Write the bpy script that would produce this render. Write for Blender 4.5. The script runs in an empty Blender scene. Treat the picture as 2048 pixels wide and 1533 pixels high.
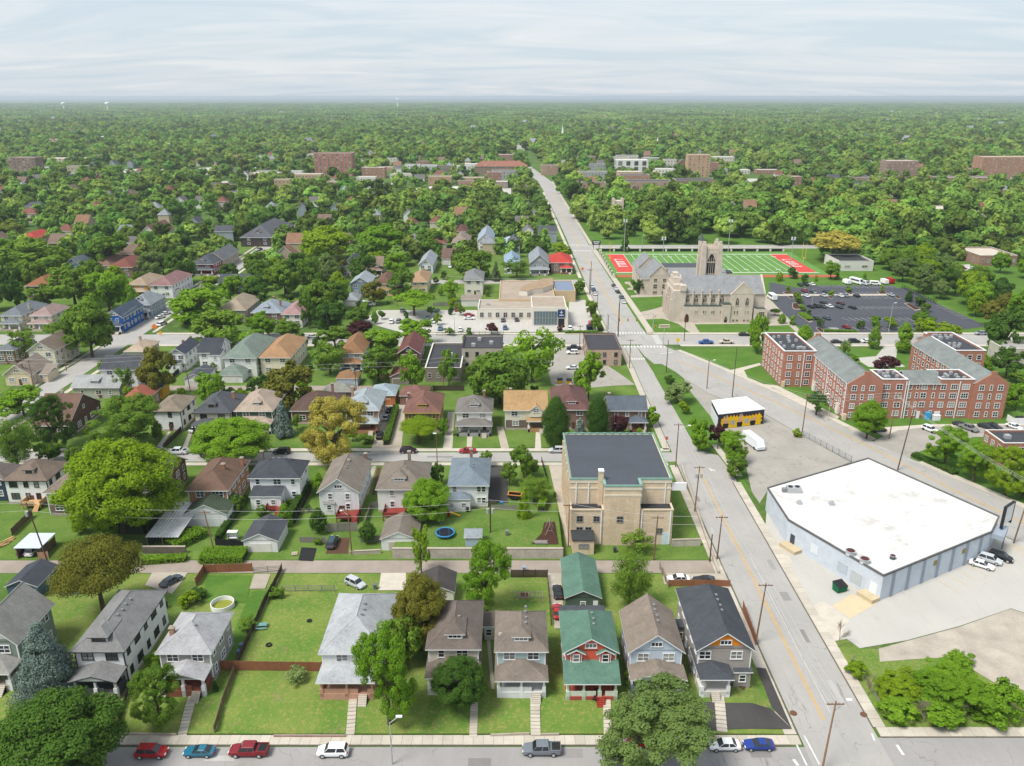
import bpy, math, random
import numpy as np
from mathutils import Vector
random.seed(11)
SC = bpy.context.scene
COL = SC.collection
R = math.radians

# ---------------------------------------------------------------- camera,sky,sun,exposure
cam = bpy.data.objects.new('camera',bpy.data.cameras.new('camera'))
COL.objects.link(cam)
SC.camera = cam
cam.location = (0,0,92)
cam.data.sensor_fit = 'HORIZONTAL'
cam.data.angle = 2 * math.atan(1024 / 1615.0)
cam.rotation_euler = (R(90) - math.atan(573 / 1615.0),0,0)
cam.data.clip_start = 1.0
cam.data.clip_end = 200000.0

SUN_EL,SUN_AZ = 58.0,235.0     # azimuth clockwise from +Y: behind the camera,to its left
world = bpy.data.worlds.new('World')
SC.world = world
world.use_nodes = True
wn,wl = world.node_tree.nodes,world.node_tree.links
wn.clear()
wo = wn.new('ShaderNodeOutputWorld')
bg = wn.new('ShaderNodeBackground')
sky = wn.new('ShaderNodeTexSky')
sky.sky_type = 'NISHITA'
sky.sun_disc = False
sky.sun_elevation = R(SUN_EL)
sky.sun_rotation = R(SUN_AZ)
sky.altitude = 200
sky.air_density = 1.0
sky.dust_density = 2.5
sky.ozone_density = 1.0
# a thin high overcast laid over the sky: stretched streaks on a flat cloud deck
tc = wn.new('ShaderNodeTexCoord')
sep = wn.new('ShaderNodeSeparateXYZ')
wl.new(tc.outputs['Generated'],sep.inputs[0])
zc = wn.new('ShaderNodeMath'); zc.operation = 'MAXIMUM'; zc.inputs[1].default_value = 0.0
wl.new(sep.outputs['Z'], zc.inputs[0])
za = wn.new('ShaderNodeMath'); za.operation = 'ADD'; za.inputs[1].default_value = 0.12
wl.new(zc.outputs[0], za.inputs[0])
dv = []
for ax in 'XY':
  m = wn.new('ShaderNodeMath'); m.operation = 'DIVIDE'
  wl.new(sep.outputs[ax],m.inputs[0]); wl.new(za.outputs[0],m.inputs[1]); dv.append(m)
cmb = wn.new('ShaderNodeCombineXYZ')
sx = wn.new('ShaderNodeMath'); sx.operation = 'MULTIPLY'; sx.inputs[1].default_value = 0.45
wl.new(dv[0].outputs[0], sx.inputs[0])
wl.new(sx.outputs[0],cmb.inputs[0]); wl.new(dv[1].outputs[0],cmb.inputs[1])
cn = wn.new('ShaderNodeTexNoise')
cn.inputs['Scale'].default_value = 1.5
cn.inputs['Detail'].default_value = 9
cn.inputs['Roughness'].default_value = 0.56
cn.inputs['Distortion'].default_value = 1.2
wl.new(cmb.outputs[0],cn.inputs['Vector'])
cr = wn.new('ShaderNodeValToRGB')
cr.color_ramp.elements[0].position = 0.36
cr.color_ramp.elements[0].color = (3.4,3.92,4.38,1)
cr.color_ramp.elements[1].position = 0.66
cr.color_ramp.elements[1].color = (4.4,4.58,4.75,1)
wl.new(cn.outputs['Fac'],cr.inputs['Fac'])
mx = wn.new('ShaderNodeMix'); mx.data_type = 'RGBA'
mx.inputs['Factor'].default_value = 0.86
wl.new(sky.outputs[0],mx.inputs['A']); wl.new(cr.outputs['Color'],mx.inputs['B'])
bg.inputs['Strength'].default_value = 0.09
wl.new(mx.outputs['Result'],bg.inputs['Color'])
wl.new(bg.outputs[0], wo.inputs[0])

sun = bpy.data.objects.new('sun',bpy.data.lights.new('sun', 'SUN'))
COL.objects.link(sun)
sun.data.energy = 2.3
sun.data.angle = R(20)
sun.data.color = (1.0,0.96,0.88)
_a, _e = R(SUN_AZ), R(SUN_EL)
_d = Vector((math.sin(_a) * math.cos(_e),math.cos(_a) * math.cos(_e),math.sin(_e)))
sun.rotation_euler = _d.to_track_quat('Z', 'Y').to_euler()
sun.location = _d * 300

vs = SC.view_settings
vs.view_transform = 'Standard'
vs.look = 'None'
vs.exposure = 1.1
vs.gamma = 1.0
vs.use_curve_mapping = False
SC.cycles.max_bounces = 5
SC.cycles.diffuse_bounces = 3
SC.cycles.glossy_bounces = 2
SC.cycles.transmission_bounces = 2
SC.cycles.transparent_max_bounces = 4
SC.cycles.volume_bounces = 0
SC.cycles.caustics_reflective = False
SC.cycles.caustics_refractive = False

# ---------------------------------------------------------------- materials
def C(h, k=0.8):
  h = h.lstrip('#')
  o = []
  for i in (0,2,4):
    s = int(h[i:i + 2], 16) / 255
    o.append((s / 12.92 if s <= 0.04045 else ((s + 0.055) / 1.055) ** 2.4) * k)
  return tuple(o)

MATS = {}
def _nodes(name):
  m = bpy.data.materials.new(name)
  m.use_nodes = True
  n,l = m.node_tree.nodes,m.node_tree.links
  n.clear()
  out = n.new('ShaderNodeOutputMaterial')
  return m, n, l, out

def _math(n, l, op, a, b=None):
  q = n.new('ShaderNodeMath'); q.operation = op
  for i, s in enumerate((a, b)):
    if s is None: continue
    if isinstance(s,(int,float)): q.inputs[i].default_value = s
    else: l.new(s, q.inputs[i])
  return q.outputs[0]

def _noise(n,l,vec,scale,detail=3,rough=0.55):
  t = n.new('ShaderNodeTexNoise')
  t.inputs['Scale'].default_value = scale
  t.inputs['Detail'].default_value = detail
  t.inputs['Roughness'].default_value = rough
  l.new(vec, t.inputs['Vector'])
  return t.outputs['Fac']

def _mix(n, l, fac, a, b, blend='MIX'):
  q = n.new('ShaderNodeMix'); q.data_type = 'RGBA'; q.blend_type = blend
  for key,s in (('Factor',fac),('A',a),('B',b)):
    if isinstance(s,(int,float)): q.inputs[key].default_value = s
    elif isinstance(s,tuple): q.inputs[key].default_value = (*s[:3],1)
    else: l.new(s, q.inputs[key])
  return q.outputs['Result']

def _ramp(n, l, fac, lo, hi):
  q = n.new('ShaderNodeMapRange')
  q.inputs['From Min'].default_value = lo
  q.inputs['From Max'].default_value = hi
  l.new(fac, q.inputs['Value'])
  return q.outputs['Result']

def _finish(m,n,l,out,col,rough=0.85,spec=0.25,bump=None,metal=0.0):
  b = n.new('ShaderNodeBsdfPrincipled')
  b.inputs['Roughness'].default_value = rough
  b.inputs['Specular IOR Level'].default_value = spec
  b.inputs['Metallic'].default_value = metal
  if isinstance(col,tuple): b.inputs['Base Color'].default_value = (*col[:3],1)
  else: l.new(col,b.inputs['Base Color'])
  if bump is not None:
    q = n.new('ShaderNodeBump'); q.inputs['Strength'].default_value = 0.35; q.inputs['Distance'].default_value = 0.05
    l.new(bump,q.inputs['Height']); l.new(q.outputs[0],b.inputs['Normal'])
  l.new(b.outputs[0], out.inputs[0])
  return m

def pos(n):
  return n.new('ShaderNodeNewGeometry').outputs['Position']

def plain(col,var=0.14,scale=0.8,fine=6.0,rough=0.85,spec=0.2,rnd=0.0,key=None,metal=0.0):
  """a weathered plain surface: broad blotches and a fine grain on one base colour"""
  k = ('plain',col,var,scale,fine,rough,spec,rnd,metal)
  if k in MATS: return MATS[k]
  m,n,l,out = _nodes(key or 'surface')
  p = pos(n)
  a = _noise(n, l, p, scale, 4)
  b = _noise(n, l, p, fine, 2)
  s = _math(n,l, 'ADD',_math(n,l, 'MULTIPLY',a,1.3),_math(n,l, 'MULTIPLY',b,0.7))
  f = _math(n,l, 'ADD',_math(n,l, 'MULTIPLY',_math(n,l, 'SUBTRACT',s,1.0),var * 2),1.0)
  if rnd:
    oi = n.new('ShaderNodeObjectInfo')
    f = _math(n,l, 'MULTIPLY',f,_math(n,l, 'ADD',_math(n,l, 'MULTIPLY',oi.outputs['Random'],2 * rnd),1 - rnd))
  c = _mix(n,l,1.0,col,f, 'MULTIPLY')
  MATS[k] = _finish(m,n,l,out,c,rough,spec,metal=metal)
  return MATS[k]

def shingle(col, var=0.32):
  k = ('sh', col)
  if k in MATS: return MATS[k]
  m, n, l, out = _nodes('roof_shingle')
  p = pos(n)
  a = _noise(n, l, p, 0.35,4)
  mp = n.new('ShaderNodeMapping'); mp.inputs['Scale'].default_value = (2.2,2.2,7.0)
  l.new(p, mp.inputs[0])
  b = _noise(n,l,mp.outputs[0],1.0,2,0.7)
  st = n.new('ShaderNodeMapping'); st.inputs['Scale'].default_value = (1.3,1.3,0.12)
  l.new(p, st.inputs[0])
  d = _noise(n, l, st.outputs[0], 1.0,3)
  s = _math(n,l, 'ADD',_math(n,l, 'MULTIPLY',a,1.0),_math(n,l, 'ADD',_math(n,l, 'MULTIPLY',b,0.9),_math(n,l, 'MULTIPLY',d,0.6)))
  f = _math(n,l, 'ADD',_math(n,l, 'MULTIPLY',_math(n,l, 'SUBTRACT',s,1.25),var * 2.2),1.0)
  c = _mix(n,l,1.0,col,f, 'MULTIPLY')
  MATS[k] = _finish(m,n,l,out,c,0.9,0.15,bump=b)
  return MATS[k]

def siding(col):
  k = ('sd', col)
  if k in MATS: return MATS[k]
  m,n,l,out = _nodes('painted_siding')
  p = pos(n)
  sp_ = n.new('ShaderNodeSeparateXYZ'); l.new(p,sp_.inputs[0])
  w = _math(n,l, 'FRACT',_math(n,l, 'MULTIPLY',sp_.outputs['Z'],4.0))
  w = _ramp(n, l, w, 0.0,0.16)
  a = _noise(n, l, p, 0.5,5,0.65)
  sm_ = n.new('ShaderNodeMapping'); sm_.inputs['Scale'].default_value = (1.7,1.7,0.22); l.new(p,sm_.inputs[0])
  f = _math(n,l, 'ADD',_math(n,l, 'ADD',_math(n,l, 'MULTIPLY',a,0.34),_math(n,l, 'MULTIPLY',_noise(n,l,sm_.outputs[0],1.0,4),0.22)),0.70)
  f = _math(n,l, 'MULTIPLY',f,_math(n,l, 'ADD',_math(n,l, 'MULTIPLY',w,0.10),0.92))
  c = _mix(n,l,1.0,col,f, 'MULTIPLY')
  MATS[k] = _finish(m,n,l,out,c,0.7,0.25,bump=w)
  return MATS[k]

def brick(col,mortar=(0.33,0.29,0.25),k2=0.62):
  k = ('bk', col)
  if k in MATS: return MATS[k]
  m, n, l, out = _nodes('brickwork')
  p = pos(n)
  sp_ = n.new('ShaderNodeSeparateXYZ'); l.new(p,sp_.inputs[0])
  cb = n.new('ShaderNodeCombineXYZ')
  l.new(_math(n,l, 'ADD',sp_.outputs['X'],sp_.outputs['Y']),cb.inputs[0]); l.new(sp_.outputs['Z'],cb.inputs[1])
  t = n.new('ShaderNodeTexBrick')
  t.inputs['Scale'].default_value = 1.0
  t.inputs['Brick Width'].default_value = 0.42
  t.inputs['Row Height'].default_value = 0.15
  t.inputs['Mortar Size'].default_value = 0.018
  t.inputs['Color1'].default_value = (*col,1)
  t.inputs['Color2'].default_value = (*[c * k2 for c in col],1)
  t.inputs['Mortar'].default_value = (*mortar,1)
  l.new(cb.outputs[0],t.inputs['Vector'])
  a = _noise(n, l, p, 0.4,4)
  f = _math(n,l, 'ADD',_math(n,l, 'MULTIPLY',a,0.5),0.75)
  c = _mix(n,l,1.0,t.outputs['Color'],f, 'MULTIPLY')
  MATS[k] = _finish(m,n,l,out,c,0.9,0.15)
  return MATS[k]

def asphalt(col,crack=0.5,patch=0.2,key='asphalt',sc=1.0):
  m, n, l, out = _nodes(key)
  p = pos(n)
  a = _noise(n, l, p, 0.09 * sc, 4)
  b = _noise(n, l, p, 3.0,3,0.7)
  st = n.new('ShaderNodeMapping'); st.inputs['Scale'].default_value = (0.9,0.05,1)
  l.new(p, st.inputs[0])
  d = _noise(n, l, st.outputs[0], 1.0,3)
  s = _math(n,l, 'ADD',_math(n,l, 'MULTIPLY',a,1.1),_math(n,l, 'ADD',_math(n,l, 'MULTIPLY',b,0.5),_math(n,l, 'MULTIPLY',d,0.4)))
  f = _math(n,l, 'ADD',_math(n,l, 'MULTIPLY',_math(n,l, 'SUBTRACT',s,1.0),patch * 2),1.0)
  c = _mix(n,l,1.0,col,f, 'MULTIPLY')
  # cracks sealed dark
  wv = n.new('ShaderNodeVectorMath'); wv.operation = 'ADD'
  nz = n.new('ShaderNodeTexNoise'); nz.inputs['Scale'].default_value = 0.35; nz.inputs['Detail'].default_value = 4
  l.new(p, nz.inputs['Vector'])
  sc_ = n.new('ShaderNodeVectorMath'); sc_.operation = 'SCALE'; sc_.inputs['Scale'].default_value = 4.5
  l.new(nz.outputs['Color'],sc_.inputs[0]); l.new(p,wv.inputs[0]); l.new(sc_.outputs[0],wv.inputs[1])
  v = n.new('ShaderNodeTexVoronoi'); v.feature = 'DISTANCE_TO_EDGE'; v.inputs['Scale'].default_value = 0.17
  l.new(wv.outputs[0],v.inputs['Vector'])
  e = _ramp(n,l,v.outputs['Distance'],0.013,0.0)
  gate = _ramp(n,l,_noise(n,l,p,0.16,5,0.7),0.46,0.60)
  e = _math(n,l, 'MULTIPLY',_math(n,l, 'MULTIPLY',e,gate),crack)
  c = _mix(n,l,e,c,tuple(x * 0.3 for x in col))
  # dark tar streaks drawn out along the carriageway
  st2 = n.new('ShaderNodeMapping'); st2.inputs['Scale'].default_value = (1.1,0.09,1)
  l.new(p, st2.inputs[0])
  sk = _math(n,l, 'MULTIPLY',_ramp(n,l,_noise(n,l,st2.outputs[0],1.0,6,0.68),0.60,0.68),_ramp(n,l,_noise(n,l,p,0.045,3),0.5,0.62))
  c = _mix(n,l,_math(n,l, 'MULTIPLY',sk,min(1.0,crack * 1.1)),c,tuple(x * 0.38 for x in col))
  # dark spill and tar blotches
  bl = _ramp(n,l,_noise(n,l,p,0.3,6,0.7),0.62,0.72)
  c = _mix(n,l,_math(n,l, 'MULTIPLY',bl,crack * 0.55),c,tuple(x * 0.45 for x in col))
  return _finish(m,n,l,out,c,0.9,0.2)

def grass_mat(key,g1,g2,g3,sc=1.0,dry=0.5):
  m, n, l, out = _nodes(key)
  p = pos(n)
  a = _noise(n, l, p, 0.11 * sc, 5,0.6)
  b = _noise(n, l, p, 1.3 * sc, 9,0.78)
  d = _noise(n, l, p, 5.0,4,0.8)
  c = _mix(n,l,_ramp(n,l,a,0.36,0.62),g1,g2)
  c = _mix(n,l,_math(n,l, 'MULTIPLY',_ramp(n,l,b,0.50,0.68),dry),c,g3)
  w = _ramp(n,l,_noise(n,l,p,0.23 * sc,7,0.72),0.60,0.70)
  c = _mix(n,l,_math(n,l, 'MULTIPLY',w,dry * 0.75),c,(0.20,0.155,0.095))
  f = _math(n,l, 'ADD',_math(n,l, 'MULTIPLY',d,1.0),0.5)
  c = _mix(n, l, 1.0, c, f, 'MULTIPLY')
  return _finish(m,n,l,out,c,0.95,0.05,bump=d)

def leaf_mat(key,c1,c2,trans=0.4,hue=0.0):
  m, n, l, out = _nodes(key)
  oi = n.new('ShaderNodeObjectInfo')
  p = pos(n)
  a = _noise(n, l, p, 0.5,2)
  b = _noise(n, l, p, 5.0,1)
  f = _math(n,l, 'ADD',_math(n,l, 'MULTIPLY',oi.outputs['Random'],0.7),_math(n,l, 'SUBTRACT',_math(n,l, 'MULTIPLY',a,1.1),0.4))
  c = _mix(n, l, f, c1, c2)
  g = _math(n,l, 'ADD',_math(n,l, 'MULTIPLY',b,0.9),0.55)
  if hue:
    st = n.new('ShaderNodeMapping'); st.inputs['Scale'].default_value = (0.004,0.0025,0.0)
    l.new(p, st.inputs[0])
    c = _mix(n,l,_ramp(n,l,_noise(n,l,st.outputs[0],1.0,5,0.6),0.42,0.66),c,(0.19,0.28,0.065))
  c = _mix(n, l, 1.0, c, g, 'MULTIPLY')
  if hue:
    hs = n.new('ShaderNodeHueSaturation')
    rr = _math(n,l, 'FRACT',_math(n,l, 'MULTIPLY',oi.outputs['Random'],7.31))
    l.new(_math(n,l, 'ADD',_math(n,l, 'MULTIPLY',rr,hue),0.5 - hue * 0.5),hs.inputs['Hue'])
    r3 = _math(n,l, 'FRACT',_math(n,l, 'MULTIPLY',oi.outputs['Random'],13.7))
    l.new(_math(n,l, 'ADD',_math(n,l, 'MULTIPLY',r3,1.05),0.5),hs.inputs['Value'])
    l.new(c,hs.inputs['Color']); c = hs.outputs[0]
  d = n.new('ShaderNodeBsdfDiffuse'); t = n.new('ShaderNodeBsdfTranslucent')
  l.new(c,d.inputs[0]); l.new(c,t.inputs[0])
  q = n.new('ShaderNodeMixShader'); q.inputs[0].default_value = trans
  l.new(d.outputs[0],q.inputs[1]); l.new(t.outputs[0],q.inputs[2])
  l.new(q.outputs[0], out.inputs[0])
  return m

def glass_mat():
  m, n, l, out = _nodes('window_glass')
  oi = n.new('ShaderNodeObjectInfo')
  r = _ramp(n,l,oi.outputs['Random'],0.45,1.0)
  c = _mix(n,l,r,(0.016,0.02,0.024),(0.30,0.30,0.28))
  return _finish(m,n,l,out,c,0.12,0.6)

def paint_mat(key,rough=0.25,spec=0.6):
  m, n, l, out = _nodes(key)
  oi = n.new('ShaderNodeObjectInfo')
  a = _noise(n, l, pos(n), 2.0,3)
  f = _math(n,l, 'ADD',_math(n,l, 'MULTIPLY',a,0.2),0.9)
  c = _mix(n,l,1.0,oi.outputs['Color'],f, 'MULTIPLY')
  return _finish(m,n,l,out,c,rough,spec)

GLASS = glass_mat()
PAINT = paint_mat('car_paint')
WHITE = plain(C('e9eaec',0.86),0.06,key='white_trim',rough=0.6)
CREAM = plain(C('ddd6c6'),0.08,key='cream_trim')
DARK = plain((0.02,0.02,0.022),0.2,key='dark_metal',rough=0.5)
STEEL = plain((0.42,0.43,0.44),0.12,key='galvanised_steel',rough=0.45,metal=0.3)
GREYM = plain((0.2,0.2,0.21),0.15,key='grey_metal',rough=0.5)
RUBBER = plain((0.018,0.018,0.018),0.2,key='rubber',rough=0.8)
CARGLASS = plain((0.015,0.02,0.025),0.1,key='tinted_car_glass',rough=0.08,spec=0.7)
LAMPGL = plain((0.75,0.76,0.78),0.05,key='headlight_lens',rough=0.15,spec=0.6)
REDGL = plain((0.35,0.015,0.015),0.1,key='tail_light_lens',rough=0.2,spec=0.6)
CONC = plain(C('c3bbae'),0.16,0.5,5.0,key='concrete',rnd=0.10)
CONC2 = plain(C('b0a698'),0.2,0.4,4.0,key='old_concrete',rnd=0.1)
JOINT = plain(C('6e675c'),0.25,2.0,9.0,key='joint_dirt')
CURB = plain(C('b5aea2'),0.2,0.6,4.0,key='kerb_stone')
WOOD = plain(C('7d6a58'),0.25,1.2,8.0,key='weathered_wood',rnd=0.18)
WOODD = plain(C('4c4038'),0.25,1.2,8.0,key='dark_wood',rnd=0.2)
WOODR = plain(C('946248'),0.2,1.2,8.0,key='red_stained_wood',rnd=0.12)
WOODG = plain(C('8f8a83'),0.2,1.2,8.0,key='grey_wood',rnd=0.18)
POLEM = plain(C('8a6d56'),0.3,1.5,6.0,key='pole_timber',rnd=0.3)
POLED = plain(C('5c4c43'),0.3,1.5,6.0,key='dark_pole_timber',rnd=0.2)
BARK = plain((0.085,0.066,0.05),0.3,3.0,9.0,key='bark')
M_ROAD = asphalt(C('a7a4a3',0.72),0.75,0.16, 'road_asphalt')
M_ROAD2 = asphalt(C('b3b0ac',0.72),0.62,0.16, 'avenue_asphalt')
M_LOT = asphalt(C('a9a49c',0.75),0.9,0.2, 'old_lot_asphalt',1.6)
M_LOTL = asphalt(C('bdbab4',0.8),0.3,0.1, 'pale_lot_asphalt')
M_LOTD = asphalt(C('50525a',0.8),0.1,0.14, 'fresh_lot_asphalt')
M_TAR = asphalt(C('4c4a49',0.8),0.5,0.25, 'black_sealed_asphalt',2.0)
M_ALLEY = asphalt(C('a4988e',0.75),0.4,0.24, 'alley_surface',2.0)
M_GRAVEL = plain(C('b3aa9d'),0.22,0.5,6.0,key='gravel')
M_DIRT = plain(C('b3aa9e'),0.32,0.25,4.0,key='bare_dirt')
M_SOIL = plain(C('5a4333'),0.25,0.6,6.0,key='brown_soil')
M_MULCH = plain(C('4a3026'),0.25,0.8,6.0,key='mulch')
M_LAWN = grass_mat('lawn',C('708e40',0.7),C('577c32',0.7),C('948b5c',0.7),1.3,0.95)
M_LAWND = grass_mat('dry_lawn',C('809248',0.72),C('628638',0.72),C('a89a66',0.72),1.2,0.95)
M_LAWNG = grass_mat('lush_lawn',C('64883a',0.7),C('537a30',0.7),C('7d8f48',0.7),1.2,0.6)
M_GROUND = grass_mat('wild_ground',C('5d7d38',0.75),C('4b6a30',0.75),C('8b8468',0.75),0.35,0.8)
M_WHITE_LINE = plain(C('d8d8d4'),0.25,0.8,4.0,key='white_road_paint')
M_YEL_LINE = plain(C('dba944'),0.22,0.8,4.0,key='yellow_road_paint')

# ---------------------------------------------------------------- mesh helpers
class MB:
  def __init__(s): s.v,s.f,s.m = [],[],[]
  def add(s, vs, fs, mi=0):
    o = len(s.v); s.v += vs
    for f in fs: s.f.append(tuple(i + o for i in f)); s.m.append(mi)
    return s
  def box(s,x0,x1,y0,y1,z0,z1,mi=0):
    if x0 > x1: x0, x1 = x1, x0
    if y0 > y1: y0, y1 = y1, y0
    return s.add([(x0,y0,z0),(x1,y0,z0),(x1,y1,z0),(x0,y1,z0),(x0,y0,z1),(x1,y0,z1),(x1,y1,z1),(x0,y1,z1)],
                     [(3,2,1,0),(4,5,6,7),(0,1,5,4),(1,2,6,5),(2,3,7,6),(3,0,4,7)],mi)
  def prism(s,pts,z0,z1,mi=0,top=None):
    n = len(pts)
    a = sum(pts[i][0] * pts[(i + 1) % n][1] - pts[(i + 1) % n][0] * pts[i][1] for i in range(n))
    if a < 0: pts = pts[::-1]
    vs = [(x,y,z0) for x,y in pts] + [(x,y,z1) for x,y in pts]
    s.add(vs,[tuple(range(n - 1,-1,-1))] + [(i,(i + 1) % n,n + (i + 1) % n,n + i) for i in range(n)],mi)
    s.add([(x,y,z1) for x,y in pts],[tuple(range(n))],mi if top is None else top)
    return s
  def tube(s,p0,p1,r0,r1=None,n=6,mi=0,cap=True):
    r1 = r0 if r1 is None else r1
    p0, p1 = Vector(p0), Vector(p1)
    d = (p1 - p0).normalized()
    a = d.orthogonal().normalized(); b = d.cross(a)
    vs = []
    for p, r in ((p0, r0), (p1, r1)):
      for i in range(n):
        t = 2 * math.pi * i / n
        vs.append(tuple(p + a * math.cos(t) * r + b * math.sin(t) * r))
    fs = [(i,(i + 1) % n,n + (i + 1) % n,n + i) for i in range(n)]
    if cap: fs += [tuple(range(n - 1,-1,-1)),tuple(range(n,2 * n))]
    return s.add(vs, fs, mi)
  def mesh(s, name, mats):
    me = bpy.data.meshes.new(name)
    me.from_pydata(s.v, [], s.f)
    for m in mats: me.materials.append(m)
    if len(mats) > 1: me.polygons.foreach_set('material_index',s.m)
    me.update()
    return me
  def build(s,name,mats,parent=None,loc=(0,0,0),rz=0.0):
    if not isinstance(mats,(list,tuple)): mats = [mats]
    return obj(name,s.mesh(name,mats),parent,loc,rz)

def obj(name,me,parent=None,loc=(0,0,0),rz=0.0,scale=None):
  o = bpy.data.objects.new(name, me)
  COL.objects.link(o)
  if parent is not None: o.parent = parent
  if loc != (0,0,0): o.location = loc
  if rz: o.rotation_euler = (0,0, rz)
  if scale: o.scale = scale
  return o

def tag(o, label, cat, group=None):
  o['label'] = label; o['category'] = cat
  if group: o['group'] = group
  return o

def thing(name,label,cat,loc,rz=0.0,group=None):
  o = bpy.data.objects.new(name, None)
  o.empty_display_size = 0.5
  COL.objects.link(o)
  o.location = loc; o.rotation_euler = (0,0,rz)
  return tag(o, label, cat, group)

def struct(o,kind='structure',label=None):
  o['kind'] = kind
  if label: o['label'] = label
  return o

def sheet(name,pts,z,m,kind='structure',label=None,parent=None):
  b = MB()
  n = len(pts)
  a = sum(pts[i][0] * pts[(i + 1) % n][1] - pts[(i + 1) % n][0] * pts[i][1] for i in range(n))
  if a < 0: pts = pts[::-1]
  b.add([(p[0],p[1],z) for p in pts],[tuple(range(n))])
  o = b.build(name, m, parent)
  if parent is None: struct(o,kind,label)
  return o

def rect(x0,x1,y0,y1): return [(x0,y0),(x1,y0),(x1,y1),(x0,y1)]

FOOT = []                      # building footprints (x0,x1,y0,y1),kept clear of scattered trees
MARK = []                      # landmarks for describing trees: (short phrase,x,y)
def near_marks(x, y, k=6):
  return sorted(MARK,key=lambda q: (q[1] - x) ** 2 + (q[2] - y) ** 2)[:k]
def rel(x, y, q):
  dx, dy = x - q[1], y - q[2]
  if abs(dy) > abs(dx) * 1.1: return 'behind' if dy > 0 else 'in front of'
  return 'left of' if dx < 0 else 'right of'
USED = set()
def describe(x, y, adj, noun):
  nm = near_marks(x, y)
  opts = [f'{adj} {noun} {rel(x, y, q)} {q[0]}' for q in nm[:3]]
  for i in range(3):
    for j in range(i + 1,6): opts.append(f'{adj} {noun} {rel(x, y, nm[i])} {nm[i][0]}, {rel(x, y, nm[j])} {nm[j][0]}')
  for o in opts:
    if o not in USED and len(o.replace('-', ' ').split()) <= 16: USED.add(o); return o
  for o in opts:
    if o not in USED and len(o.split()) <= 16: USED.add(o); return o
  for q in near_marks(x, y, 40):
    o = f'{adj} {noun} {rel(x, y, q)} {q[0]}'
    if o not in USED: USED.add(o); return o
  return opts[0]

# ---------------------------------------------------------------- ground,streets,pavements
def sm(t):
  t = min(1.0,max(0.0,t)); return t * t * (3 - 2 * t)
def zt(x, y):
  z = 0.22 + 0.95 * sm((y - 98.8) / 5.5)
  z = z + (0.05 - z) * sm((y - 127) / 14)
  z = z + (0.16 - z) * sm((x - 37.6) / 3.6)
  return z

S = 38000
b = MB()
b.add([(-S,-1400,0),(S,-1400,0),(S,S,0),(-S,S,0)],[(0,1,2,3)])
struct(b.build('ground', M_GROUND))

def terrain(name,x0,x1,y0,y1,fn,m,step=1.2):
  nx,ny = int((x1 - x0) / step) + 1,int((y1 - y0) / step) + 1
  vs = []
  for j in range(ny + 1):
    for i in range(nx + 1):
      x,y = x0 + (x1 - x0) * i / nx,y0 + (y1 - y0) * j / ny
      vs.append((x,y,fn(x,y) + 0.05 * math.sin(x * 0.9) * math.sin(y * 0.7)))
  w = nx + 1
  fs = [(j * w + i,j * w + i + 1,(j + 1) * w + i + 1,(j + 1) * w + i) for j in range(ny) for i in range(nx)]
  # skirt
  o = MB().add(vs, fs)
  me = o.mesh(name, [m])
  me.polygons.foreach_set('use_smooth',[True] * len(me.polygons))
  return struct(obj(name, me))

terrain('front_lawn_terrain',-92,41.6,98.4,142.6,zt,M_LAWND)
# blocks of yards behind
sheet('lawn',rect(-147,43.2,148,193.6),0.02,M_LAWN)
sheet('lawn',rect(-147,43.2,206,303),0.02,M_LAWN)
sheet('lawn',rect(-330,-168,206,303),0.02,M_LAWN)
sheet('lawn',rect(-330,-168,322,560),0.02,M_LAWN)
sheet('lawn',rect(-144,36,330,600),0.02,M_LAWN)
sheet('lawn',rect(53.5,330,322,640),0.02,M_LAWNG)
sheet('lawn',[(64.3,298.0),(216.6,298.0),(131.7,155.4),(121.9,171.3),(102.9,208.1),(98.0,220.9),(87.9,247.4),(75.1,273.3)],0.02,M_LAWNG)

# roads
sheet('front_street',rect(-110,140,70,95.9),0.03,M_ROAD)
sheet('front_street',rect(55.6,140,95.8,97.8),0.034,M_ROAD)
sheet('side_street',[(43.9,70),(43.9,303),(48.5,303),(50.1,269.0),(51.0,213.6),(51.4,203.9),(56.1,200.3),(57.2,186.0),(55.7,178),(55.7,70)],0.042,M_ROAD2)
sheet('middle_street',rect(-185,43.95,196.4,202.3),0.034,M_ROAD2)
sheet('alley',rect(-120,43.95,142.9,147.6),0.03,M_ALLEY)
sheet('cross_street',rect(-330,330,304.4,318.6),0.034,M_ROAD2)
sheet('avenue',[(40.2,310),(38.6,420),(37.2,580),(33,841),(29.5,960),(44.5,960),(47.6,841),(50.6,520),(54.6,330),(56,310)],0.046,M_ROAD2)
sheet('far_avenue',[(29.5,959),(44.5,959),(23.6,1192.9),(24.0,1923.9),(12.6,1923.9),(5.0,1192.9)],0.04,M_ROAD2)
sheet('diagonal_road',[(62.3,297.3),(75.1,273.3),(87.9,247.4),(98.0,220.9),(102.9,208.1),(107.3,198.8),(121.9,171.3),(132.5,150.6),
      (122.1,136.2),(110.3,156.0),(90.6,196.3),(83.3,214.8),(77.8,230.5),(64.6,248.8),(59.4,264.4),(58.1,270.7),(54.7,280.0),(51.9,280.0),(49.8,289.4),(48.7,301.9),(56.6,308.6)],0.054,M_ROAD2)
sheet('side_avenue',[(-158,206),(-149.5,206),(-153,420),(-157,620),(-166,620),(-162,420)],0.042,M_ROAD2)
sheet('side_avenue_end',[(-157.6,150),(-149.2,150),(-149.5,206.2),(-158,206.2)],0.038,M_ROAD2)
sheet('back_street',[(-53.5,414.1),(36.5,414.1),(34.5,423.7),(-54.7,423.7)],0.034,M_ROAD2)
sheet('field_street',[(48.9,517.6),(231.9,517.6),(237.4,530.6),(47.2,530.6)],0.034,M_ROAD2)
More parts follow.
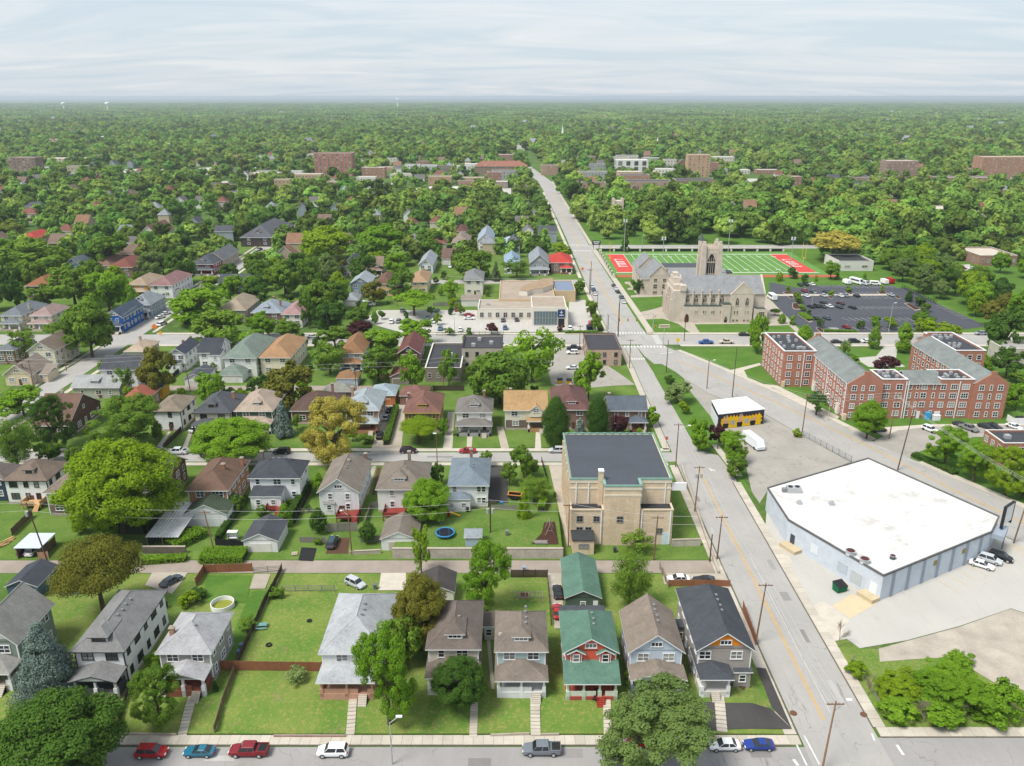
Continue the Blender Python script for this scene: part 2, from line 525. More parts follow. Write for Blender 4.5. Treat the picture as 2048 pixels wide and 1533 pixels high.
sheet('rear_alley',rect(-146,-40,252,256.5),0.03,M_ALLEY)

# pavements: every slab is a piece of its own on a dirty bed
SLAB = {}
def slab_mesh(w, l, m):
  k = (round(w, 2), round(l, 2), m.name)
  if k not in SLAB:
    SLAB[k] = MB().box(-w / 2,w / 2,-l / 2,l / 2,0,0.14).mesh('slab',[m])
  return SLAB[k]
def pavement(name,p0,p1,w,step=1.55,m=CONC,slabs=True,kerb=0,z=0.0):
  p0, p1 = Vector(p0), Vector(p1)
  d = p1 - p0; L = d.length; a = math.atan2(d.y,d.x)
  base = MB().box(0,L,-w / 2,w / 2,-0.2,0.05 if slabs else 0.14)
  if kerb: base.box(0,L,kerb * (w / 2 + 0.02),kerb * (w / 2 + 0.2),-0.2,0.135)
  o = struct(base.build(name,JOINT if slabs else m,None,(p0.x,p0.y,z),a))
  if slabs:
    n = max(1, int(round(L / step)))
    me = slab_mesh(L / n - 0.035,w - 0.02,m)
    for i in range(n):
      q = obj('slab',me,o,((i + 0.5) * L / n,random.uniform(-0.012,0.012),random.uniform(-0.02,0.012)),random.uniform(-0.006,0.006))
      q.rotation_euler.x = random.uniform(-0.006,0.006)
  return o
pavement('front_pavement',(-86,97.25),(41.9,97.25),1.9,1.55,kerb=-1)
pavement('corner_pavement',(56.2,98.9),(112,98.9),1.9,1.8,kerb=-1)
pavement('side_pavement',(42.6,98.4),(42.6,194),1.9,1.8,kerb=-1)
pavement('side_pavement',(42.6,204),(42.6,302),1.7,2.0,slabs=False,kerb=-1)
pavement('side_pavement',(56.85,99.9),(56.85,184),1.9,1.8,kerb=1)
pavement('corner_ramp',(41.9,97.25),(43.6,97.25),1.9,1.0,slabs=False)
pavement('side_pavement',(58.4,187.7),(56.9,207.4),1.6,2.0,slabs=False,kerb=1)
pavement('middle_pavement',(-146,204.0),(43.4,204.0),1.6,1.8,slabs=False,kerb=-1)
pavement('middle_pavement',(-146,194.7),(41.4,194.7),1.5,1.8,slabs=False,kerb=1)
pavement('avenue_pavement',(57.6,322),(52.2,520),2.6,2.0,slabs=False,kerb=1)
pavement('avenue_pavement',(52.2,532),(46.2,950),2.0,2.0,slabs=False,kerb=1)
pavement('avenue_pavement',(38.6,322),(37.2,420),1.8,2.0,slabs=False,kerb=-1)
pavement('avenue_pavement',(36.6,428),(32,841),1.6,2.0,slabs=False,kerb=-1)
pavement('cross_pavement',(58,320.2),(330,320.2),2.2,2.0,slabs=False,kerb=-1)
pavement('cross_pavement',(66,303.0),(330,303.0),1.8,2.0,slabs=False,kerb=1)
pavement('cross_pavement',(-146,320.0),(37,320.0),1.8,2.0,slabs=False,kerb=-1)
pavement('cross_pavement',(-146,303.2),(38,303.2),1.8,2.0,slabs=False,kerb=1)
pavement('side_avenue_pavement',(-146.5,150),(-147.2,302),1.6,2.0,slabs=False)
pavement('side_avenue_pavement',(-160.6,150),(-161,302),1.6,2.0,slabs=False)
pavement('side_avenue_pavement',(-148.2,322),(-154.5,600),1.6,2.0,slabs=False)
pavement('side_avenue_pavement',(-161.6,322),(-168.3,600),1.6,2.0,slabs=False)
for i,(a,c) in enumerate([((63.0,296.3),(75.4,272.9)),((75.4,272.9),(88.1,247.0)),((88.1,247.0),(98.2,220.6)),((98.2,220.6),(101.8,210.6)),((107.9,195.6),(121.3,170.3)),((121.3,170.3),(130.3,153.4))]):
  a,c = Vector(a),Vector(c); d = (c - a).normalized(); nrm = Vector((-d.y,d.x))
  pavement('diagonal_pavement',a + nrm * 1.2,c + nrm * 1.2,1.9,2.0,slabs=False,kerb=-1)

# lots and open ground
sheet('warehouse_lot',[(57.8,162.7),(57.2,145.5),(56.4,131.0),(55.8,120.4),(60.2,121.5),(61.5,118.9),(70.8,121.1),(82.6,125.3),(95.1,130.7),(112.6,116.5),(134.5,145.5),(110.1,155.7),(90.4,195.8),(63.6,180.1)],0.06,M_LOTL)
sheet('dirt_lot',[(64.8,118.8),(70.7,120.9),(82.5,125.1),(95.0,130.6),(112.5,116.4),(100.7,100.8),(84.2,108.2),(80.2,110.2),(76.6,116.5),(69.1,115.9),(63.5,115.3)],0.045,M_DIRT)
sheet('corner_lawn',[(56.9,120.6),(60.1,121.5),(61.5,118.9),(64.7,118.7),(63.5,115.3),(69.1,115.8),(76.6,116.5),(80.2,110.1),(84.1,108.2),(100.7,100.7),(100.2,100.1),(58.2,99.7),(56.8,100.1)],0.05,M_LAWND)
sheet('trailer_lot',[(59.4,264.0),(64.6,248.5),(77.7,230.2),(83.2,214.5),(90.5,196.1),(63.6,180.1),(59.4,172.9),(59.2,179.0),(63.9,205.4),(60.6,228.6),(59.0,251.1)],0.04,M_LOT)
sheet('verge',[(49.9,268.0),(55.6,269.0),(58.8,264.4),(59.0,251.1),(60.6,228.6),(58.6,208.1),(59.2,179.0),(58.3,177.5),(57.4,186.0),(56.7,207.0),(51.4,203.9),(51.1,214.3)],0.058,M_LAWNG)
sheet('verge',[(49.9,277.3),(51.9,279.8),(54.7,279.8),(58.1,270.7),(50.4,269.2)],0.064,M_LAWNG)
sheet('concrete_apron',[(56.4,131.0),(55.8,120.4),(58.5,121.1),(62.9,127.1),(61.2,131.4),(60.1,133.0)],0.07,CONC)
sheet('concrete_apron',[(61.3,131.4),(66.6,135.4),(69.8,132.0),(63.2,127.5)],0.075,plain(C('d2c0a0'),0.12,key='buff_concrete'))
sheet('concrete_apron',[(56.3,154.5),(55.7,145.5),(58.7,146.6),(59.1,156.3)],0.075,CONC)
sheet('church_ground',[(59.2,418.7),(114.0,418.7),(125.1,393.5),(119.9,320.5),(55.6,319.5)],0.03,M_GRAVEL)
for pts in ([(57.2,383.2),(74.4,385.5),(71.9,367.5),(64.3,360.1),(57.0,354.5)],[(58.5,342.4),(66.2,343.8),(71.3,335.1),(73.6,321.5),(57.6,321.5)],
      [(78.2,334.4),(102.3,335.1),(101.1,321.5),(77.6,320.2)],[(104.9,331.6),(118.1,333.0),(117.6,322.1),(102.8,320.5)],
      [(56.4,412.4),(60.2,413.4),(61.1,405.2),(56.7,402.2)],[(56.7,399.3),(61.2,400.2),(61.2,388.8),(56.6,386.9)]):
  sheet('church_lawn',pts,0.08,M_LAWNG)
sheet('car_park',[(135.3,417.9),(146.4,404.2),(156.4,410.2),(196.6,409.2),(196.5,403.3),(201.3,404.2),(200.4,368.4),(201.8,331.2),(179.3,322.6),(129.2,321.3),(125.0,319.4),(121.7,322.0),(122.1,351.1),(123.7,370.1),(126.5,387.4)],0.05,M_LOTD)
sheet('clinic_lot',[(-65.1,340.3),(-61.3,358.8),(-15.7,358.8),(-15.1,344.3),(24.8,344.3),(27.4,378.5),(35.1,378.5),(36.4,324.0),(-2.9,321.9),(-46.0,321.9),(-53.3,328.4)],0.05,M_LOTL)
sheet('rear_lot',[(12.4,295.4),(17.6,306.8),(27.7,306.8),(30.8,289.0),(39.2,265.4),(41.6,257.5),(34.6,256.6),(18.2,252.4),(13.3,258.4)],0.05,M_LOT)
sheet('flats_lot',[(101.2,208.9),(107.0,213.6),(112.7,217.7),(123.2,220.6),(161.2,222.4),(155.7,213.6),(132.3,212.9),(116.4,205.4),(109.7,201.5),(107.3,198.5)],0.058,M_LOT)
sheet('flats_court',[(127.9,287.0),(136.9,289.4),(145.3,301.9),(150.6,301.9),(142.1,284.6),(142.0,276.6),(128.7,276.6)],0.05,M_LOTL)
sheet('flats_walk',[(74.5,270.7),(90.6,281.1),(90.7,278.9),(82.7,272.9),(81.8,264.8),(84.0,258.4),(89.5,256.8),(99.8,228.6),(98.5,226.7),(87.5,254.5),(80.8,258.8),(80.7,268.0),(75.6,269.4)],0.05,CONC)
sheet('flats_walk',[(104.6,218.7),(110.4,220.2),(124.1,222.4),(155.8,223.0),(155.2,222.1),(123.2,220.6),(112.7,217.7),(107.0,213.6)],0.062,CONC)
# yard behind the retaining wall,two metres above the alley
def zter(x,y): return 2.2 + (0.1 - 2.2) * sm((y - 160) / 12)
terrain('raised_yard',-25,10.6,148.9,173,zter,M_LAWN)
sheet('driveway',[(-5.7,193.6),(-1.1,193.6),(-0.9,170.8),(-6.0,170.8)],0.04,M_TAR)
sheet('driveway',[(9.7,194.8),(13.4,195.0),(13.7,153.3),(12.0,153.3)],0.036,CONC2)
# driveways and walks of the middle row
for pts,m in (([(-38.9,202.4),(-30.5,202.4),(-33.6,239.0),(-40.1,239.0)],CONC2),([(-19.1,203.6),(-16.5,203.6),(-17.7,232.4),(-19.8,232.4)],CONC),([(-12.5,203.6),(-11.2,203.6),(-11.4,218.1),(-13.1,218.1)],CONC),
               ([(-4.6,220.7),(-2.6,220.7),(-0.6,203.6),(-2.9,203.6)],CONC2),([(7.0,218.1),(8.2,218.1),(8.1,203.6),(6.3,203.6)],CONC),
               ([(-98.8,203.6),(-97.1,203.6),(-99.3,216.8),(-100.1,216.8)],CONC),([(-91.2,203.6),(-89.8,203.6),(-93.3,218.1),(-94.3,218.1)],CONC),
               ([(-39.8,150.2),(-35.0,150.2),(-35.9,156.9),(-39.9,156.9)],M_SOIL),([(-37.0,193.7),(-35.9,193.7),(-35.2,177.2),(-36.0,177.2)],CONC2),([(-35.5,192.7),(-34.4,192.7),(-33.5,177.2),(-34.3,177.2)],M_SOIL)):
  sheet('driveway', pts, 0.036, m)
# front block yard surfaces
def drape(name,pts,m,dz=0.05,n=10,parent=None):
  """a strip of ground laid on the front terrace: pts = left edge then right edge, from the street upwards"""
  (ax,ay),(bx,by),(cx,cy),(dx,dy) = pts
  bm = MB(); vs = []; k = 10
  for i in range(n + 1):
    t = i / n
    for j in range(k + 1):
      s = j / k
      x = (ax + (bx - ax) * t) * (1 - s) + (dx + (cx - dx) * t) * s
      y = (ay + (by - ay) * t) * (1 - s) + (dy + (cy - dy) * t) * s
      vs.append((x,y,zt(x,y) + dz + 0.05))
  w = k + 1
  bm.add(vs,[(i * w + j,i * w + j + 1,(i + 1) * w + j + 1,(i + 1) * w + j) for i in range(n) for j in range(k)])
  return struct(bm.build(name, m))
for pts,m in (([(-26.3,136.1),(-26.8,142.7),(-21.7,142.7),(-20.9,136.1)],CONC),([(7.7,122.9),(7.3,142.7),(10.1,142.7),(9.4,122.9)],M_GRAVEL),
               ([(32.7,99.2),(33.7,103.9),(41.1,103.9),(43.1,99.4)],M_TAR),([(41.4,103.9),(41.7,113.6),(43.2,113.3),(43.1,99.5)],M_TAR),([(30.1,99.0),(30.1,104.1),(32.2,104.1),(31.8,99.0)],M_TAR),
               ([(-73.1,138.1),(-73.7,142.9),(-66.4,142.9),(-66.3,134.6)],M_GRAVEL),([(-51.9,136.7),(-52.6,142.4),(-49.3,142.4),(-48.8,136.7)],CONC2),
               ([(34.9,111.2),(35.9,112.2),(40.7,112.0),(37.6,106.7)],M_SOIL),([(30.4,138.5),(30.7,142.7),(43.3,142.4),(43.2,138.3)],M_GRAVEL),
               ([(-3.4,107.0),(-4.9,124.9),(-4.3,124.9),(-2.8,107.0)],CONC2),
               ([(-49.5,112.8),(-50.9,135.8),(-48.2,135.8),(-46.3,112.8)],M_LAWNG),([(-59.4,131.3),(-62.1,141.8),(-53.1,141.8),(-50.5,131.3)],M_LAWNG),):
  drape('yard_surface', pts, m)

# patched and resealed squares in the carriageways
rp_ = random.Random(31); TONE = [asphalt(C(c,.72),.4,.2, 'road_patch') for c in ('9b9896', 'a4a2a0', 'bdbab6', '918e8c')]
for k in range(28):
  if k < 14: x,y,w,h,z = rp_.uniform(-60,40),rp_.uniform(88,95),rp_.uniform(1.5,6),rp_.uniform(.8,2.6),.036
  elif k < 20: x,y,w,h,z = rp_.choice((44.6,46.2,52.6,53.6)),104 + 13 * (k - 14) + rp_.uniform(0,5),rp_.uniform(.7,1.6),rp_.uniform(2,6.5),.05
  else: x,y,w,h,z = rp_.uniform(-120,40),rp_.uniform(197,201),rp_.uniform(2,8),rp_.uniform(.8,1.8),.04
  sheet('road_patch',rect(x,x + w,y,min(y + h,95.6) if k < 14 else min(y + h,202) if k > 19 else y + h),z + .004 * (k % 7) * (k < 14 or k > 19) * .8,TONE[k % 4])
# painted markings
mk = MB(); my = MB()
def stripe(bm, p, q, w, z=0.075):
  p, q = Vector(p), Vector(q)
  d = (q - p).normalized(); n = Vector((-d.y,d.x)) * (w / 2)
  bm.add([(p.x - n.x,p.y - n.y,z),(q.x - n.x,q.y - n.y,z),(q.x + n.x,q.y + n.y,z),(p.x + n.x,p.y + n.y,z)],[(0,1,2,3)])
def offs(p, q, o):
  p,q = Vector(p),Vector(q); d = (q - p).normalized(); n = Vector((-d.y,d.x)) * o
  return p + n, q + n
for o in (-0.16,0.16):
  stripe(my,*offs((48.75,101.5),(48.95,192),o),0.13)
  line = [(61.4,284.1),(71.7,264.8),(82.1,245.2),(92.1,223.6),(99.5,206.5),(109.7,179.0),(116.0,165.8),(125.6,146.7)]
  for a,c in zip(line,line[1:]): stripe(my,*offs(a,c,o),0.15)
  stripe(my,*offs((47.6,335),(44.6,500),o),0.15); stripe(my,*offs((44.4,520),(40,840),o),0.15)
struct(my.build('yellow_road_line',M_YEL_LINE))
stripe(mk, (50.4,103),(50.5,150), 0.07)
stripe(mk,(42.8,97.1),(43.0,92.3),0.25); stripe(mk,(41.4,93.5),(41.7,92.3),0.5); stripe(mk,(44.6,98.2),(44.9,92.5),0.25)
stripe(mk,(57.9,96.3),(58.0,94.3),0.45); stripe(mk,(55.1,98.6),(54.9,97.1),0.3)
line = [(64.9,291.8),(75.7,270.1),(88.1,244.1),(98.3,218.7),(102.2,206.5),(110.4,190.0),(120.3,168.6)]
for a, c in zip(line, line[1:]):
  a,c = Vector(a),Vector(c); L = (c - a).length; k = int(L / 9)
  for i in range(max(k, 1)):
    p = a.lerp(c,i / max(k,1)); stripe(mk,p,p + (c - a).normalized() * 3 ,0.12)
stripe(mk,(44.2,318.9),(46.9,319.1),0.5); stripe(mk,(56.2,292.3),(61.3,294.3),0.4); stripe(mk,(52.0,191.8),(53.0,190.6),0.5); stripe(mk,(51.7,192.3),(52.0,190.6),0.5)
struct(mk.build('white_road_line',M_WHITE_LINE))
def crosswalk(p, q, n, w, l):
  """each bar of the crossing is a piece of its own"""
  p,q = Vector(p),Vector(q); d = q - p; a = math.atan2(d.y,d.x)
  bed = struct(MB().box(-d.length / 2,d.length / 2,-l * 0.3,l * 0.3,-0.05,0.046).build('crosswalk',M_ROAD2,None,(*((p + q) / 2),0.012),a))
  me = MB().box(-w / 2,w / 2,-l / 2,l / 2,0,0.012).mesh('crosswalk_bar',[M_WHITE_LINE])
  for i in range(n):
    obj('crosswalk_bar',me,bed,((i + 0.5) / n * d.length - d.length / 2,0,0.06))
crosswalk((41.5,321.0),(55,321.0),11,0.62,2.6)
crosswalk((40.8,301.6),(60,301.6),15,0.62,2.6)
crosswalk((58.2,305),(58.2,318),10,0.62,2.6)
crosswalk((44.2,286),(49.5,286),6,0.5,2.0)
crosswalk((37.4,509),(50.4,509),11,0.6,2.6)
crosswalk((37.0,530),(50.0,530),11,0.6,2.6)
# parking stall lines
pk = MB(); py_ = MB()
for (a,c,n,dx,dy) in (((158.1,410.2),(195.7,409.2),15,1.2,-6),((163.0,395.1),(181.8,395.1),7,1.4,-5),((167.3,385.6),(182.6,385.2),6,1.2,-5),((158.0,371.4),(187.4,370.4),11,1.6,-5.5),
                          ((158.0,371.4),(187.4,370.4),11,3.2,-11),((144.0,350.4),(180.3,350.4),13,1.6,-5.5),((144.0,350.4),(180.3,350.4),13,3.2,-11),((143.8,329.6),(168.4,329.6),9,1.2,-5),((197.2,366.8),(197.5,343.8),9,5,0)):
  a, c = Vector(a), Vector(c)
  for i in range(n + 1):
    p = a.lerp(c,i / n); stripe(pk,p,p + Vector((dx * 0.92,dy * 0.92)),0.13,0.064)
for i in range(9):
  p = Vector((133.5,329.2)).lerp(Vector((136.8,329.2)),i / 8); stripe(pk,p,p + Vector((0.9,-4)),0.18,0.064)
for a,c in (((-44.7,340.8),(-25.4,340.8)),((-46.7,357.2),(-18.7,357.2)),((-39.4,332.5),(-4.4,332.5)),((-13.3,338.0),(23.6,338.0))):
  a,c = Vector(a),Vector(c); n = int((c - a).length / 2.8)
  for i in range(n + 1):
    p = a.lerp(c,i / n); stripe(pk,p,p + Vector((0,-4.8)),0.12,0.064)
struct(pk.build('parking_line',M_WHITE_LINE))
for i in range(8):
  p = Vector((85.5,140.6)).lerp(Vector((106.8,153.4)),i / 7.0); q = p + Vector((2.4,-4.6)); stripe(py_,p,q,0.12,0.078)
for i in range(6):
  p = Vector((106.8,153.4)).lerp(Vector((109.7,150.9)),i / 5.0); stripe(py_,p,p + Vector((3.2,0.4)),0.14,0.078)
struct(py_.build('parking_line',plain(C('d8b985'),0.2,key='faded_yellow_paint')))

# drain covers in the corner pavements
for x,y,l in ((*(44.5,102.9), 'rusty manhole cover in the pavement beside the black sealed strip'),(*(55.5,102.6), 'rusty manhole cover at the kerb across the side street from the black sealed strip')):
  tag(MB().tube((0,0,0),(0,0,0.17),0.55,0.55,14).build('manhole_cover',plain(C('70503f'),0.2,key='rusty_iron'),None,(x,y,0)),l, 'manhole cover', 'manhole covers')

# ---------------------------------------------------------------- building helpers
WIN = {}
def win_mesh(w,h,m,pane,rail=True,cols=1):
  k = (round(w,2),round(h,2),m.name,pane,rail,cols)
  if k in WIN: return WIN[k]
  b = MB(); t = 0.13
  x, z = w / 2, h / 2
  b.box(-x - t,x + t,-0.10,0,z,z + t); b.box(-x - t - 0.05,x + t + 0.05,-0.14,0,-z - t,-z)
  b.box(-x - t,-x,-0.09,0,-z,z); b.box(x,x + t,-0.09,0,-z,z)
  if rail: b.box(-x,x,-0.07,0,-0.04,0.04)
  for c in range(1,cols): q = -x + 2 * x * c / cols; b.box(q - 0.05,q + 0.05,-0.085,0,-z,z)
  if pane:
    b.box(-x, x, -0.03,0,-z, z, 1)
    me = b.mesh('window',[m,GLASS]); pm = None
  else:
    me = b.mesh('window', [m])
    pm = MB().box(-x,x,-0.03,-0.005,-z,z).mesh('pane',[GLASS])
  WIN[k] = (me, pm)
  return WIN[k]
FACE = {'f': 0.0, 'r': R(90), 'b': R(180), 'l': R(-90)}
def window(parent,x,y,z,w,h,face='f',m=None,pane=False,rail=True,cols=1,name='window'):
  me,pm = win_mesh(w,h,m or WHITE,pane,rail,cols)
  o = obj(name,me,parent,(x,y,z),FACE[face])
  if pm is not None: obj('pane', pm, o)
  return o

def roof_mesh(kind,W,D,pitch,ze,mats,th=0.2,hipr=True):
  """kinds: hip, gf (gable to the front), gs (gable ends to the sides), gfh (gable front, hipped rear), flat"""
  x, y = W / 2, D / 2
  b = MB()
  E = [(-x,-y),(x,-y),(x,y),(-x,y)]
  top = [(p[0], p[1], ze) for p in E]
  if kind == 'hip':
    h = pitch * min(W, D) / 2
    if D >= W: r0,r1 = (0,-y + x,ze + h),(0,y - x,ze + h); fs = [(0,1,4),(1,2,5,4),(2,3,5),(3,0,4,5)]
    else: r0,r1 = (-x + y,0,ze + h),(x - y,0,ze + h); fs = [(0,1,5,4),(1,2,5),(2,3,4,5),(3,0,4)]
    if abs(D - W) < 0.3: r1 = (r1[0] + 0.05,r1[1] + 0.25,r1[2])
    b.add(top + [r0, r1], fs)
  elif kind == 'gf':
    h = pitch * x
    b.add(top + [(0,-y,ze + h),(0,y,ze + h)],[(1,2,5,4),(3,0,4,5)])
  elif kind == 'gfh':
    h = pitch * x
    b.add(top + [(0,-y,ze + h),(0,y - x * 0.8,ze + h)],[(1,2,5,4),(3,0,4,5),(2,3,5)])
  elif kind == 'gs':
    h = pitch * y
    b.add(top + [(-x,0,ze + h),(x,0,ze + h)],[(0,1,5,4),(2,3,4,5)])
  elif kind == 'shed':        # high at the back
    h = pitch * D
    b.add([(-x,-y,ze),(x,-y,ze),(x,y,ze + h),(-x,y,ze + h)],[(0,1,2,3)])
  vt = list(b.v); nt = len(b.f)
  b.add([(p[0],p[1],p[2] - th) for p in vt],[tuple(reversed(f)) for f in b.f[:nt]],1)
  n = len(vt)
  # rim
  edges = {}
  for f in b.f[:nt]:
    for i in range(len(f)):
      e = (f[i], f[(i + 1) % len(f)])
      if (e[1],e[0]) in edges: del edges[(e[1],e[0])]
      else: edges[e] = 1
  for (i, j) in edges:
    b.f.append((j,i,i + n,j + n)); b.m.append(1)
  return b.mesh('roof', mats)

def gable_wall(b,W,D,ov,pitch,ze,kind,z0,mi=0):
  """walls of a W x D (eaves) house drawn in by the overhang"""
  x, y = W / 2 - ov, D / 2 - ov
  zw = ze + (pitch * ov * 0.7 if kind in ('gf', 'gs', 'gfh') else 0) - 0.05
  b.box(-x, x, -y, y, z0 - 0.6, zw, mi)
  if kind in ('gf', 'gfh'):
    ap = ze + pitch * W / 2 - 0.24
    for yy in ((-y,y) if kind == 'gf' else (-y,)):
      s = 0.02 if yy < 0 else -0.02
      b.add([(-x,yy,zw - .1),(x,yy,zw - .1),(0,yy,ap),(-x,yy + s * 8,zw - .1),(x,yy + s * 8,zw - .1),(0,yy + s * 8,ap)],
                  [(0,1,2),(5,4,3),(0,3,4,1),(1,4,5,2),(2,5,3,0)],mi)
  if kind == 'gs':
    ap = ze + pitch * D / 2 - 0.24
    for xx in (-x, x):
      s = 0.16 if xx < 0 else -0.16
      b.add([(xx,-y,zw - .1),(xx,y,zw - .1),(xx,0,ap),(xx + s,-y,zw - .1),(xx + s,y,zw - .1),(xx + s,0,ap)],
                  [(0,1,2),(5,4,3),(0,3,4,1),(1,4,5,2),(2,5,3,0)],mi)

def steps(parent,x,y0,y1,z0,z1,w,m,name='steps'):
  b = MB(); n = max(2,int(round((z1 - z0) / 0.18)))
  for i in range(n):
    ya = y0 + (y1 - y0) * i / n
    b.box(x - w / 2,x + w / 2,ya,y1,z0 - 0.3,z0 + (z1 - z0) * (i + 1) / n - 0.004 * i)
  return b.build(name, m, parent)

def house(label,short,ed,ze,kind='hip',pitch=0.6,wall='e9eaec',roof='777270',z0=0.25,ov=0.55,brickw=False,trim=None,lower=None,gable=None,
          porch=None,dormer=None,chim=(),ext=(),vents=0,floors=2,sides='lr',fw=None,near=True,rz=0.0,name='house',cat='house',group=None,door=True,cross=None,front='f',wk=0.86):
  cx, cy, W, D = ed
  t = thing(name,label,cat,(cx,cy,0),rz,group)
  FOOT.append((cx - W / 2 - 1,cx + W / 2 + 1,cy - D / 2 - 3,cy + D / 2 + 1)); MARK.append((short,cx,cy))
  wm = brick(C(wall)) if brickw else siding(C(wall,wk))
  rm = shingle(C(roof)) ; tm = trim or WHITE
  x, y = W / 2 - ov, D / 2 - ov
  b = MB()
  lz = z0 + (ze - z0) * 0.47
  gable_wall(b,W,D,ov,pitch,ze,kind,z0)
  mats = [wm, tm]
  if near:
    for sx in (-1,1):
      b.box(sx * x - 0.09,sx * x + 0.09,-y - 0.03,-y + 0.15,z0,ze - 0.22,1)
  b.build('wall', mats, t)
  if lower:
    MB().box(-x - 0.025,x + 0.025,-y - 0.025,y + 0.025,z0 - 0.5,lz).build('lower_wall',brick(C(lower)),t)
  if gable and kind in ('gf', 'gfh'):
    zb = ze + pitch * ov + 0.3; ap = ze + pitch * W / 2 - 0.5; k = 1 - (zb - ze) / max(0.3,(ap - ze)); k = max(0.3,k)
    MB().add([(-x * k * .9,-y - 0.03,zb),(x * k * .9,-y - 0.03,zb),(0.6,-y - 0.03,ap - .4),(-0.6,-y - 0.03,ap - .4),(-x * k * .9,-y + .02,zb),(x * k * .9,-y + .02,zb),(0.6,-y + .02,ap - .4),(-.6,-y + .02,ap - .4)],[(0,1,2,3),(7,6,5,4),(0,4,5,1),(1,5,6,2),(2,6,7,3),(3,7,4,0)]).build('gable_panel',siding(C(gable)),t)
  if near: MB().box(-x - 0.05,x + 0.05,-y - 0.05,y + 0.05,z0 - 0.7,z0 + 0.42).build('foundation',CONC2,t)
  ro = obj('roof',roof_mesh(kind,W,D,pitch,ze,[rm,tm]),t)
  hgt = pitch * (min(W,D) if kind == 'hip' else (D if kind == 'gs' else W)) / 2
  if near:       # ridge caps
    rb = MB(); k = 0.09
    if kind == 'hip' and D >= W: rb.tube((0,-y + x - .0,ze + hgt),(0,y - x,ze + hgt + .0),k,k,4)
    elif kind == 'gs': rb.tube((-W / 2,0,ze + hgt),(W / 2,0,ze + hgt),k,k,4)
    elif kind == 'gf': rb.tube((0,-D / 2,ze + hgt),(0,D / 2,ze + hgt),k,k,4)
    elif kind == 'gfh': rb.tube((0,-D / 2,ze + hgt),(0,D / 2 - W * .4,ze + hgt),k,k,4)
    if kind == 'hip':
      m_ = min(W, D) / 2
      for sx in (-1,1):
        for sy in (-1,1):
          rb.tube((sx * W / 2,sy * D / 2,ze + .02),(sx * (W / 2 - m_),sy * (D / 2 - m_),ze + hgt),0.07,0.07,4)
    if rb.v: rb.build('ridge_cap',shingle(C(roof,0.95)),ro)
    for k in range(vents):
      vx = (0.7 + 0.1 * (k % 2)) if kind != 'hip' or D >= W else (k - 1) * 1.4
      vy = -D * 0.12 + k * 1.5 if kind != 'hip' or D >= W else 0.8
      vz = ze + hgt - (pitch * abs(vx) if kind != 'gs' and (kind != 'hip' or D >= W) else pitch * abs(vy))
      MB().box(-.2,.2,-.2,.2,-.2,.24).build('roof_vent',GREYM,ro,(vx,vy,vz))
  # windows
  wh = 1.35; fl = []
  if floors == 2: fl = [z0 + 1.9,ze - 1.15]
  else: fl = [z0 + 1.85]
  ww = 0.85
  fws = fw if fw is not None else [(-0.5,2),(0.5,2)]
  for i, zf in enumerate(fl):
    if i == 0 and porch and floors == 2: lst = [(-0.5,2)]
    else: lst = fws
    for (u, c) in lst:
      if near: window(t,u * x,-y,zf,ww * c,wh, 'f',tm,False,True,c)
      else: window(t,u * x,-y,zf,ww * c,wh, 'f',tm,True,True,c)
    ns = max(2, int(D / 3.4))
    for s in sides:
      for k in range(ns):
        v = -y + 2 * y * (k + 0.5) / ns
        window(t,(x if s == 'r' else -x),v,zf,ww * (1 + (k % 2)),wh,s,tm,not near,True,1 + (k % 2))
  if kind in ('gf', 'gfh') and hgt > 2:
    window(t,0,-y - (0.03 if gable else 0),ze + hgt * 0.38,0.55 * 3,0.7, 'f',tm,not near,False,3)
  if kind == 'gs' and hgt > 2:
    for s in sides: window(t,(x if s == 'r' else -x),0,ze + hgt * 0.36,0.8,0.9,s,tm,True)
  if cross:      # gables rising from the front slope: (u,width,height of eave over main eave,projection)
    for (u, cw, dz, pr, cwall) in cross:
      cwm = siding(C(cwall)) if cwall else wm
      zb = ze + dz; hp = pitch * 1.05 * cw / 2
      L = (dz + hp) / pitch + pr + 0.4 if kind == 'gs' else cw
      c = MB()
      gable_wall(c,cw,L,0.3,pitch * 1.05,0, 'gf',-1.5)
      g_ = c.build('cross_gable',cwm,t,(u * x,-D / 2 - pr + L / 2,zb))
      obj('gable_roof',roof_mesh('gf',cw,L,pitch * 1.05,0,[rm,tm]),g_)
      window(g_,0,-L / 2 + 0.3,-0.1,1.5,1.1, 'f',tm,True,True,2)
  if dormer:
    for (u,dw,dk) in (dormer if isinstance(dormer,list) else [dormer]):
      run = 0.34 * min(W, D) / 2
      yf = -D / 2 + run; zb = ze + pitch * run; dh = 0.95
      L = dh / pitch + 1.0
      dm = MB().box(-dw / 2 + .25,dw / 2 - .25,0,L,-0.5,dh).build('dormer',[wm],t,(u * x,yf,zb))
      if dk == 'hip': me = roof_mesh('gfh' if False else 'hip',dw + .3,L * 2,0.55,0,[rm,tm],0.14); oy = L - 0.35
      elif dk == 'shed': me = roof_mesh('shed',dw + .3,L + 1.6,0.18,0,[rm,tm],0.14); oy = L / 2 + 0.4
      else: me = roof_mesh('gf',dw + .3,L * 2,0.7,0,[rm,tm],0.14); oy = L - 0.35
      obj('dormer_roof',me,dm,(0,oy,dh))
      nw = max(2, int(dw / 0.9))
      window(dm,0,0,0.45,min(dw - 0.9,nw * 0.65),0.62, 'f',tm,True,False,nw)
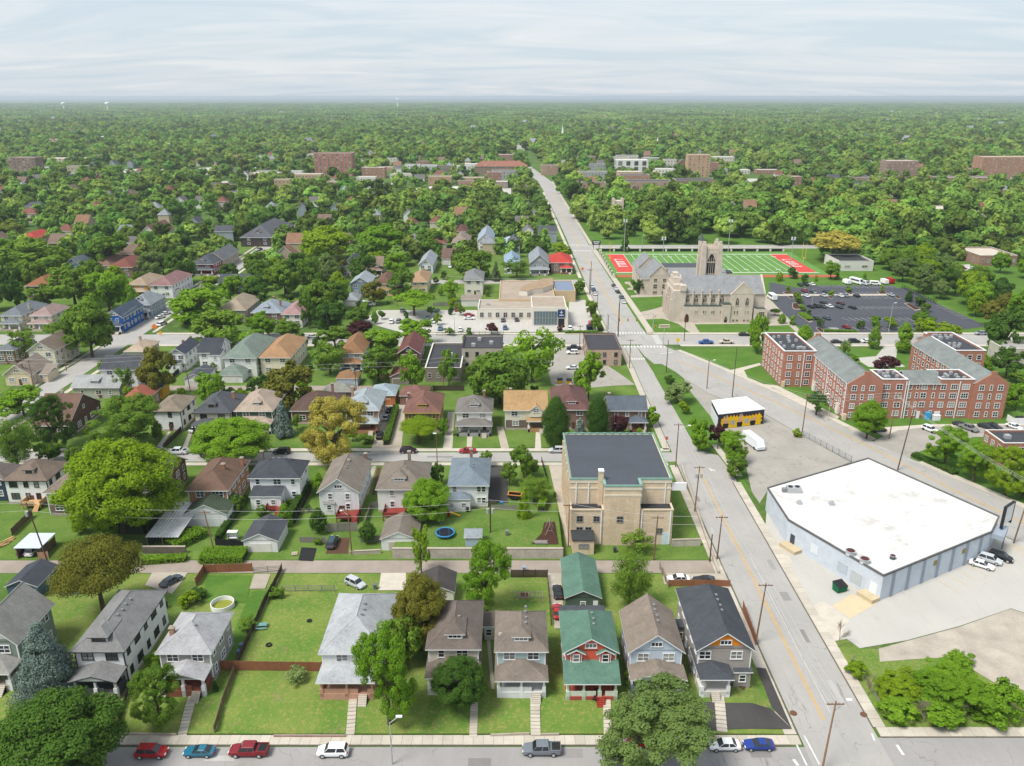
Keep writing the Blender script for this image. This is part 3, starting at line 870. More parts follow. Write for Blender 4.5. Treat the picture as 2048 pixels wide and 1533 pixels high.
  for (u, v, ch, cc) in chim:
    zr = ze + hgt * 0.15
    c = MB().box(-.36,.36,-.36,.36,zr - 1.2 if abs(u) < .98 else z0 - .5,ze + hgt + ch).box(-.45,.45,-.45,.45,ze + hgt + ch,ze + hgt + ch + .15,1)
    c.box(-.2,.2,-.2,.2,ze + hgt + ch + .15,ze + hgt + ch + .32,1)
    c.build('chimney',[brick(C(cc)),CONC2],t,(u * x,v * y,0))
  for (x0,x1,y0,y1,ez,ek,ep,ecol) in ext:
    em = siding(C(ecol)) if ecol else wm
    ew, el = x1 - x0, y1 - y0
    e_ = MB().box(-ew / 2,ew / 2,-el / 2,el / 2,z0 - 0.5,ez - (0.02 if ek == 'flat' else 0)).build('extension',em,t,((x0 + x1) / 2,(y0 + y1) / 2,0))
    if ek == 'flat': MB().box(-ew / 2 - .2,ew / 2 + .2,-el / 2 - .2,el / 2 + .2,ez - 0.1,ez + 0.16).build('extension_roof',rm,e_)
    else: obj('extension_roof',roof_mesh(ek,ew + .5,el + .5,ep,ez,[rm,tm]),e_)
    nn = max(1, int(ew / 2.4))
    for k in range(nn):
      window(e_,-ew / 2 + ew * (k + .5) / nn,-el / 2,z0 + 1.7,0.9,1.2, 'f',tm,True)
    if ez > 5: 
      for k in range(nn): window(e_,-ew / 2 + ew * (k + .5) / nn,-el / 2,ez - 1.2,0.9,1.2, 'f',tm,True)
  if porch:
    p = dict(x0=-1,x1=1,d=2.5,ze=z0 + 3.3,kind='hip',cols=4,floor=z0 + 0.75,rail=None,base=None,steps=0.6,pitch=0.38,col=None)
    p.update(porch)
    px0,px1 = p['x0'] * x,p['x1'] * x; pw,pd = px1 - px0,p['d']
    bm_ = siding(C(p['base'])) if p['base'] else CONC2
    po = MB().box(-pw / 2,pw / 2,-pd,0,z0 - 0.5,p['floor']).build('porch',bm_,t,((px0 + px1) / 2,-y,0))
    if p['kind'] == 'hip':
      me = roof_mesh('hip',pw + .9,pd * 2 + 1.4,p['pitch'],p['ze'],[rm,tm]); 
      # only the front half shows; the rest lies inside the wall
      obj('porch_roof',me,po,(0,0.15,0))
    elif p['kind'] == 'shed':
      obj('porch_roof',roof_mesh('shed',pw + .9,pd + .7,p['pitch'],p['ze'],[rm,tm]),po,(0,-pd / 2 - .1,0))
    elif p['kind'] == 'gf':
      obj('porch_roof',roof_mesh('gf',pw + .9,pd + .9,p['pitch'],p['ze'],[rm,tm]),po,(0,-pd / 2 - .1,0))
      MB().add([(-pw / 2,-pd - .2,p['ze']),(pw / 2,-pd - .2,p['ze']),(0,-pd - .2,p['ze'] + p['pitch'] * pw / 2),(-pw / 2,-pd - .1,p['ze']),(pw / 2,-pd - .1,p['ze']),(0,-pd - .1,p['ze'] + p['pitch'] * pw / 2)],[(0,1,2),(5,4,3),(0,3,4,1),(1,4,5,2),(2,5,3,0)]).build('porch_gable',wm,po)
    MB().box(-pw / 2 + .02,pw / 2 - .02,-pd + .02,-.02,p['ze'] - 0.42,p['ze'] - 0.2).build('porch_beam',tm,po)
    cm = siding(C(p['col'])) if p['col'] else tm
    n = p['cols']
    for k in range(n):
      u = -pw / 2 + .25 + (pw - .5) * k / max(1,n - 1)
      MB().box(-.17,.17,-.17,.17,p['floor'],p['ze'] - .4).box(-.3,.3,-.3,.3,z0 - .3,p['floor'] + .95).build('column',cm,po,(u,-pd + .3,0))
    su = p['steps'] * pw / 2
    if p['rail']:
      rmat = siding(C(p['rail']))
      for a_,c_ in ((-pw / 2 + .3,su - .75),(su + .75,pw / 2 - .3)):
        if c_ - a_ > .5: MB().box(a_,c_,-pd + .12,-pd + .3,p['floor'],p['floor'] + .85).build('railing',rmat,po)
      for s in (-1,1): MB().box(s * (pw / 2 - .2) - .08,s * (pw / 2 - .2) + .08,-pd + .3,-.1,p['floor'],p['floor'] + .85).build('railing',rmat,po)
    steps(po,su,-pd - 1.5,-pd + .02,z0 - .1,p['floor'],1.35,p.get('stepm') or CONC)
    MB().box(-.5,.5,-.08,0,p['floor'],p['floor'] + 2.1).build('door',siding(C(p.get('door', '5a3a2a'))),t,(su + (px0 + px1) / 2,-y,0))
  elif door:
    MB().box(-.5,.5,-.08,0,z0,z0 + 2.1).build('door',siding(C('6a4a3a')),t,(0.15 * x,-y,0))
  return t

def garage(label,short,ed,ze=2.6,kind='gf',pitch=0.45,wall='e9eaec',roof='55585c',door=True,z0=0.05,rz=0.0,group=None,win=False,dcol='e4e2dc',name='garage',near=True):
  cx, cy, W, D = ed
  t = thing(name,label, 'garage',(cx,cy,0),rz,group)
  FOOT.append((cx - W / 2,cx + W / 2,cy - D / 2 - 2,cy + D / 2)); MARK.append((short,cx,cy))
  ov = 0.3
  b = MB(); gable_wall(b,W,D,ov,pitch,ze,kind,z0); b.build('wall',siding(C(wall)),t)
  obj('roof',roof_mesh(kind,W,D,pitch,ze,[shingle(C(roof)),WHITE],0.16),t)
  if door:
    w = min(W - 1.6,4.6)
    d = MB()
    for k in range(4): d.box(-w / 2,w / 2,-.07,0,z0 + .02 + k * .53,z0 + .53 + k * .53 - .03)
    d.build('garage_door',siding(C(dcol)),t,(0,-D / 2 + ov,0))
    MB().box(-w / 2 - .1,w / 2 + .1,-.04,0,z0,z0 + 2.25).build('door_frame',WHITE,t,(0,-D / 2 + ov + .02,0))
  if win:
    window(t,0,-D / 2 + ov,z0 + 1.4,.8,.8, 'f',WHITE,True)
    window(t,W / 2 - ov,0,z0 + 1.6,.7,.8, 'r',WHITE,True)
    MB().box(-.45,.45,-.06,0,z0,z0 + 2.05).build('door',WHITE,t,(W / 2 - ov - .9,-D / 2 + ov,0))
  return t

# ---------------------------------------------------------------- houses
Z1 = 1.15
house('sage grey gabled house with grey roof at the lower left edge of the picture', 'the sage gabled house',(-85.1,115.1,9.5,11.5),8.0, 'gf',0.95, '7d8a80', '8b8a86',z0=Z1,gable='c5c8c2',porch=dict(d=3.2,floor=Z1+1.15,ze=Z1+3.75,kind='hip',rail='dcdcd8'))
house('long white two-storey house with big grey hip roof and small front dormer', 'the long white hip-roofed house',(-66.6,116.3,8.9,17.4),8.0, 'hip',0.62, 'e8e9ec', '7e7e7e',z0=Z1,trim=plain(C('3a3d40'),key='black_trim'),
      dormer=(-0.05,3.2, 'hip'),chim=[(-0.02,-0.1,-0.8, 'b07050')],vents=4,porch=dict(d=3.4,floor=Z1+1.1,ze=Z1+3.7,kind='gf',x0=-0.8,x1=0.95,pitch=0.3,cols=3,rail='4a4b50',base='55565a',col='e8e9ec'))
house('small grey house with pale grey pyramid roof and tan chimney', 'the small grey pyramid-roofed house',(-53.0,113.6,9.2,11.2),7.4, 'hip',0.6, '9a9895', 'a3a3a6',z0=Z1,chim=[(-0.75,-0.35,-0.6, 'b5835e')],vents=1,
      porch=dict(d=3.2,floor=Z1+1.15,ze=Z1+3.75,kind='gf',x0=-0.75,x1=0.95,pitch=0.3,cols=3,base='8c5545',rail='8c5545'))
house('broad white house with pale grey hip roof and orange brick porch', 'the broad white house with orange brick porch',(-25.7,115.7,10.8,16.8),7.9, 'hip',0.62, 'e6e6e6', 'a7aaae',z0=Z1,vents=3,
      porch=dict(d=3.2,floor=Z1+1.15,ze=Z1+3.75,kind='hip',base='c79a84',rail='c79a84',col='c79a84',cols=3,x1=0.75),fw=[(-0.35,2),(0.5,2)])
house('cream house with dark taupe hip roof half hidden behind two trees', 'the cream house with taupe roof',(-9.5,115.2,9.1,13.6),7.9, 'hip',0.66, 'd9d2c4', '6f655f',z0=Z1,dormer=(0.05,3.2, 'hip'),vents=1,
      porch=dict(d=3.2,floor=Z1+1.15,ze=Z1+3.75,kind='hip',base='cfc8ba',rail='cfc8ba',cols=3),ext=[(4.6,6.2,4.5,7.5,4.2, 'shed',0.2, 'd9d2c4')],fw=[(-0.5,1),(0.35,2)])
house('pale blue foursquare house with taupe hip roof and white porch wall', 'the pale blue foursquare house',(1.5,113.2,8.8,11.0),8.0, 'hip',0.66, 'b7cbcd', '7c726a',z0=Z1,dormer=(0.0,2.9, 'hip'),vents=4,
      chim=[(-0.85,-0.35,-2.4, 'e8e4dc')],porch=dict(d=3.2,floor=Z1+1.15,ze=Z1+3.75,kind='hip',base='e8e8e8',rail='e9e9e9',cols=3,steps=0.62,door='6a6a70'))
t = house('coral red house with green gabled roof, twin bays and red front steps', 'the green-roofed coral house',(12.7,113.3,9.2,11.4),7.8, 'gfh',0.6, 'd8604a', '5a7a6c',z0=Z1,fw=[],vents=3,sides='lr',
      porch=dict(d=3.6,kind='shed',ze=4.7,pitch=0.36,base='b0584a',rail='dfe6da',col='cfe0cc',cols=4,steps=0.35,stepm=plain(C('a03c30'),key='red_steps'),door='7a2018'))
for s in (-1,1):            # the twin bays over the porch roof
  W_, D_ = (t.children[0], 0)
  bay = MB().prism([(-1.3,0),(-0.75,-0.75),(0.75,-0.75),(1.3,0)],5.6,7.7).build('bay_window',siding(C('d8604a')),t,(s * 2.35,-4.75,0))
  obj('bay_roof',roof_mesh('gf',3.0,2.6,0.55,7.7,[shingle(C('5a7a6c')),WHITE]),bay,(0,0.2,0))
  window(bay,0,-0.75,6.7,0.9,1.3, 'f',WHITE,True)
  for q in (-1,1):
    w_ = window(bay,q * 1.02,-0.38,6.7,0.5,1.3, 'f',WHITE,True); w_.rotation_euler.z = q * R(53)
MB().box(-3.9,4.0,-1,3,Z1 - .3,4.6).build('rear_extension',siding(C('5d6b60')),t,(-.1,8.2,0))
MB().box(-4.1,4.2,-1.2,3.4,4.6,4.8).build('rear_roof',shingle(C('4d5156')),t,(-.1,8.2,0))
house('light blue gabled house with tan shingle roof and broad low porch gable', 'the light blue gabled house',(23.3,113.6,9.3,11.5),7.6, 'gf',0.75, 'c3d0de', '857a70',z0=Z1,vents=4,fw=[(-0.5,2),(0.5,2)],
      porch=dict(d=3.2,floor=Z1+1.15,ze=Z1+3.75,kind='gf',pitch=0.3,cols=4,base='5e6870',rail='dfe2e4',col='6a747b',steps=0.55))
house('taupe gabled house with charcoal roof and orange gable panel beside the side street', 'the orange-gabled house',(34.4,116.7,9.6,17.7),8.0, 'gfh',0.72, 'a29b95', '4a4e54',z0=Z1,gable='f09020',vents=4,sides='lr',fw=[(-0.75,2),(0.45,2)],
      porch=dict(d=3.2,floor=Z1+1.15,ze=Z1+3.9,kind='hip',x0=-1.0,x1=0.1,cols=2,steps=0.0,base='d8d5cf',pitch=0.3),ext=[(1.7,4.4,-9.0,-6.0,4.2, 'shed',0.2, 'a29b95'),(-5.8,-4.2,2.0,4.0,4.6, 'flat',0, '8d8a86')])
# row across the alley, seen from behind
house('white house with brown hip roof and raw timber deck at the left edge', 'the white house with timber deck',(-115.4,177.4,11.1,10.7),6.4, 'hip',0.62, 'e9e9e9', '77695f',dormer=(0.1,2.6, 'hip'),trim=DARK,fw=[(-0.6,2),(0.0,1),(0.5,1)],sides='r',ext=())
house('brown brick house with taupe hip roof behind the huge lime tree', 'the brown brick house',(-102.5,173.0,10.7,13.4),6.2, 'hip',0.6, 'd2ccc2', '82756b',lower='6a5048',sides='r')
house('dark red brick house with slate grey gabled roof beside the huge lime tree', 'the dark red brick house',(-86.5,179.9,9.4,12.0),5.6, 'gs',0.62, '6d2f2a', '5b5d60',brickw=True,sides='r',dormer=(0.6,2.4, 'gf'))
house('orange brick house with broad brown hip roof and two tall chimneys', 'the orange brick house',(-70.4,175.6,10.0,17.2),6.4, 'hip',0.58, 'b5773e', '6d574b',brickw=True,chim=[(0.35,-0.1,0.2, 'b06c40'),(0.95,0.55,-0.6, 'b06c40')],sides='r',fw=[(-0.4,2),(0.5,3)])
house('white house with charcoal hip roof and low rear wing with red steps', 'the white house with red rear steps',(-56.6,178.0,12.7,9.9),6.6, 'hip',0.6, 'e9ebee', '474b52',vents=4,chim=[(-0.85,0.8,0.2, '5a5556')],sides='r',fw=[(-0.7,1),(0.1,2),(0.75,1)],
      ext=[(-4.9,2.2,-8.2,-4.0,3.6, 'shed',0.2,None)])
t = house('white and grey gabled house with tan roof and red rear deck', 'the house with the red deck',(-40.1,176.1,10.0,18.4),5.9, 'gfh',0.72, 'dcdde0', '837a71',chim=[(0.1,0.2,-0.4, '7a5548'),(0.8,0.9,-1.4, '7a4a3a')],sides='r',fw=[(-0.45,1),(0.45,1)],ext=[(-3.6,-1.2,-8.8,-6.5,3.3, 'shed',0.2,None)],vents=2)
t = house('white house with taupe hip roof and wide rear dormer', 'the white house with rear dormer',(-25.8,175.2,11.9,14.4),6.2, 'hip',0.6, 'e6e6e4', '7d746b',dormer=[(-0.1,3.2, 'hip')],chim=[(0.1,0.9,0.1, '8a8078')],sides='lr',vents=1,fw=[(-0.4,1),(0.5,2)])
t = house('white house with blue grey hip roof, its rear wall stripped for repairs', 'the house under repair',(-10.2,177.6,9.9,15.3),6.2, 'hip',0.5, 'e7e8ea', '74808a',chim=[(0.0,0.95,0.4, '9a5f48')],vents=2,sides='lr',fw=[(-0.75,1),(0.55,1),(0.8,1)],door=False,
      ext=[(-5.4,0.4,-9.4,-5.6,3.7, 'hip',0.4,None)])
for i,(x0,x1,z0_,z1_,c) in enumerate(((0.5,1.9,4.4,5.8, 'f2f2f2'),(1.0,2.4,3.1,4.3, 'eeeeea'),(2.0,3.6,3.0,3.4, 'd9953c'),(2.0,3.4,3.4,4.4, '2a2523'),(0.9,3.9,0.6,2.9, '9a8d93'),(0.3,1.8,5.9,6.1, '2a2624'))):
  MB().box(x0,x1,-0.12 - 0.012 * i,-0.01,z0_,z1_).build('stripped_panel',plain(C(c),0.25,2.0,9.0),t,(0,-4.75,0))
# north side of the middle street
house('orange brick house with pale blue grey hip roof behind the yellow tree', 'the pale-roofed brick house',(-43.5,225.5,10.4,16.2),6.4, 'hip',0.6, 'b58560', '9aa3a8',brickw=True,dormer=(0.0,2.8, 'hip'),chim=[(-0.95,0.3,0.4, 'c58f6c')],porch=dict(d=2.8,kind='hip',base='b08060',col='b08060',cols=2),sides='r')
house('brown brick house with maroon brown hip roof and front dormer', 'the maroon-roofed brick house',(-26.0,224.0,11.0,15.9),6.2, 'hip',0.6, '7d5a48', '7b5a50',brickw=True,dormer=(0.0,2.8, 'hip'),chim=[(-0.97,0.3,-1.0, '8d4438')],sides='r',fw=[(-0.7,1),(0.0,2),(0.7,1)],trim=plain(C('d8c060'),key='yellow_trim'))
house('white foursquare house with grey hip roof and low hipped porch', 'the white foursquare house',(-10.9,221.1,10.9,11.5),6.6, 'hip',0.6, 'e4e2da', '787470',dormer=(0.0,3.0, 'hip'),chim=[(0.55,0.5,0.3, '8a5040')],porch=dict(d=2.6,kind='hip',cols=4,base='a8a8a4',col='8b8d90'),sides='lr')
house('cream house with golden tan side-gabled roof and one front gable', 'the golden-roofed house',(4.0,223.5,13.0,11.5),6.3, 'gs',0.72, 'ded8c6', 'a98b64',lower='5d4640',chim=[(-0.75,0.1,0.3, '8a4e3e')],cross=[(0.5,4.2,0.1,0.5,None)],sides='r',porch=dict(d=1.8,x0=0.1,x1=0.95,kind='shed',base='b59065',cols=2,pitch=0.25),fw=[(-0.55,2),(0.5,2)])
house('brick house with maroon hip roof between two dark conical trees', 'the maroon house between conical trees',(17.2,227.4,11.2,18.9),6.4, 'hip',0.6, '8d5f52', '6b4f4c',brickw=True,dormer=(0.05,3.0, 'hip'),sides='lr',chim=[(0.1,0.3,0.2, '5a3c34')])
house('red brick house with slate blue side-gabled roof by the side street', 'the slate-roofed corner house',(33.6,223.0,11.8,9.5),6.0, 'gs',0.62, '8f5a48', '5a626c',brickw=True,chim=[(-0.9,0.3,0.3, '8f6a5c')],porch=dict(d=3.0,x0=0.1,x1=0.98,kind='hip',base='9a6a5a',col='e6e6e6',cols=2),sides='r',fw=[(-0.6,1),(0.0,1),(0.7,1)])
house('white box house with mossy brown hip roof and black door', 'the white box house',(-99.8,223.1,8.9,13.0),6.4, 'hip',0.5, 'eceef0', '857a6c',trim=DARK,sides='r',fw=[(0.2,1)])
house('cream house with charcoal hip roof and dark dormer', 'the cream charcoal-roofed house',(-86.2,223.0,11.3,15.5),6.4, 'hip',0.6, 'd8d2bf', '54575c',dormer=(-0.1,2.6, 'hip'),chim=[(0.7,0.2,-0.3, 'a8703f')],sides='r',porch=dict(d=2.6,kind='hip',cols=3,base='b5b0a8'),trim=plain(C('4a4034'),key='brown_trim'))
house('dark green house with beige hip roof beside the blue spruce', 'the dark green house',(-74.7,224.6,11.4,15.4),6.4, 'hip',0.62, '49604f', 'a8988a',dormer=(0.1,2.6, 'hip'),sides='r',porch=dict(d=2.6,kind='hip',cols=3,base='8f8a80'),fw=[(-0.45,2),(0.45,2)])
house('low brown-roofed bungalow behind the yellow tree', 'the low brown bungalow',(-59.0,229.7,13.9,15.0),4.4, 'hip',0.5, '8b6a58', '5e4c45',floors=1,chim=[(0.55,0.7,0.7, 'a0644a')],dormer=(0.1,2.2, 'gf'),sides='r')
house('dark craftsman bungalow with brown roof and half-timbered side gable', 'the half-timbered bungalow',(-131.1,221.6,11.1,19.8),4.0, 'gs',0.62, '5d463c', '71594f',floors=1,chim=[(-0.2,0.1,0.4, 'd8d0c8')],sides='r')
# blocks to the left
house('cream cottage with tan steep gable and brick chimney by the left street', 'the cream gabled cottage',(-166.2,262.9,9.7,13.8),3.9, 'gf',0.75, 'd8c8ad', '8b8076',floors=1,chim=[(0.35,-0.9,0.2, 'a87860')],cross=None,sides='r',near=False,ext=[(4.0,8.0,-3,4,3.0, 'shed',0.2,None)])
house('long cream house with two taupe roof gables along the left street', 'the long cream house',(-168.2,283.7,10.4,17.3),6.3, 'gf',0.7, 'ddd6c4', '82746a',sides='r',near=False,dormer=None,cross=None)
house('white house with broad charcoal side-gabled roof beside the left street', 'the white charcoal-gabled house',(-131.8,262.0,13.0,13.0),6.0, 'gs',0.5, 'e6e8ea', '4b4e54',sides='r',near=False)
house('low grey house with wide pale roof and dormers beside the left street', 'the low wide grey house',(-134.0,248.8,16.0,10.0),3.9, 'gs',0.55, 'b5b3a8', '9a9c9c',floors=1,dormer=[(-0.1,3.0, 'shed')],sides='r',near=False,fw=[(-0.6,1),(0.1,2),(0.6,1)])
house('house with red tile roof among the trees', 'the red-tiled house',(-116.1,236.2,8.3,11.5),4.4, 'hip',0.7, 'b09078', 'a06250',floors=1,sides='r',near=False)
house('bright blue gabled house with navy roof on the street corner', 'the bright blue house',(-163.7,331.6,7.7,21.0),6.4, 'gf',0.85, '1f5fae', '4d5968',gable='c5ccd0',sides='r',near=False,porch=dict(d=2.5,kind='hip',cols=3,base='9a9a98'),fw=[(-0.4,1),(0.4,1)])
house('ochre yellow foursquare house with tan hip roof', 'the ochre yellow house',(-181.3,393.8,10.5,21.3),6.3, 'hip',0.55, 'd39a2e', 'a08f7a',sides='r',near=False,porch=dict(d=2.5,kind='hip',cols=3,base='c58a2a'))
house('white house with dusky rose hip roof beside the ochre house', 'the rose-roofed white house',(-169.1,395.1,11.5,27.0),6.3, 'hip',0.6, 'e9e9ea', '8d6d6c',sides='r',near=False,ext=[(-1,5.5,-9.5,-5.5,3.2, 'hip',0.5,None)])
house('dark half-timbered house with slate roof and tall decorated front gable', 'the half-timbered slate house',(-137.1,395.8,15.1,12.0),5.4, 'gs',0.62, '5d6066', '4b4f57',sides='r',near=False,cross=[(0.1,6.0,0.4,1.4, 'c9ccd0')])
house('pale blue grey gabled house with grey roof next to the bright blue house', 'the pale grey-blue house',(-163.7,353.2,10.7,17.7),6.0, 'hip',0.7, '8fa0b0', '8a9196',sides='r',near=False,dormer=(0.0,2.6, 'gf'),porch=dict(d=2.5,kind='hip',cols=3,base='a5a8aa'))
house('cream house with grey hip roof at the left edge', 'the cream grey-roofed house',(-208.4,335.6,9.6,20.8),6.2, 'hip',0.6, 'd6cfbc', '70767c',sides='r',near=False,chim=[(0.8,-0.2,0, 'd8d4cc')],porch=dict(d=2.6,kind='hip',cols=3,base='b5a898'))
house('long cream house with pinkish hip roof behind a hedge', 'the cream pink-roofed house',(-196.0,333.2,9.6,15.9),6.2, 'hip',0.6, 'ddd3bd', '9a8480',sides='r',near=False,porch=dict(d=2.6,kind='hip',cols=3,base='c5b8a0'))
house('narrow white house with navy gabled roof and brick chimney', 'the narrow white navy-roofed house',(-118.4,278.8,6.6,14.7),6.3, 'gf',0.7, 'e6e8e9', '454a55',sides='r',near=False,chim=[(-0.3,0.3,0.2, 'a0553e')],ext=[(-2.5,1.5,-9,-6,3.6, 'shed',0.2,None)])
house('white house with black gabled roof and arched side window', 'the white black-roofed house',(-107.8,280.1,8.5,12.7),6.2, 'gs',0.6, 'e8e9ec', '43464d',sides='r',near=False,ext=[(1,4.5,-8,-4,6.0, 'shed',0.2,None)])
t = house('white house with large sage green hip roof and two red rear balconies', 'the sage-roofed house',(-94.1,277.9,12.0,25.1),7.0, 'hip',0.62, 'e0e2dc', '75827a',sides='r',near=False)
for zf in (0.6,3.6):
  MB().box(-5.4,4.2,-2.6,0,zf - .2,zf).build('balcony',WOODR,t,(0.4,-7.4 ,0))
  MB().box(-5.4,4.2,-2.65,-2.55,zf,zf + 1.0).build('balcony_rail',WOODR,t,(0.4,-7.4,0))
house('cream house with terracotta orange hip roof', 'the orange-roofed cream house',(-82.4,279.1,11.4,24.4),6.6, 'hip',0.62, 'e0d6c0', 'a38160',sides='r',near=False)
house('beige roofed house on the corner of the two left streets', 'the beige corner house',(-137.4,287.3,8.1,13.5),4.6, 'hip',0.5, 'c9bfae', 'ab9a88',floors=1,sides='r',near=False,chim=[(-0.5,0.5,0.8, 'c8b8a5')])
house('grey-tan hip-roofed house with a row of roof vents', 'the tan vented-roof house',(-120.5,349.1,12.6,23.5),5.5, 'hip',0.6, '9a8f82', '9a8d7b',sides='r',near=False)
house('brick house with blue grey hip roof and white dormer', 'the blue-grey brick house',(-103.9,340.3,13.5,17.1),5.8, 'hip',0.55, '7d5548', '8b95a0',sides='r',brickw=True,near=False,dormer=(-0.1,2.6, 'hip'),chim=[(0.0,0.5,0.3, 'a05544'),(0.7,-0.2,0.3, 'a05544')])
house('white house with dusty pink hip roof in the trees', 'the pink-roofed white house',(-92.6,339.4,9.3,20.9),5.8, 'hip',0.55, 'e2ded8', '9f8080',sides='r',near=False)
house('house with rust brown hip roof at the left among tall trees', 'the rust-roofed house',(-229.1,393.6,11.9,22.8),6.0, 'hip',0.6, '6b5548', '8d5f46',sides='r',near=False)
house('maroon house with charcoal roofs and dormer on the side avenue', 'the maroon side-avenue house',(-168.8,445.6,13.2,20.8),6.0, 'hip',0.6, '8b2f35', '53565e',sides='r',near=False,dormer=(0,2.4, 'hip'),porch=dict(d=2.4,kind='hip',cols=3,base='a8a29a'))
house('beige house with grey gabled roof behind the maroon house', 'the beige gabled house',(-167.2,463.0,11.5,29.2),6.0, 'gf',0.7, 'b09a8d', '6b6c70',sides='r',near=False)
house('brown brick house with red brown hip roof, second from the rust roof', 'the red-brown brick house',(-209.6,438.8,14.1,24.1),6.0, 'hip',0.55, '8a6452', '7b4e45',brickw=True,sides='r',near=False)
house('brown house with wide hip roof left of the red-brown brick house', 'the wide brown house',(-222.9,445.7,11.6,24.7),5.6, 'hip',0.55, '6f5346', '7d6154',sides='r',near=False)
# blocks in the middle
house('white house with brown hip roof, dark band and pale blue walls', 'the brown hip-roofed blue house',(-56.8,282.5,8.9,20.9),6.6, 'hip',0.75, 'cfd8e2', '8d6a4c',sides='r',near=False,porch=dict(d=2.4,kind='hip',cols=3,base='6a7890'))
house('maroon-roofed house half hidden behind two green trees', 'the hidden maroon house',(-36.9,284.7,8.5,19.4),5.5, 'gf',0.7, '6b4a42', '6d4743',sides='r',near=False)
house('brown brick house with two white-windowed gables', 'the twin-gabled brick house',(-76.2,439.4,12.8,12.0),5.6, 'gs',0.7, '7d5648', '857366',brickw=True,near=False,sides='r',cross=[(-0.5,3.6,0.3,0.5,None),(0.5,3.6,0.3,0.5,None)],porch=dict(d=2.2,kind='hip',cols=4,base='7a5a4c'))
house('slate blue house with light grey gabled roof', 'the slate blue house',(-74.0,395.2,10.3,17.8),6.2, 'gf',0.6, '7f93a8', '9aa2a8',sides='r',near=False,ext=[(-4,0,-8,-5,3.4, 'shed',0.2,None)])
house('buff house with dark brown hip roof beside the slate blue house', 'the buff brown-roofed house',(-62.4,396.8,9.1,21.2),6.2, 'hip',0.65, 'dcb888', '6f5648',sides='r',near=False)
house('buff house with tan hip roof and ivy', 'the buff tan-roofed house',(-45.8,400.9,9.2,21.6),6.2, 'hip',0.65, 'd5c29c', 'a5876c',sides='r',near=False)
house('tall cream house with grey pyramid roof beside the flat clinic', 'the tall cream house',(-18.8,397.7,10.0,20.4),7.6, 'hip',0.6, 'ddd8cc', '7d7f80',sides='r',near=False,ext=[(-4.0,4.4,-9.0,-5.5,4.6, 'hip',0.5,None)])
house('grey house with tall front gable and porch by the back street', 'the grey tall-gabled house',(15.0,450.8,11.2,29.4),6.2, 'gf',0.85, '9a9ea2', '8d949a',sides='r',near=False,porch=dict(d=2.4,kind='hip',cols=3,base='a8aaac'))
house('brick house with bright red hip roof by the avenue', 'the bright red-roofed house',(27.3,451.1,12.5,22.3),6.0, 'hip',0.5, '8d6355', 'b5433c',brickw=True,near=False,sides='r',porch=dict(d=2.6,kind='hip',cols=3,base='8d6355',x0=-0.1))
house('white gabled house with silver roof among the trees', 'the white silver-roofed house',(-16.7,524.6,10.8,30.4),6.2, 'gf',0.9, 'e9eaec', '9aa6b4',sides='r',near=False)
house('house with tan pyramid roof left of the white silver-roofed house', 'the tan pyramid house',(-32.2,517.4,11.4,26.2),6.0, 'hip',0.75, '9a8878', '8f8276',sides='r',near=False,ext=[(-3.5,3.5,-9,-5,4.0, 'hip',0.5,None)])
house('white and black house with gable roof above a paved yard', 'the white black-gabled house',(-62.8,511.9,9.5,27.6),6.0, 'hip',0.7, 'e3e3e3', '8b8b90',sides='r',near=False,porch=dict(d=2.2,kind='hip',cols=3,base='b0b0b0'))
house('white cottage with pale grey roof behind leafy trees', 'the white cottage',(-47.3,453.2,8.6,28.8),5.0, 'gf',0.8, 'e2e4e8', '9aa0a8',sides='r',near=False)
house('charcoal-roofed grey house left of the twin-gabled brick house', 'the charcoal grey house',(-88.3,442.0,7.9,27.9),6.2, 'gf',0.7, '9aa3ac', '4b5058',sides='r',near=False)
house('small blue house with pale roof right of the white silver-roofed house', 'the small blue house',(-1.6,520.7,7.8,16.4),4.6, 'hip',0.6, '4f7fb0', '9fb0bf',sides='r',near=False,floors=1)
house('brown brick house peeking from trees above the tan pyramid house', 'the brown brick far house',(-34.7,559.7,8.1,22.8),6.0, 'hip',0.6, '8a5a4a', '6b4a44',sides='r',near=False,brickw=True)
house('blue-roofed house in the trees right of the tall cream house', 'the blue-roofed house',(0.0,450.4,9.2,23.7),6.0, 'hip',0.8, 'dfe2e6', '8fa3b8',sides='r',near=False)
house('dark brown house with dormered roof at the end of the side avenue', 'the dark dormered house',(-165.4,551.4,22.1,55.4),6.0, 'hip',0.6, '4a3f40', '5f5f66',sides='r',near=False,dormer=(0,4, 'gf'))
house('half-timbered white and brown house deep in the trees', 'the half-timbered white house',(-239.8,548.7,12.2,29.3),6.0, 'gf',1.0, 'e2ddd2', '7d5a52',sides='r',near=False)
house('small white house with grey roof by the half-timbered white house', 'the small white grey-roofed house',(-263.2,559.4,12.2,15.0),4.5, 'gs',0.6, 'e6e6e2', '7d858c',sides='r',near=False,floors=1)
house('house with red tile roof at the far left among trees', 'the far left red-roofed house',(-315.8,538.7,11.1,24.5),5.0, 'hip',0.6, '9a7a68', 'b04a42',sides='r',near=False,floors=1)
house('blue gabled house half hidden at the left among trees', 'the hidden blue house',(-237.1,443.7,8.8,24.6),6.0, 'gf',0.9, '5f86b5', '6a7480',sides='r',near=False)
house('grey-roofed brick house at the left picture edge above the cream cottage', 'the left edge brick house',(-183.9,286.2,7.4,14.2),5.5, 'hip',0.5, '8d6a5a', '6d7278',sides='r',near=False,brickw=True)
house('dark blue house cut by the left edge of the picture', 'the dark blue edge house',(-124.9,177.6,7.8,8.1),6.2, 'hip',0.6, '34465a', '6d6460',sides='r',near=False)
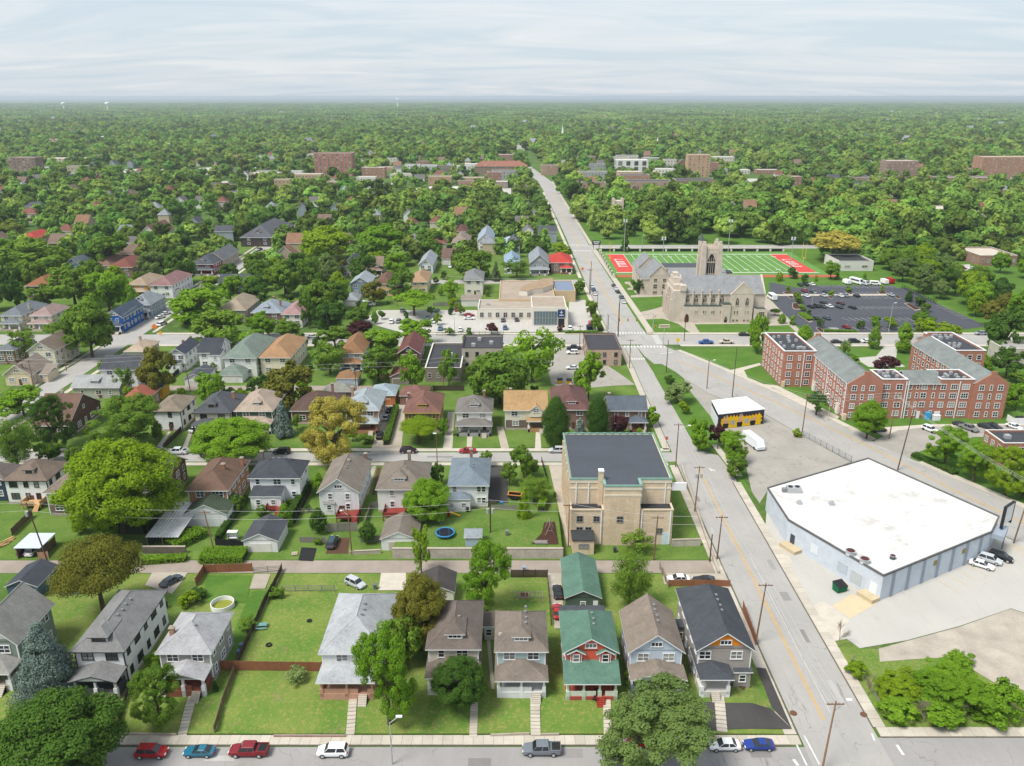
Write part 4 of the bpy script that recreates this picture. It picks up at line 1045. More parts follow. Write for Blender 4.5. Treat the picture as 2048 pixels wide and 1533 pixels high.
house('black house corner at the lower left edge', 'the black edge house',(-95.8,124.5,8.9,2.6),4.2, 'hip',0.5, '4b5058', '565a62',z0=1.2,sides='r',floors=1)
# garages and sheds
garage('white garage with charcoal roof and white double door on the alley', 'the white alley garage',(-53.7,155.0,7.8,8.8),2.9,roof='4c4f55')
garage('white garage with brown grey roof and cream door on the alley', 'the brown-roofed garage',(-24.2,155.7,8.2,8.9),2.9,roof='7d756d',dcol='cfc6b6')
garage('white shed with mossy dark green roof beside the huge lime tree', 'the green-roofed shed',(-69.2,166.3,10.0,9.5),3.2,roof='4a5545',door=False,pitch=0.5)
garage('green-roofed garage behind the coral house', 'the green-roofed garage',(13.3,135.4,7.1,13.8),3.8,roof='5a7a6c',wall='5a6b5f',z0=1.0,door=False,win=True)
garage('slate blue garage with charcoal roof and white side door', 'the slate blue garage',(-94.2,136.7,6.5,7.8),3.4,roof='474b53',wall='5f7184',door=False,win=True,z0=0.6)
garage('sage green shed under the olive tree', 'the sage shed',(-86.0,136.1,3.7,4.0),3.2,roof='9aa39f',wall='8fa698',door=False,z0=0.6)
garage('dark-roofed white garage behind the cream house with taupe roof', 'the dark-roofed white garage',(-14.3,134.2,7.0,7.0),3.6,roof='4b4847',wall='e2e0dc',door=False,z0=0.6)
garage('small blue grey shed with grey roof on the raised yard', 'the blue grey shed',(-8.2,151.1,3.9,3.9),4.6, 'gs',0.5,wall='a9bccb',roof='8d959b',door=False,z0=2.2)
garage('white garage with charcoal roof behind the narrow white house', 'the charcoal-roofed garage',(-106.6,261.0,7.4,10.8),2.9,roof='50555c')
garage('white garage with sage green hip roof', 'the sage-roofed garage',(-95.7,263.5,8.6,8.8),2.9, 'hip',0.6,roof='75827a')
garage('yellow shed with black flat-looking roof beside the red-tiled house', 'the yellow shed',(-116.2,246.8,8.0,6.1),4.0, 'gs',0.15,wall='d9a52f',roof='4a4a4c',door=False)
garage('blue-doored garage with brown hip roof', 'the blue-doored garage',(-55.4,259.1,7.6,7.1),2.9, 'hip',0.6,roof='8d6d50',wall='c5d0dc',dcol='b5c5d5')
garage('taupe garage with maroon gable roof and beige fence', 'the maroon-roofed garage',(-38.0,262.6,6.8,10.6),2.9,roof='7a5247',wall='9a9080',dcol='8f897c')
garage('long white garage beside the flat clinic', 'the long white garage',(-19.0,370.1,9.7,9.6),3.2, 'gs',0.3,roof='8d8278',wall='e6e6e2')
garage('white double garage with brown roof and dormer in the middle blocks', 'the white double garage',(-36.7,471.5,8.5,16.1),3.6, 'gs',0.6,roof='6f5a50',wall='e0dcd4')
garage('grey-roofed garage next to the slate blue house', 'the grey-roofed garage',(-74.9,371.0,7.9,10.9),3.0, 'hip',0.6,roof='8d9398',wall='d8dce2')
garage('pale blue roofed outbuilding with orange door behind the pale-roofed brick house', 'the pale blue outbuilding',(-40.7,242.9,8.3,10.1),3.4, 'hip',0.5,roof='94a3ab',wall='b87a48',dcol='c87838')
garage('maroon hip-roofed outbuilding behind the maroon-roofed brick house', 'the maroon outbuilding',(-31.0,242.5,9.3,8.7),3.2, 'hip',0.5,roof='7b5a52',wall='8d6a5c')
garage('outbuilding with patchy grey mossy roof behind the low brown bungalow', 'the mossy outbuilding',(-55.9,245.8,9.6,6.7),3.0, 'hip',0.6,roof='85857e',wall='6a6058',door=False)
# open carport with two cars under it,beside the alley
t = thing('carport', 'open carport with flat white metal roof on the alley', 'carport',(*(-103.1,150.0),0))
MARK.append(('the white carport',*(-103.1,150.0)))
cx_,cy_,w_,d_ = (-101.7,151.0,5.6,6.2)
dx,dy = cx_ - t.location.x,cy_ - t.location.y
MB().box(dx - w_ / 2,dx + w_ / 2,dy - d_ / 2,dy + d_ / 2,2.7,2.85).build('roof',plain(C('cfdae4'),0.08,key='white_sheet_metal',rough=0.5),t)
for sx in (-1,1):
  for sy in (-1,0,1): MB().box(-.08,.08,-.08,.08,0,2.7).build('post',WOOD,t,(dx + sx * (w_ / 2 - .3),dy + sy * (d_ / 2 - .3),0))
MB().box(dx - w_ / 2 + .2,dx - w_ / 2 + .3,dy - d_ / 2 + .4,dy + d_ / 2 - .4,0,2.2).build('side_wall',WOOD,t)
MB().box(dx + w_ / 2 - .3,dx + w_ / 2 - .2,dy - d_ / 2 + .4,dy + d_ / 2 - .4,0,2.2).build('side_wall',WOOD,t)
# collapsing white-painted lean-to roof
t = thing('lean_to', 'rusty white corrugated lean-to with sagging roof on the alley', 'shed',(*(-76.8,155.5),0))
MARK.append(('the corrugated lean-to',*(-76.8,155.5)))
cx_,cy_,w_,d_ = (-75.5,160.3,7.2,15.3)
b = MB(); n = 22
for i in range(n):
  xa,xb = -w_ / 2 + w_ * i / n,-w_ / 2 + w_ * (i + 1) / n
  for j in range(6):
    ya,yb = -d_ / 2 + d_ * j / 6,-d_ / 2 + d_ * (j + 1) / 6
    h = lambda x,y: 2.6 + 0.5 * (y / d_ + .5) - 0.5 * math.exp(-((x - .5) ** 2) / 3 - ((y + 2) ** 2) / 6)
    k = 0.06 if i % 2 else -0.06
    b.add([(xa,ya,h(xa,ya) + k),(xb,ya,h(xb,ya) - k),(xb,yb,h(xb,yb) - k),(xa,yb,h(xa,yb) + k)],[(0,1,2,3)])
o = b.build('roof',plain(C('d5d6d6'),0.3,0.9,4.0,key='peeling_white_metal'),t); o.location = (cx_ - t.location.x,cy_ - t.location.y,0)
MB().box(-w_ / 2 + .2,w_ / 2 - .2,d_ / 2 - .4,d_ / 2 - .2,0,2.9).box(-w_ / 2 + .2,-w_ / 2 + .4,-d_ / 2 + .3,d_ / 2 - .3,0,2.4).build('wall',plain(C('5b5650'),0.3,key='dark_block'),t,tuple(o.location))
for sx in (-1,0,1): MB().box(-.08,.08,-.08,.08,0,2.5).build('post',WOOD,t,(o.location.x + sx * (w_ / 2 - .3),o.location.y - d_ / 2 + .3,0))
FOOT.append((cx_ - w_ / 2,cx_ + w_ / 2,cy_ - d_ / 2,cy_ + d_ / 2))

# ---------------------------------------------------------------- large buildings
def block(label,short,ed,z,wall,roof='5a5d62',floors=3,nf=6,ns=4,side='l',brickw=True,ww=1.3,wh=1.5,name='building',cat='building',z0=0.0,units=0,trimc='d8d4cc',par=0.6,wm=None,rail=True,group=None,kind='flat',pitch=0.4,cols=2):
  cx, cy, W, D = ed
  if cy > 600 and D > min(.55 * W,22): q_ = min(.55 * W,22); cy -= (D - q_) / 2; D = q_
  t = thing(name,label,cat,(cx,cy,0),0,group)
  FOOT.append((cx - W / 2 - 2,cx + W / 2 + 2,cy - D / 2 - 6 - max(0,cy - 600) * .09,cy + D / 2 + 2)); MARK.append((short,cx,cy))
  wm = wm or (brick(C(wall,1.0)) if brickw else plain(C(wall),0.1,0.3,3.0,key='render_wall'))
  x, y = W / 2, D / 2
  tm = plain(C(trimc),0.1,key='coping')
  if kind == 'flat':
    MB().box(-x,x,-y,y,z0 - .5,z - par).build('wall',wm,t)
    p = MB().box(-x,x,-y,-y + .35,z - par,z).box(-x,x,y - .35,y,z - par,z).box(-x,-x + .35,-y + .35,y - .35,z - par,z).box(x - .35,x,-y + .35,y - .35,z - par,z)
    p.build('parapet', wm, t)
    c = MB().box(-x - .06,x + .06,-y - .06,-y + .4,z,z + .14).box(-x - .06,x + .06,y - .4,y + .06,z,z + .14).box(-x - .06,-x + .4,-y + .4,y - .4,z,z + .14).box(x - .4,x + .06,-y + .4,y - .4,z,z + .14)
    c.build('coping', tm, t)
    MB().box(-x + .35,x - .35,-y + .35,y - .35,z - par,z - par + .05).build('roof',plain(C(roof),0.18,0.2,3.0,key='roof_membrane'),t)
  else:
    b = MB(); gable_wall(b,W,D,0.5,pitch,z,kind,z0); b.build('wall',wm,t)
    obj('roof',roof_mesh(kind,W,D,pitch,z,[shingle(C(roof)),tm]),t)
    x -= .5; y -= .5
  fh = (z - z0 - (0.5 if kind == 'flat' else 0)) / floors
  for i in range(floors):
    zf = z0 + fh * (i + .52)
    for k in range(nf): window(t,-x + 2 * x * (k + .5) / nf,-y,zf,ww,wh, 'f',tm,True,rail,cols)
    for s in side:
      for k in range(ns): window(t,x if s == 'r' else -x,-y + 2 * y * (k + .5) / ns,zf,ww,wh,s,tm,True,rail,cols)
  rr = random.Random(int(abs(cx) * 10 + cy))
  for k in range(units):
    u = MB().box(-.7,.7,-.7,.7,0,1.0).tube((0,0,1.0),(0,0,1.12),.5,.5,10)
    u.build('roof_unit',STEEL,t,(rr.uniform(-x * .7,x * .7),rr.uniform(-y * .6,y * .6),z - par + .05))
  return t

# tan brick hall -------------------------------------------------
TAN = brick(C('ead3b6',.86),(0.42,0.35,0.27),0.8)
COPPER = plain(C('86ab9f'),0.15,1.0,key='green_copper')
t = thing('brick_hall', 'big tan brick hall with black flat roof and green copper cornice', 'building',(23.5,169.4,0))
FOOT.append((11,37,145,184)); MARK.append(('the tan brick hall',23.5,169.4))
x, y = 10.9,12.3; H_ = 14.2
MB().box(-x,x,-y,y,-.5,H_).build('wall',TAN,t)
MB().box(-3.8,3.9,-y - 3.4,-y,-.5,H_ - .01).build('front_bay',TAN,t)
for i,(xa,xb,yo) in enumerate(((-x,-3.85,3.0),(4.0,x + .2,3.0))):
  w = MB().box(xa,xb,-y - yo,-y,-.5,8.3).build('low_wing',TAN,t)
  MB().box(xa + .3,xb - .3,-y - yo + .3,-y - .02,8.3,8.34).build('wing_roof',plain(C('3b3b3e'),0.3,0.6,3.0,key='wet_black_roof'),w)
  MB().box(xa - .1,xb + .1,-y - yo - .12,-y - yo + .3,8.3,8.6).box(xa - .1,xa + .3,-y - yo + .3,-y,8.3,8.6).box(xb - .3,xb + .1,-y - yo + .3,-y,8.3,8.6).build('wing_coping',plain(C('d3c3aa'),0.1),w)
s_ = MB().box(-x + .3,-x + 4.8,-y - 7.2,-y - 3.0,-.5,3.4).build('entry_shed',TAN,t)
MB().box(-x + .1,-x + 5.0,-y - 7.4,-y - 3.0,3.4,3.6).build('shed_roof',plain(C('3f4144'),0.25,key='black_felt'),s_)
window(t,-x + 2.6,-y - 7.2,2.1,1.9,.8, 'f',GREYM,True,False,2)
ROOFB = plain(C('474c54'),0.2,0.12,1.5,key='black_roof_membrane',rough=0.55,spec=0.4)
MB().box(-x + .3,x - .3,-y + .3,y - .3,H_,H_ + .05).box(-3.5,3.6,-y - 3.1,-y + .3,H_,H_ + .045).build('roof',ROOFB,t)
sm_ = MB()
for k in range(1,6): sm_.box(-x + .5,x - .5,-y + k * 4.1 - .04,-y + k * 4.1 + .04,H_ + .05,H_ + .075)
for k in range(2,6): sm_.box(-x + k * 3.7 - .03,-x + k * 3.7 + .03,7.9,y - .5,H_ + .05,H_ + .07)
sm_.build('roof_seam',plain(C('6b7078'),0.2),t)
c = MB()
for (xa,xb,ya,yb) in ((-x - .25,-3.9,-y - .2,-y + .05),(4.0,x + .25,-y - .2,-y + .05),(-4.05,4.15,-y - 3.6,-y - 3.3),(-x - .25,x + .25,y - .05,y + .2),(-x - .2,-x + .05,-y + .05,y - .05),(x - .05,x + .2,-y + .05,y - .05),(-4.05,-3.5,-y - 3.05,-y),(3.6,4.15,-y - 3.05,-y)):
  c.box(xa,xb,ya,yb,H_ + .02,H_ + .4)
c.build('copper_cornice', COPPER, t)
c = MB()
for (xa,xb,ya) in ((-x - .1,-3.9,-y - .12),(4.0,x + .1,-y - .12),(-3.95,4.05,-y - 3.52)): c.box(xa,xb,ya,ya + .12,H_ - .8,H_ + .02).box(xa,xb,ya + .04,ya + .12,H_ - 2.3,H_ - 1.9)
c.build('stone_band',plain(C('e2d8c6'),0.1,key='pale_stone'),t)
for k in range(12):
  MB().box(-.16,.16,-.3,.1,H_ + .38,H_ + .56).build('cornice_boss',COPPER,t,(-x + (k + .5) * 2 * x / 12,y,0))
for sx in (-9.6,-6.9,4.6,9.7): MB().box(-.1,.1,-.18,-.0,8.4,H_ - .8).build('downspout',WHITE,t,(sx,-y,0))
for sx,z1_ in ((-4.3,8.2),(4.4,8.2),(x - .3,8.2)): MB().box(-.12,.12,-.2,0,.2,z1_).build('downspout',WHITE,t,(sx,-y - 3.0,0))
for sx,yy,zz in ((-8.9,3.0,6.3),(-5.3,3.0,6.3),(-0.3,3.4,6.4),(-8.9,3.0,3.6),(-7.0,3.0,3.6),(8.4,3.0,3.3)):
  window(t,sx,-y - yy,zz,1.15,1.25, 'f',GREYM,False,True,2)
for k in (-1.9,0,1.9): MB().box(k - .75,k + .75,-y - 3.43,-y - 3.38,4.2 if k else 7.4,H_ - 2.6).build('recess_panel',brick(C('e2caac',.86),(0.42,0.35,0.27),0.8),t)
MB().box(-4.9,-3.9,-y - .9,-y + .2,3,H_ + 2.2).box(-5.0,-3.8,-y - 1.0,-y + .3,H_ + 2.2,H_ + 2.5,1).build('chimney',[TAN,WHITE],t)
for k in range(6):
  MB().box(-x - .3,-x,-.5,.5,-.3,H_ - 1).build('pilaster',TAN,t,(0,-y + 2 + k * 4.2,0))
  for zz in (4.2,8.8): window(t,-x,-y + 4.1 + k * 4.2,zz,1.4,2.0, 'l',GREYM,True)
MB().box(4.3,x + .22,-y - 3.06,-y - 3.0,.05,2.6).build('roll_door',plain(C('d9c4b4'),0.12),t)
MB().box(x - 1.9,x - .3,-y - 3.1,-y - 3.06,.05,3.0).build('painted_panel',plain(C('cfe0e8'),0.15),t)
sg = thing('wall_sign', 'white projecting sign box on the east wall of the tan brick hall', 'sign',(36.2,157.6,11.6))
MB().box(-1.6,1.6,-.2,.2,-.2,1.6).build('sign_box',WHITE,sg); MB().box(-1.8,-1.6,-.06,.06,0,1.4).build('bracket',DARK,sg)
# small retaining walls beside the hall and along the alley
def wall_thing(label,p0,p1,z0,z1,th,m,name='retaining_wall',cat='wall',cap=True,seg=4.0,joints=True):
  p0,p1 = Vector(p0),Vector(p1); d = p1 - p0; L = d.length; a = math.atan2(d.y,d.x)
  t = thing(name,label,cat,(p0.x,p0.y,0),a)
  n = max(1, int(round(L / seg)))
  me = MB().box(0.015,L / n - .015,-th / 2,th / 2,z0,z1).mesh('wall_panel',[m])
  for i in range(n): obj('wall_panel',me,t,(i * L / n,0,random.uniform(-.02,.02)))
  if cap: MB().box(0,L,-th / 2 - .06,th / 2 + .06,z1 + .02,z1 + .14).build('coping',CONC2,t)
  return t
STAIN = plain(C('b9b2a6'),0.38,0.35,2.5,key='stained_concrete')
wall_thing('long stained concrete retaining wall along the alley below the raised yard',(-25.2,148.6),(10.8,148.6),-.3,2.3,.5,STAIN)
wall_thing('curved concrete retaining wall below the lawn of the tan brick hall',(34.6,153.3),(40.9,153.6),-.3,1.6,.4,STAIN)
wall_thing('long low concrete wall along the side street beside the hall lawn',(44.6,192.9),(42.1,142.2),-.2,0.75,.3,CONC2)
wall_thing('low mossy block wall under the corrugated lean-to',(-78.8,150.5),(-69.6,150.5),-.2,1.6,.4,plain(C('6f675d'),0.35,1.0,key='mossy_block'))
wall_thing('low timber wall beside the brown-roofed garage',(-34.6,149.9),(-28.0,150.5),-.2,0.8,.3,CONC2)
wall_thing('thin brick retaining wall along the front pavement before the broad white house',(-36.3,97.9),(-25.3,97.9),.1,.45,.2,brick(C('a5705a')),cap=False)
wall_thing('concrete kerb wall before the pale blue foursquare lawn',(-3.3,98.0),(2.7,98.3),.1,.5,.2,CONC2,cap=False)
wall_thing('concrete kerb wall right of the foursquare front walk',(4.3,98.1),(7.2,98.2),.1,.5,.2,CONC2,cap=False)
wall_thing('mossy kerb wall before the small grey house',(-60.3,98.4),(-51.2,98.2),.1,.45,.2,CONC2,cap=False)

# white-roofed warehouse ----------------------------------------
pts = [(59.8,169.7),(90.1,186.1),(106.1,156.1),(100.8,149.5),(71.0,133.1),(59.8,154.6)]
ox, oy = 80,158
t = thing('warehouse', 'low warehouse with huge stained white roof and pale blue walls', 'warehouse',(ox,oy,0))
FOOT.append((58,108,132,188)); MARK.append(('the white-roofed warehouse',80,158))
lp = [(a - ox,b_ - oy) for a,b_ in pts]
MB().prism(lp,-.3,5.6).build('wall',plain(C('ccd5e0'),0.16,0.35,2.0,key='pale_blue_block'),t)
m,n,l,out = _nodes('stained_white_roof')
p = pos(n)
st = _ramp(n,l,_noise(n,l,p,0.16,6,0.7),0.52,0.68)
st2 = _ramp(n,l,_noise(n,l,p,0.5,6,0.75),0.60,0.74)
cc = _mix(n,l,_math(n,l, 'MULTIPLY',st,0.5),(0.58,0.58,0.57),C('94877a'))
cc = _mix(n,l,_math(n,l, 'MULTIPLY',st2,0.85),cc,C('7a604e'))
_finish(m, n, l, out, cc, 0.7,0.2)
sl_ = MB()
for k in range(1,13): q0,q1 = Vector(lp[0]).lerp(Vector(lp[4]),k / 13),Vector(lp[1]).lerp(Vector(lp[3]),k / 13); d_ = (q1 - q0).normalized(); n_ = Vector((-d_.y,d_.x)) * .05; sl_.prism([tuple(q0 - n_),tuple(q1 - n_),tuple(q1 + n_),tuple(q0 + n_)],5.6,5.68)
sl_.build('roof_seam',plain(C('c9c9c6'),0.15),t)
inner = [(a * .992,b_ * .992) for a,b_ in lp]
MB().prism(inner,5.6,5.66).build('roof',m,t)
ed_ = MB()
for a, b_ in zip(lp, lp[1:] + lp[:1]):
  a,b_ = Vector(a),Vector(b_); d = (b_ - a).normalized(); nn = Vector((-d.y,d.x)) * .14
  ed_.prism([tuple(a - nn),tuple(b_ - nn),tuple(b_ + nn),tuple(a + nn)],5.55,5.95)
ed_.build('roof_edge',plain(C('6b6a6a'),0.25,key='roof_edge_metal'),t)
a,b_ = Vector(lp[4]),Vector(lp[3]); d = (b_ - a); L = d.length; an = math.atan2(d.y,d.x)
for k in range(7):
  p_ = a + d * ((k + .7) / 7.4)
  MB().box(-.45,.45,-.12,.06,0,5.5).build('pilaster',plain(C('9aa5b2'),0.12),t,(p_.x,p_.y,0),an)
for u in (.47,.74):
  p_ = a + d * u; MB().box(-.5,.5,-.1,.05,3.2,4.3).build('vent_grille',plain(C('9a8a5a'),0.2),t,(p_.x,p_.y,0),an)
a,b_ = Vector(lp[5]),Vector(lp[4]); d = b_ - a; an2 = math.atan2(d.y,d.x)
for u,w,z0_,z1_,c_ in ((.07,.6,.9,3.0, '4a4f58'),(.32,1.0,1.6,3.6, 'dde3ea'),(.62,1.2,1.2,3.4, 'b9c2cc'),(.76,1.3,.6,3.2, 'bfc4c8'),(.93,.8,.8,3.1, 'e9eef2')):
  p_ = a + d * u; MB().box(-w,w,-.08,.05,z0_,z1_).build('door' if z0_ < 1 else 'bricked_window',plain(C(c_),0.1),t,(p_.x,p_.y,0),an2)
for u, w in ((.1,2.2), (.93,1.8)):
  p_ = a + d * u; q = MB().box(-w,w,-2.2,0,-.2,.85).build('loading_dock',plain(C('c9b898'),0.15),t,(p_.x,p_.y,0),an2)
def fan(label, px, py, r, h, col):
  f = thing('roof_vent_fan',label, 'vent',(px,py,5.66))
  MB().tube((0,0,-.05),(0,0,h),r,r * .95,16).build('housing',plain(C(col),0.2),f)
  MB().tube((0,0,h),(0,0,h + .06),r * 1.12,r * 1.12,16).build('rim',STEEL,f)
  MB().tube((0,0,h + .06),(0,0,h + .1),r * .85,r * .85,12).build('fan_well',plain(C('5a3434'),0.2),f)
fan('round rusty roof vent nearest the front corner of the warehouse roof',*(69.3,137.9),.95,.8, 'c9cdd2')
fan('round rusty roof vent further along the warehouse west edge',*(67.7,140.9),.95,.8, 'c9cdd2')
fan('small dark roof vent in the middle of the warehouse front edge',*(75.4,139.2),.55,.7, '5a5d60')
u_ = thing('air_conditioner', 'grey air conditioning unit on the far left of the warehouse roof', 'air conditioner',(*(65.2,168.0),5.66))
MB().box(-1.6,1.6,-.9,.9,0,1.3).build('cabinet',STEEL,u_); MB().box(-2.6,-1.6,-.5,.5,0,.9).build('duct',GREYM,u_)
for k in (-.8,.8): MB().tube((k,0,1.3),(k,0,1.42),.55,.55,12).build('fan_grille',DARK,u_)
for q,(px,py) in enumerate(((71.7,161.7),(64.6,162.1))):
  v = MB().box(-.5,.5,-.5,.5,0,.7).tube((0,0,.7),(0,0,1.0),.25,.25,8).build('roof_hatch',STEEL,None,(px,py,5.66))
  tag(v,['pale roof hatch in the middle of the warehouse roof', 'pale roof hatch beside the warehouse air conditioning unit'][q], 'roof hatch')
cn_ = thing('roof_sign', 'tall white blank sign board on black posts at the warehouse east corner', 'sign',(*(105.3,152.3),5.7),R(38))
MB().box(-2.0,2.0,-.22,.22,.8,5.0).build('sign_board',WHITE,cn_)
MB().box(-2.25,2.25,-.3,.3,5.0,5.15).box(-2.25,-2.0,-.3,.3,0,5.0).box(2.0,2.25,-.3,.3,0,5.0).build('frame',DARK,cn_)
cp = MB().box(0,5.5,-2.4,.1,4.4,5.4).build('canopy',plain(C('9aa5b2'),0.12),t,(lp[3][0],lp[3][1],0),math.atan2(lp[2][1] - lp[3][1],lp[2][0] - lp[3][0]))
MB().box(5.0,5.25,-2.2,-1.95,-.2,4.4).build('canopy_post',GREYM,cp)

# mural shop -----------------------------------------------------
ox, oy = 67,226
t = thing('mural_shop', 'small shop with white roof, black walls and yellow mural', 'shop',(ox,oy,0))
FOOT.append((59,76,216,234)); MARK.append(('the mural shop',67,226))
rp = [(60.8 - ox,229.6 - oy),(72.1 - ox,232.8 - oy),(74.8 - ox,222.7 - oy),(60.2 - ox,218.5 - oy)]
MB().prism(rp,-.3,4.7).build('wall',plain(C('3a3d48'),0.12,key='black_paint'),t)
MB().prism([(a_ * 1.012,b_ * 1.012) for a_,b_ in rp],4.7,4.95).build('roof',plain((0.82,0.82,0.82),0.03,key='clean_white_roof'),t)
a,b_ = Vector(rp[3]),Vector(rp[0]); d = b_ - a
MB().box(.3,d.length - .3,-.04,.08,0,3.4).build('side_panel',plain(C('e2e5ea'),0.06),t,(a.x - .05,a.y,0),math.atan2(d.y,d.x))
a,b_ = Vector(rp[3]),Vector(rp[2]); d = b_ - a; Lm = d.length; am = math.atan2(d.y,d.x)
rr = random.Random(3); pts = []
for k in range(25): 
  u = k / 24; up = 3.0 + (0.75 if k % 2 else 0) + .3 * math.sin(u * 7)
  pts.append((1.4 + u * (Lm - 2.6), up))
pts += [(Lm - .5,2.4),(Lm - 1.3,1.9),(Lm - .4,1.3),(Lm - 1.2,.9),(Lm - .9,.25),(1.2,.15),(.9,1.0),(1.5,1.5),(.8,2.0),(1.5,2.5)]
def relief(pts,col,dep,name='mural_piece'):
  nn = len(pts); b2 = MB()
  ar = sum(pts[i][0] * pts[(i + 1) % nn][1] - pts[(i + 1) % nn][0] * pts[i][1] for i in range(nn))
  if ar < 0: pts = pts[::-1]
  b2.add([(p[0],-dep,p[1]) for p in pts],[tuple(range(nn))])
  return b2.build(name,plain(C(col),0.12,1.5),mu)
mu = MB().box(1.0,Lm - .9,-.02,0,.1,3.2).build('mural',plain(C('f2c012'),0.1),t,(rp[3][0],rp[3][1],0),am)
relief([(p[0],p[1] + .12) for p in pts], 'ef8a1a',.03)
relief(pts, 'f6c812', .04)
for k, u in enumerate((2.6,7.2,11.6)):
  relief([(u - .75,.1),(u + .75,.1),(u + .95,1.3),(u + .5,2.0),(u - .55,2.0),(u - 1.0,1.3)], '2a2a2c',.055)
  relief([(u - .7,1.6),(u + .75,1.6),(u + .9,2.3),(u + .4,2.6),(u - .6,2.5),(u - .9,2.1)], 'e0a98c',.065)
  if k == 0: fl_ = [(-.55,4.0,.2),(.15,4.2,.2)]
  elif k == 1: fl_ = [(-.1,4.1,.22),(.5,4.2,.22)]
  else: fl_ = [(.75,2.9,.25)]
  for (fx,fz,fw_) in fl_: relief([(u + fx - fw_,2.3),(u + fx + fw_,2.3),(u + fx + fw_ * .8,fz),(u + fx - fw_ * .8,fz)], 'e8b89c',.07)
for u in (4.8,9.5): relief([(u - .75,1.0),(u + .75,1.0),(u + .75,2.4),(u - .75,2.4)], 'b5b5b0',.06)

# flats ----------------------------------------------------------
RB = brick(C('ba7259'),(0.34,0.26,0.22),0.82)
SL = shingle(C('7f8584'))
ox, oy = 124,250
t = thing('apartment_building', 'four-storey red brick apartment building with grey roofs round a court', 'apartment building',(ox,oy,0))
FOOT.append((89,159,222,280)); MARK.append(('the red brick apartment building',124,240))
def wing(x0,x1,y0,y1,z,name='wing',flat=True,roofc='44474d'):
  w = MB().box(x0 - ox,x1 - ox,y0 - oy,y1 - oy,-.4,z - (.0 if not flat else .6)).build(name,RB,t)
  if flat:
    X0,X1,Y0,Y1 = x0 - ox,x1 - ox,y0 - oy,y1 - oy
    MB().box(X0,X1,Y0,Y0 + .35,z - .6,z).box(X0,X1,Y1 - .35,Y1,z - .6,z).box(X0,X0 + .35,Y0 + .35,Y1 - .35,z - .6,z).box(X1 - .35,X1,Y0 + .35,Y1 - .35,z - .6,z).build('parapet',RB,w)
    MB().box(X0 - .1,X1 + .1,Y0 - .1,Y0 + .4,z,z + .18).box(X0 - .1,X1 + .1,Y1 - .4,Y1 + .1,z,z + .18).box(X0 - .1,X0 + .4,Y0 + .4,Y1 - .4,z,z + .18).box(X1 - .4,X1 + .1,Y0 + .4,Y1 - .4,z,z + .18).build('coping',WHITE,w)
    MB().box(X0 + .35,X1 - .35,Y0 + .35,Y1 - .35,z - .6,z - .55).build('flat_roof',plain(C(roofc),0.2,0.3,3.0),w)
  return w
def gwing(x0, x1, y0, y1, z, pitch):
  w = wing(x0,x1,y0,y1,z, 'gabled_wing',False)
  W_, D_ = x1 - x0, y1 - y0
  for yy in (y0, y1 - .4):
    b2 = MB().add([(x0 - ox,yy - oy,z),(x1 - ox,yy - oy,z),((x0 + x1) / 2 + .9 - ox,yy - oy,z + pitch * (W_ / 2 - .3)),((x0 + x1) / 2 + .9 - ox,yy - oy,z + pitch * W_ / 2 + .6),((x0 + x1) / 2 - .9 - ox,yy - oy,z + pitch * W_ / 2 + .6),((x0 + x1) / 2 - .9 - ox,yy - oy,z + pitch * (W_ / 2 - .3)),
        (x0 - ox,yy - oy + .4,z),(x1 - ox,yy - oy + .4,z),((x0 + x1) / 2 + .9 - ox,yy - oy + .4,z + pitch * (W_ / 2 - .3)),((x0 + x1) / 2 + .9 - ox,yy - oy + .4,z + pitch * W_ / 2 + .6),((x0 + x1) / 2 - .9 - ox,yy - oy + .4,z + pitch * W_ / 2 + .6),((x0 + x1) / 2 - .9 - ox,yy - oy + .4,z + pitch * (W_ / 2 - .3))],
               [(0,1,2,3,4,5),(11,10,9,8,7,6),(0,6,7,1),(1,7,8,2),(2,8,9,3),(3,9,10,4),(4,10,11,5),(5,11,6,0)])
    b2.build('gable_end', RB, w)
  obj('pitched_roof',roof_mesh('gf',W_ + .5,D_ - .8,pitch,z - .1,[SL,WHITE]),w,((x0 + x1) / 2 - ox,(y0 + y1) / 2 - oy,0))
  return w
wing(90.3,101.0,255.7,278,12.4)
gwing(100.1,110.6,226.2,267.5,11.5,0.6)
wing(110.6,118.2,227.4,236.5,12.4)
gw = wing(118.2,128.2,227.6,236,11.2, 'link_wing',False)
obj('pitched_roof',roof_mesh('gs',10.4,9.2,0.62,11.1,[SL,WHITE]),gw,(123.2 - ox,231.8 - oy,0))
wing(128.2,138.2,227.4,236.5,12.4)
gwing(138.2,148.2,226.6,267.5,11.5,0.6)
wing(147.4,157.6,256.4,278.5,12.4)
rr = random.Random(5)
for (x0,x1,y0,y1,k) in ((92,99,258,275,14),(111.5,117,229,235,10),(129.5,136,229,235,10),(149,156,259,276,14)):
  for i in range(k):
    u = MB().box(-.42,.42,-.42,.42,0,.85).tube((0,0,.85),(0,0,.93),.33,.33,8)
    u.build('condenser',STEEL,t,(rr.uniform(x0,x1) - ox,rr.uniform(y0,y1) - oy,11.86))
FZ = (1.6,4.4,7.3,10.1)
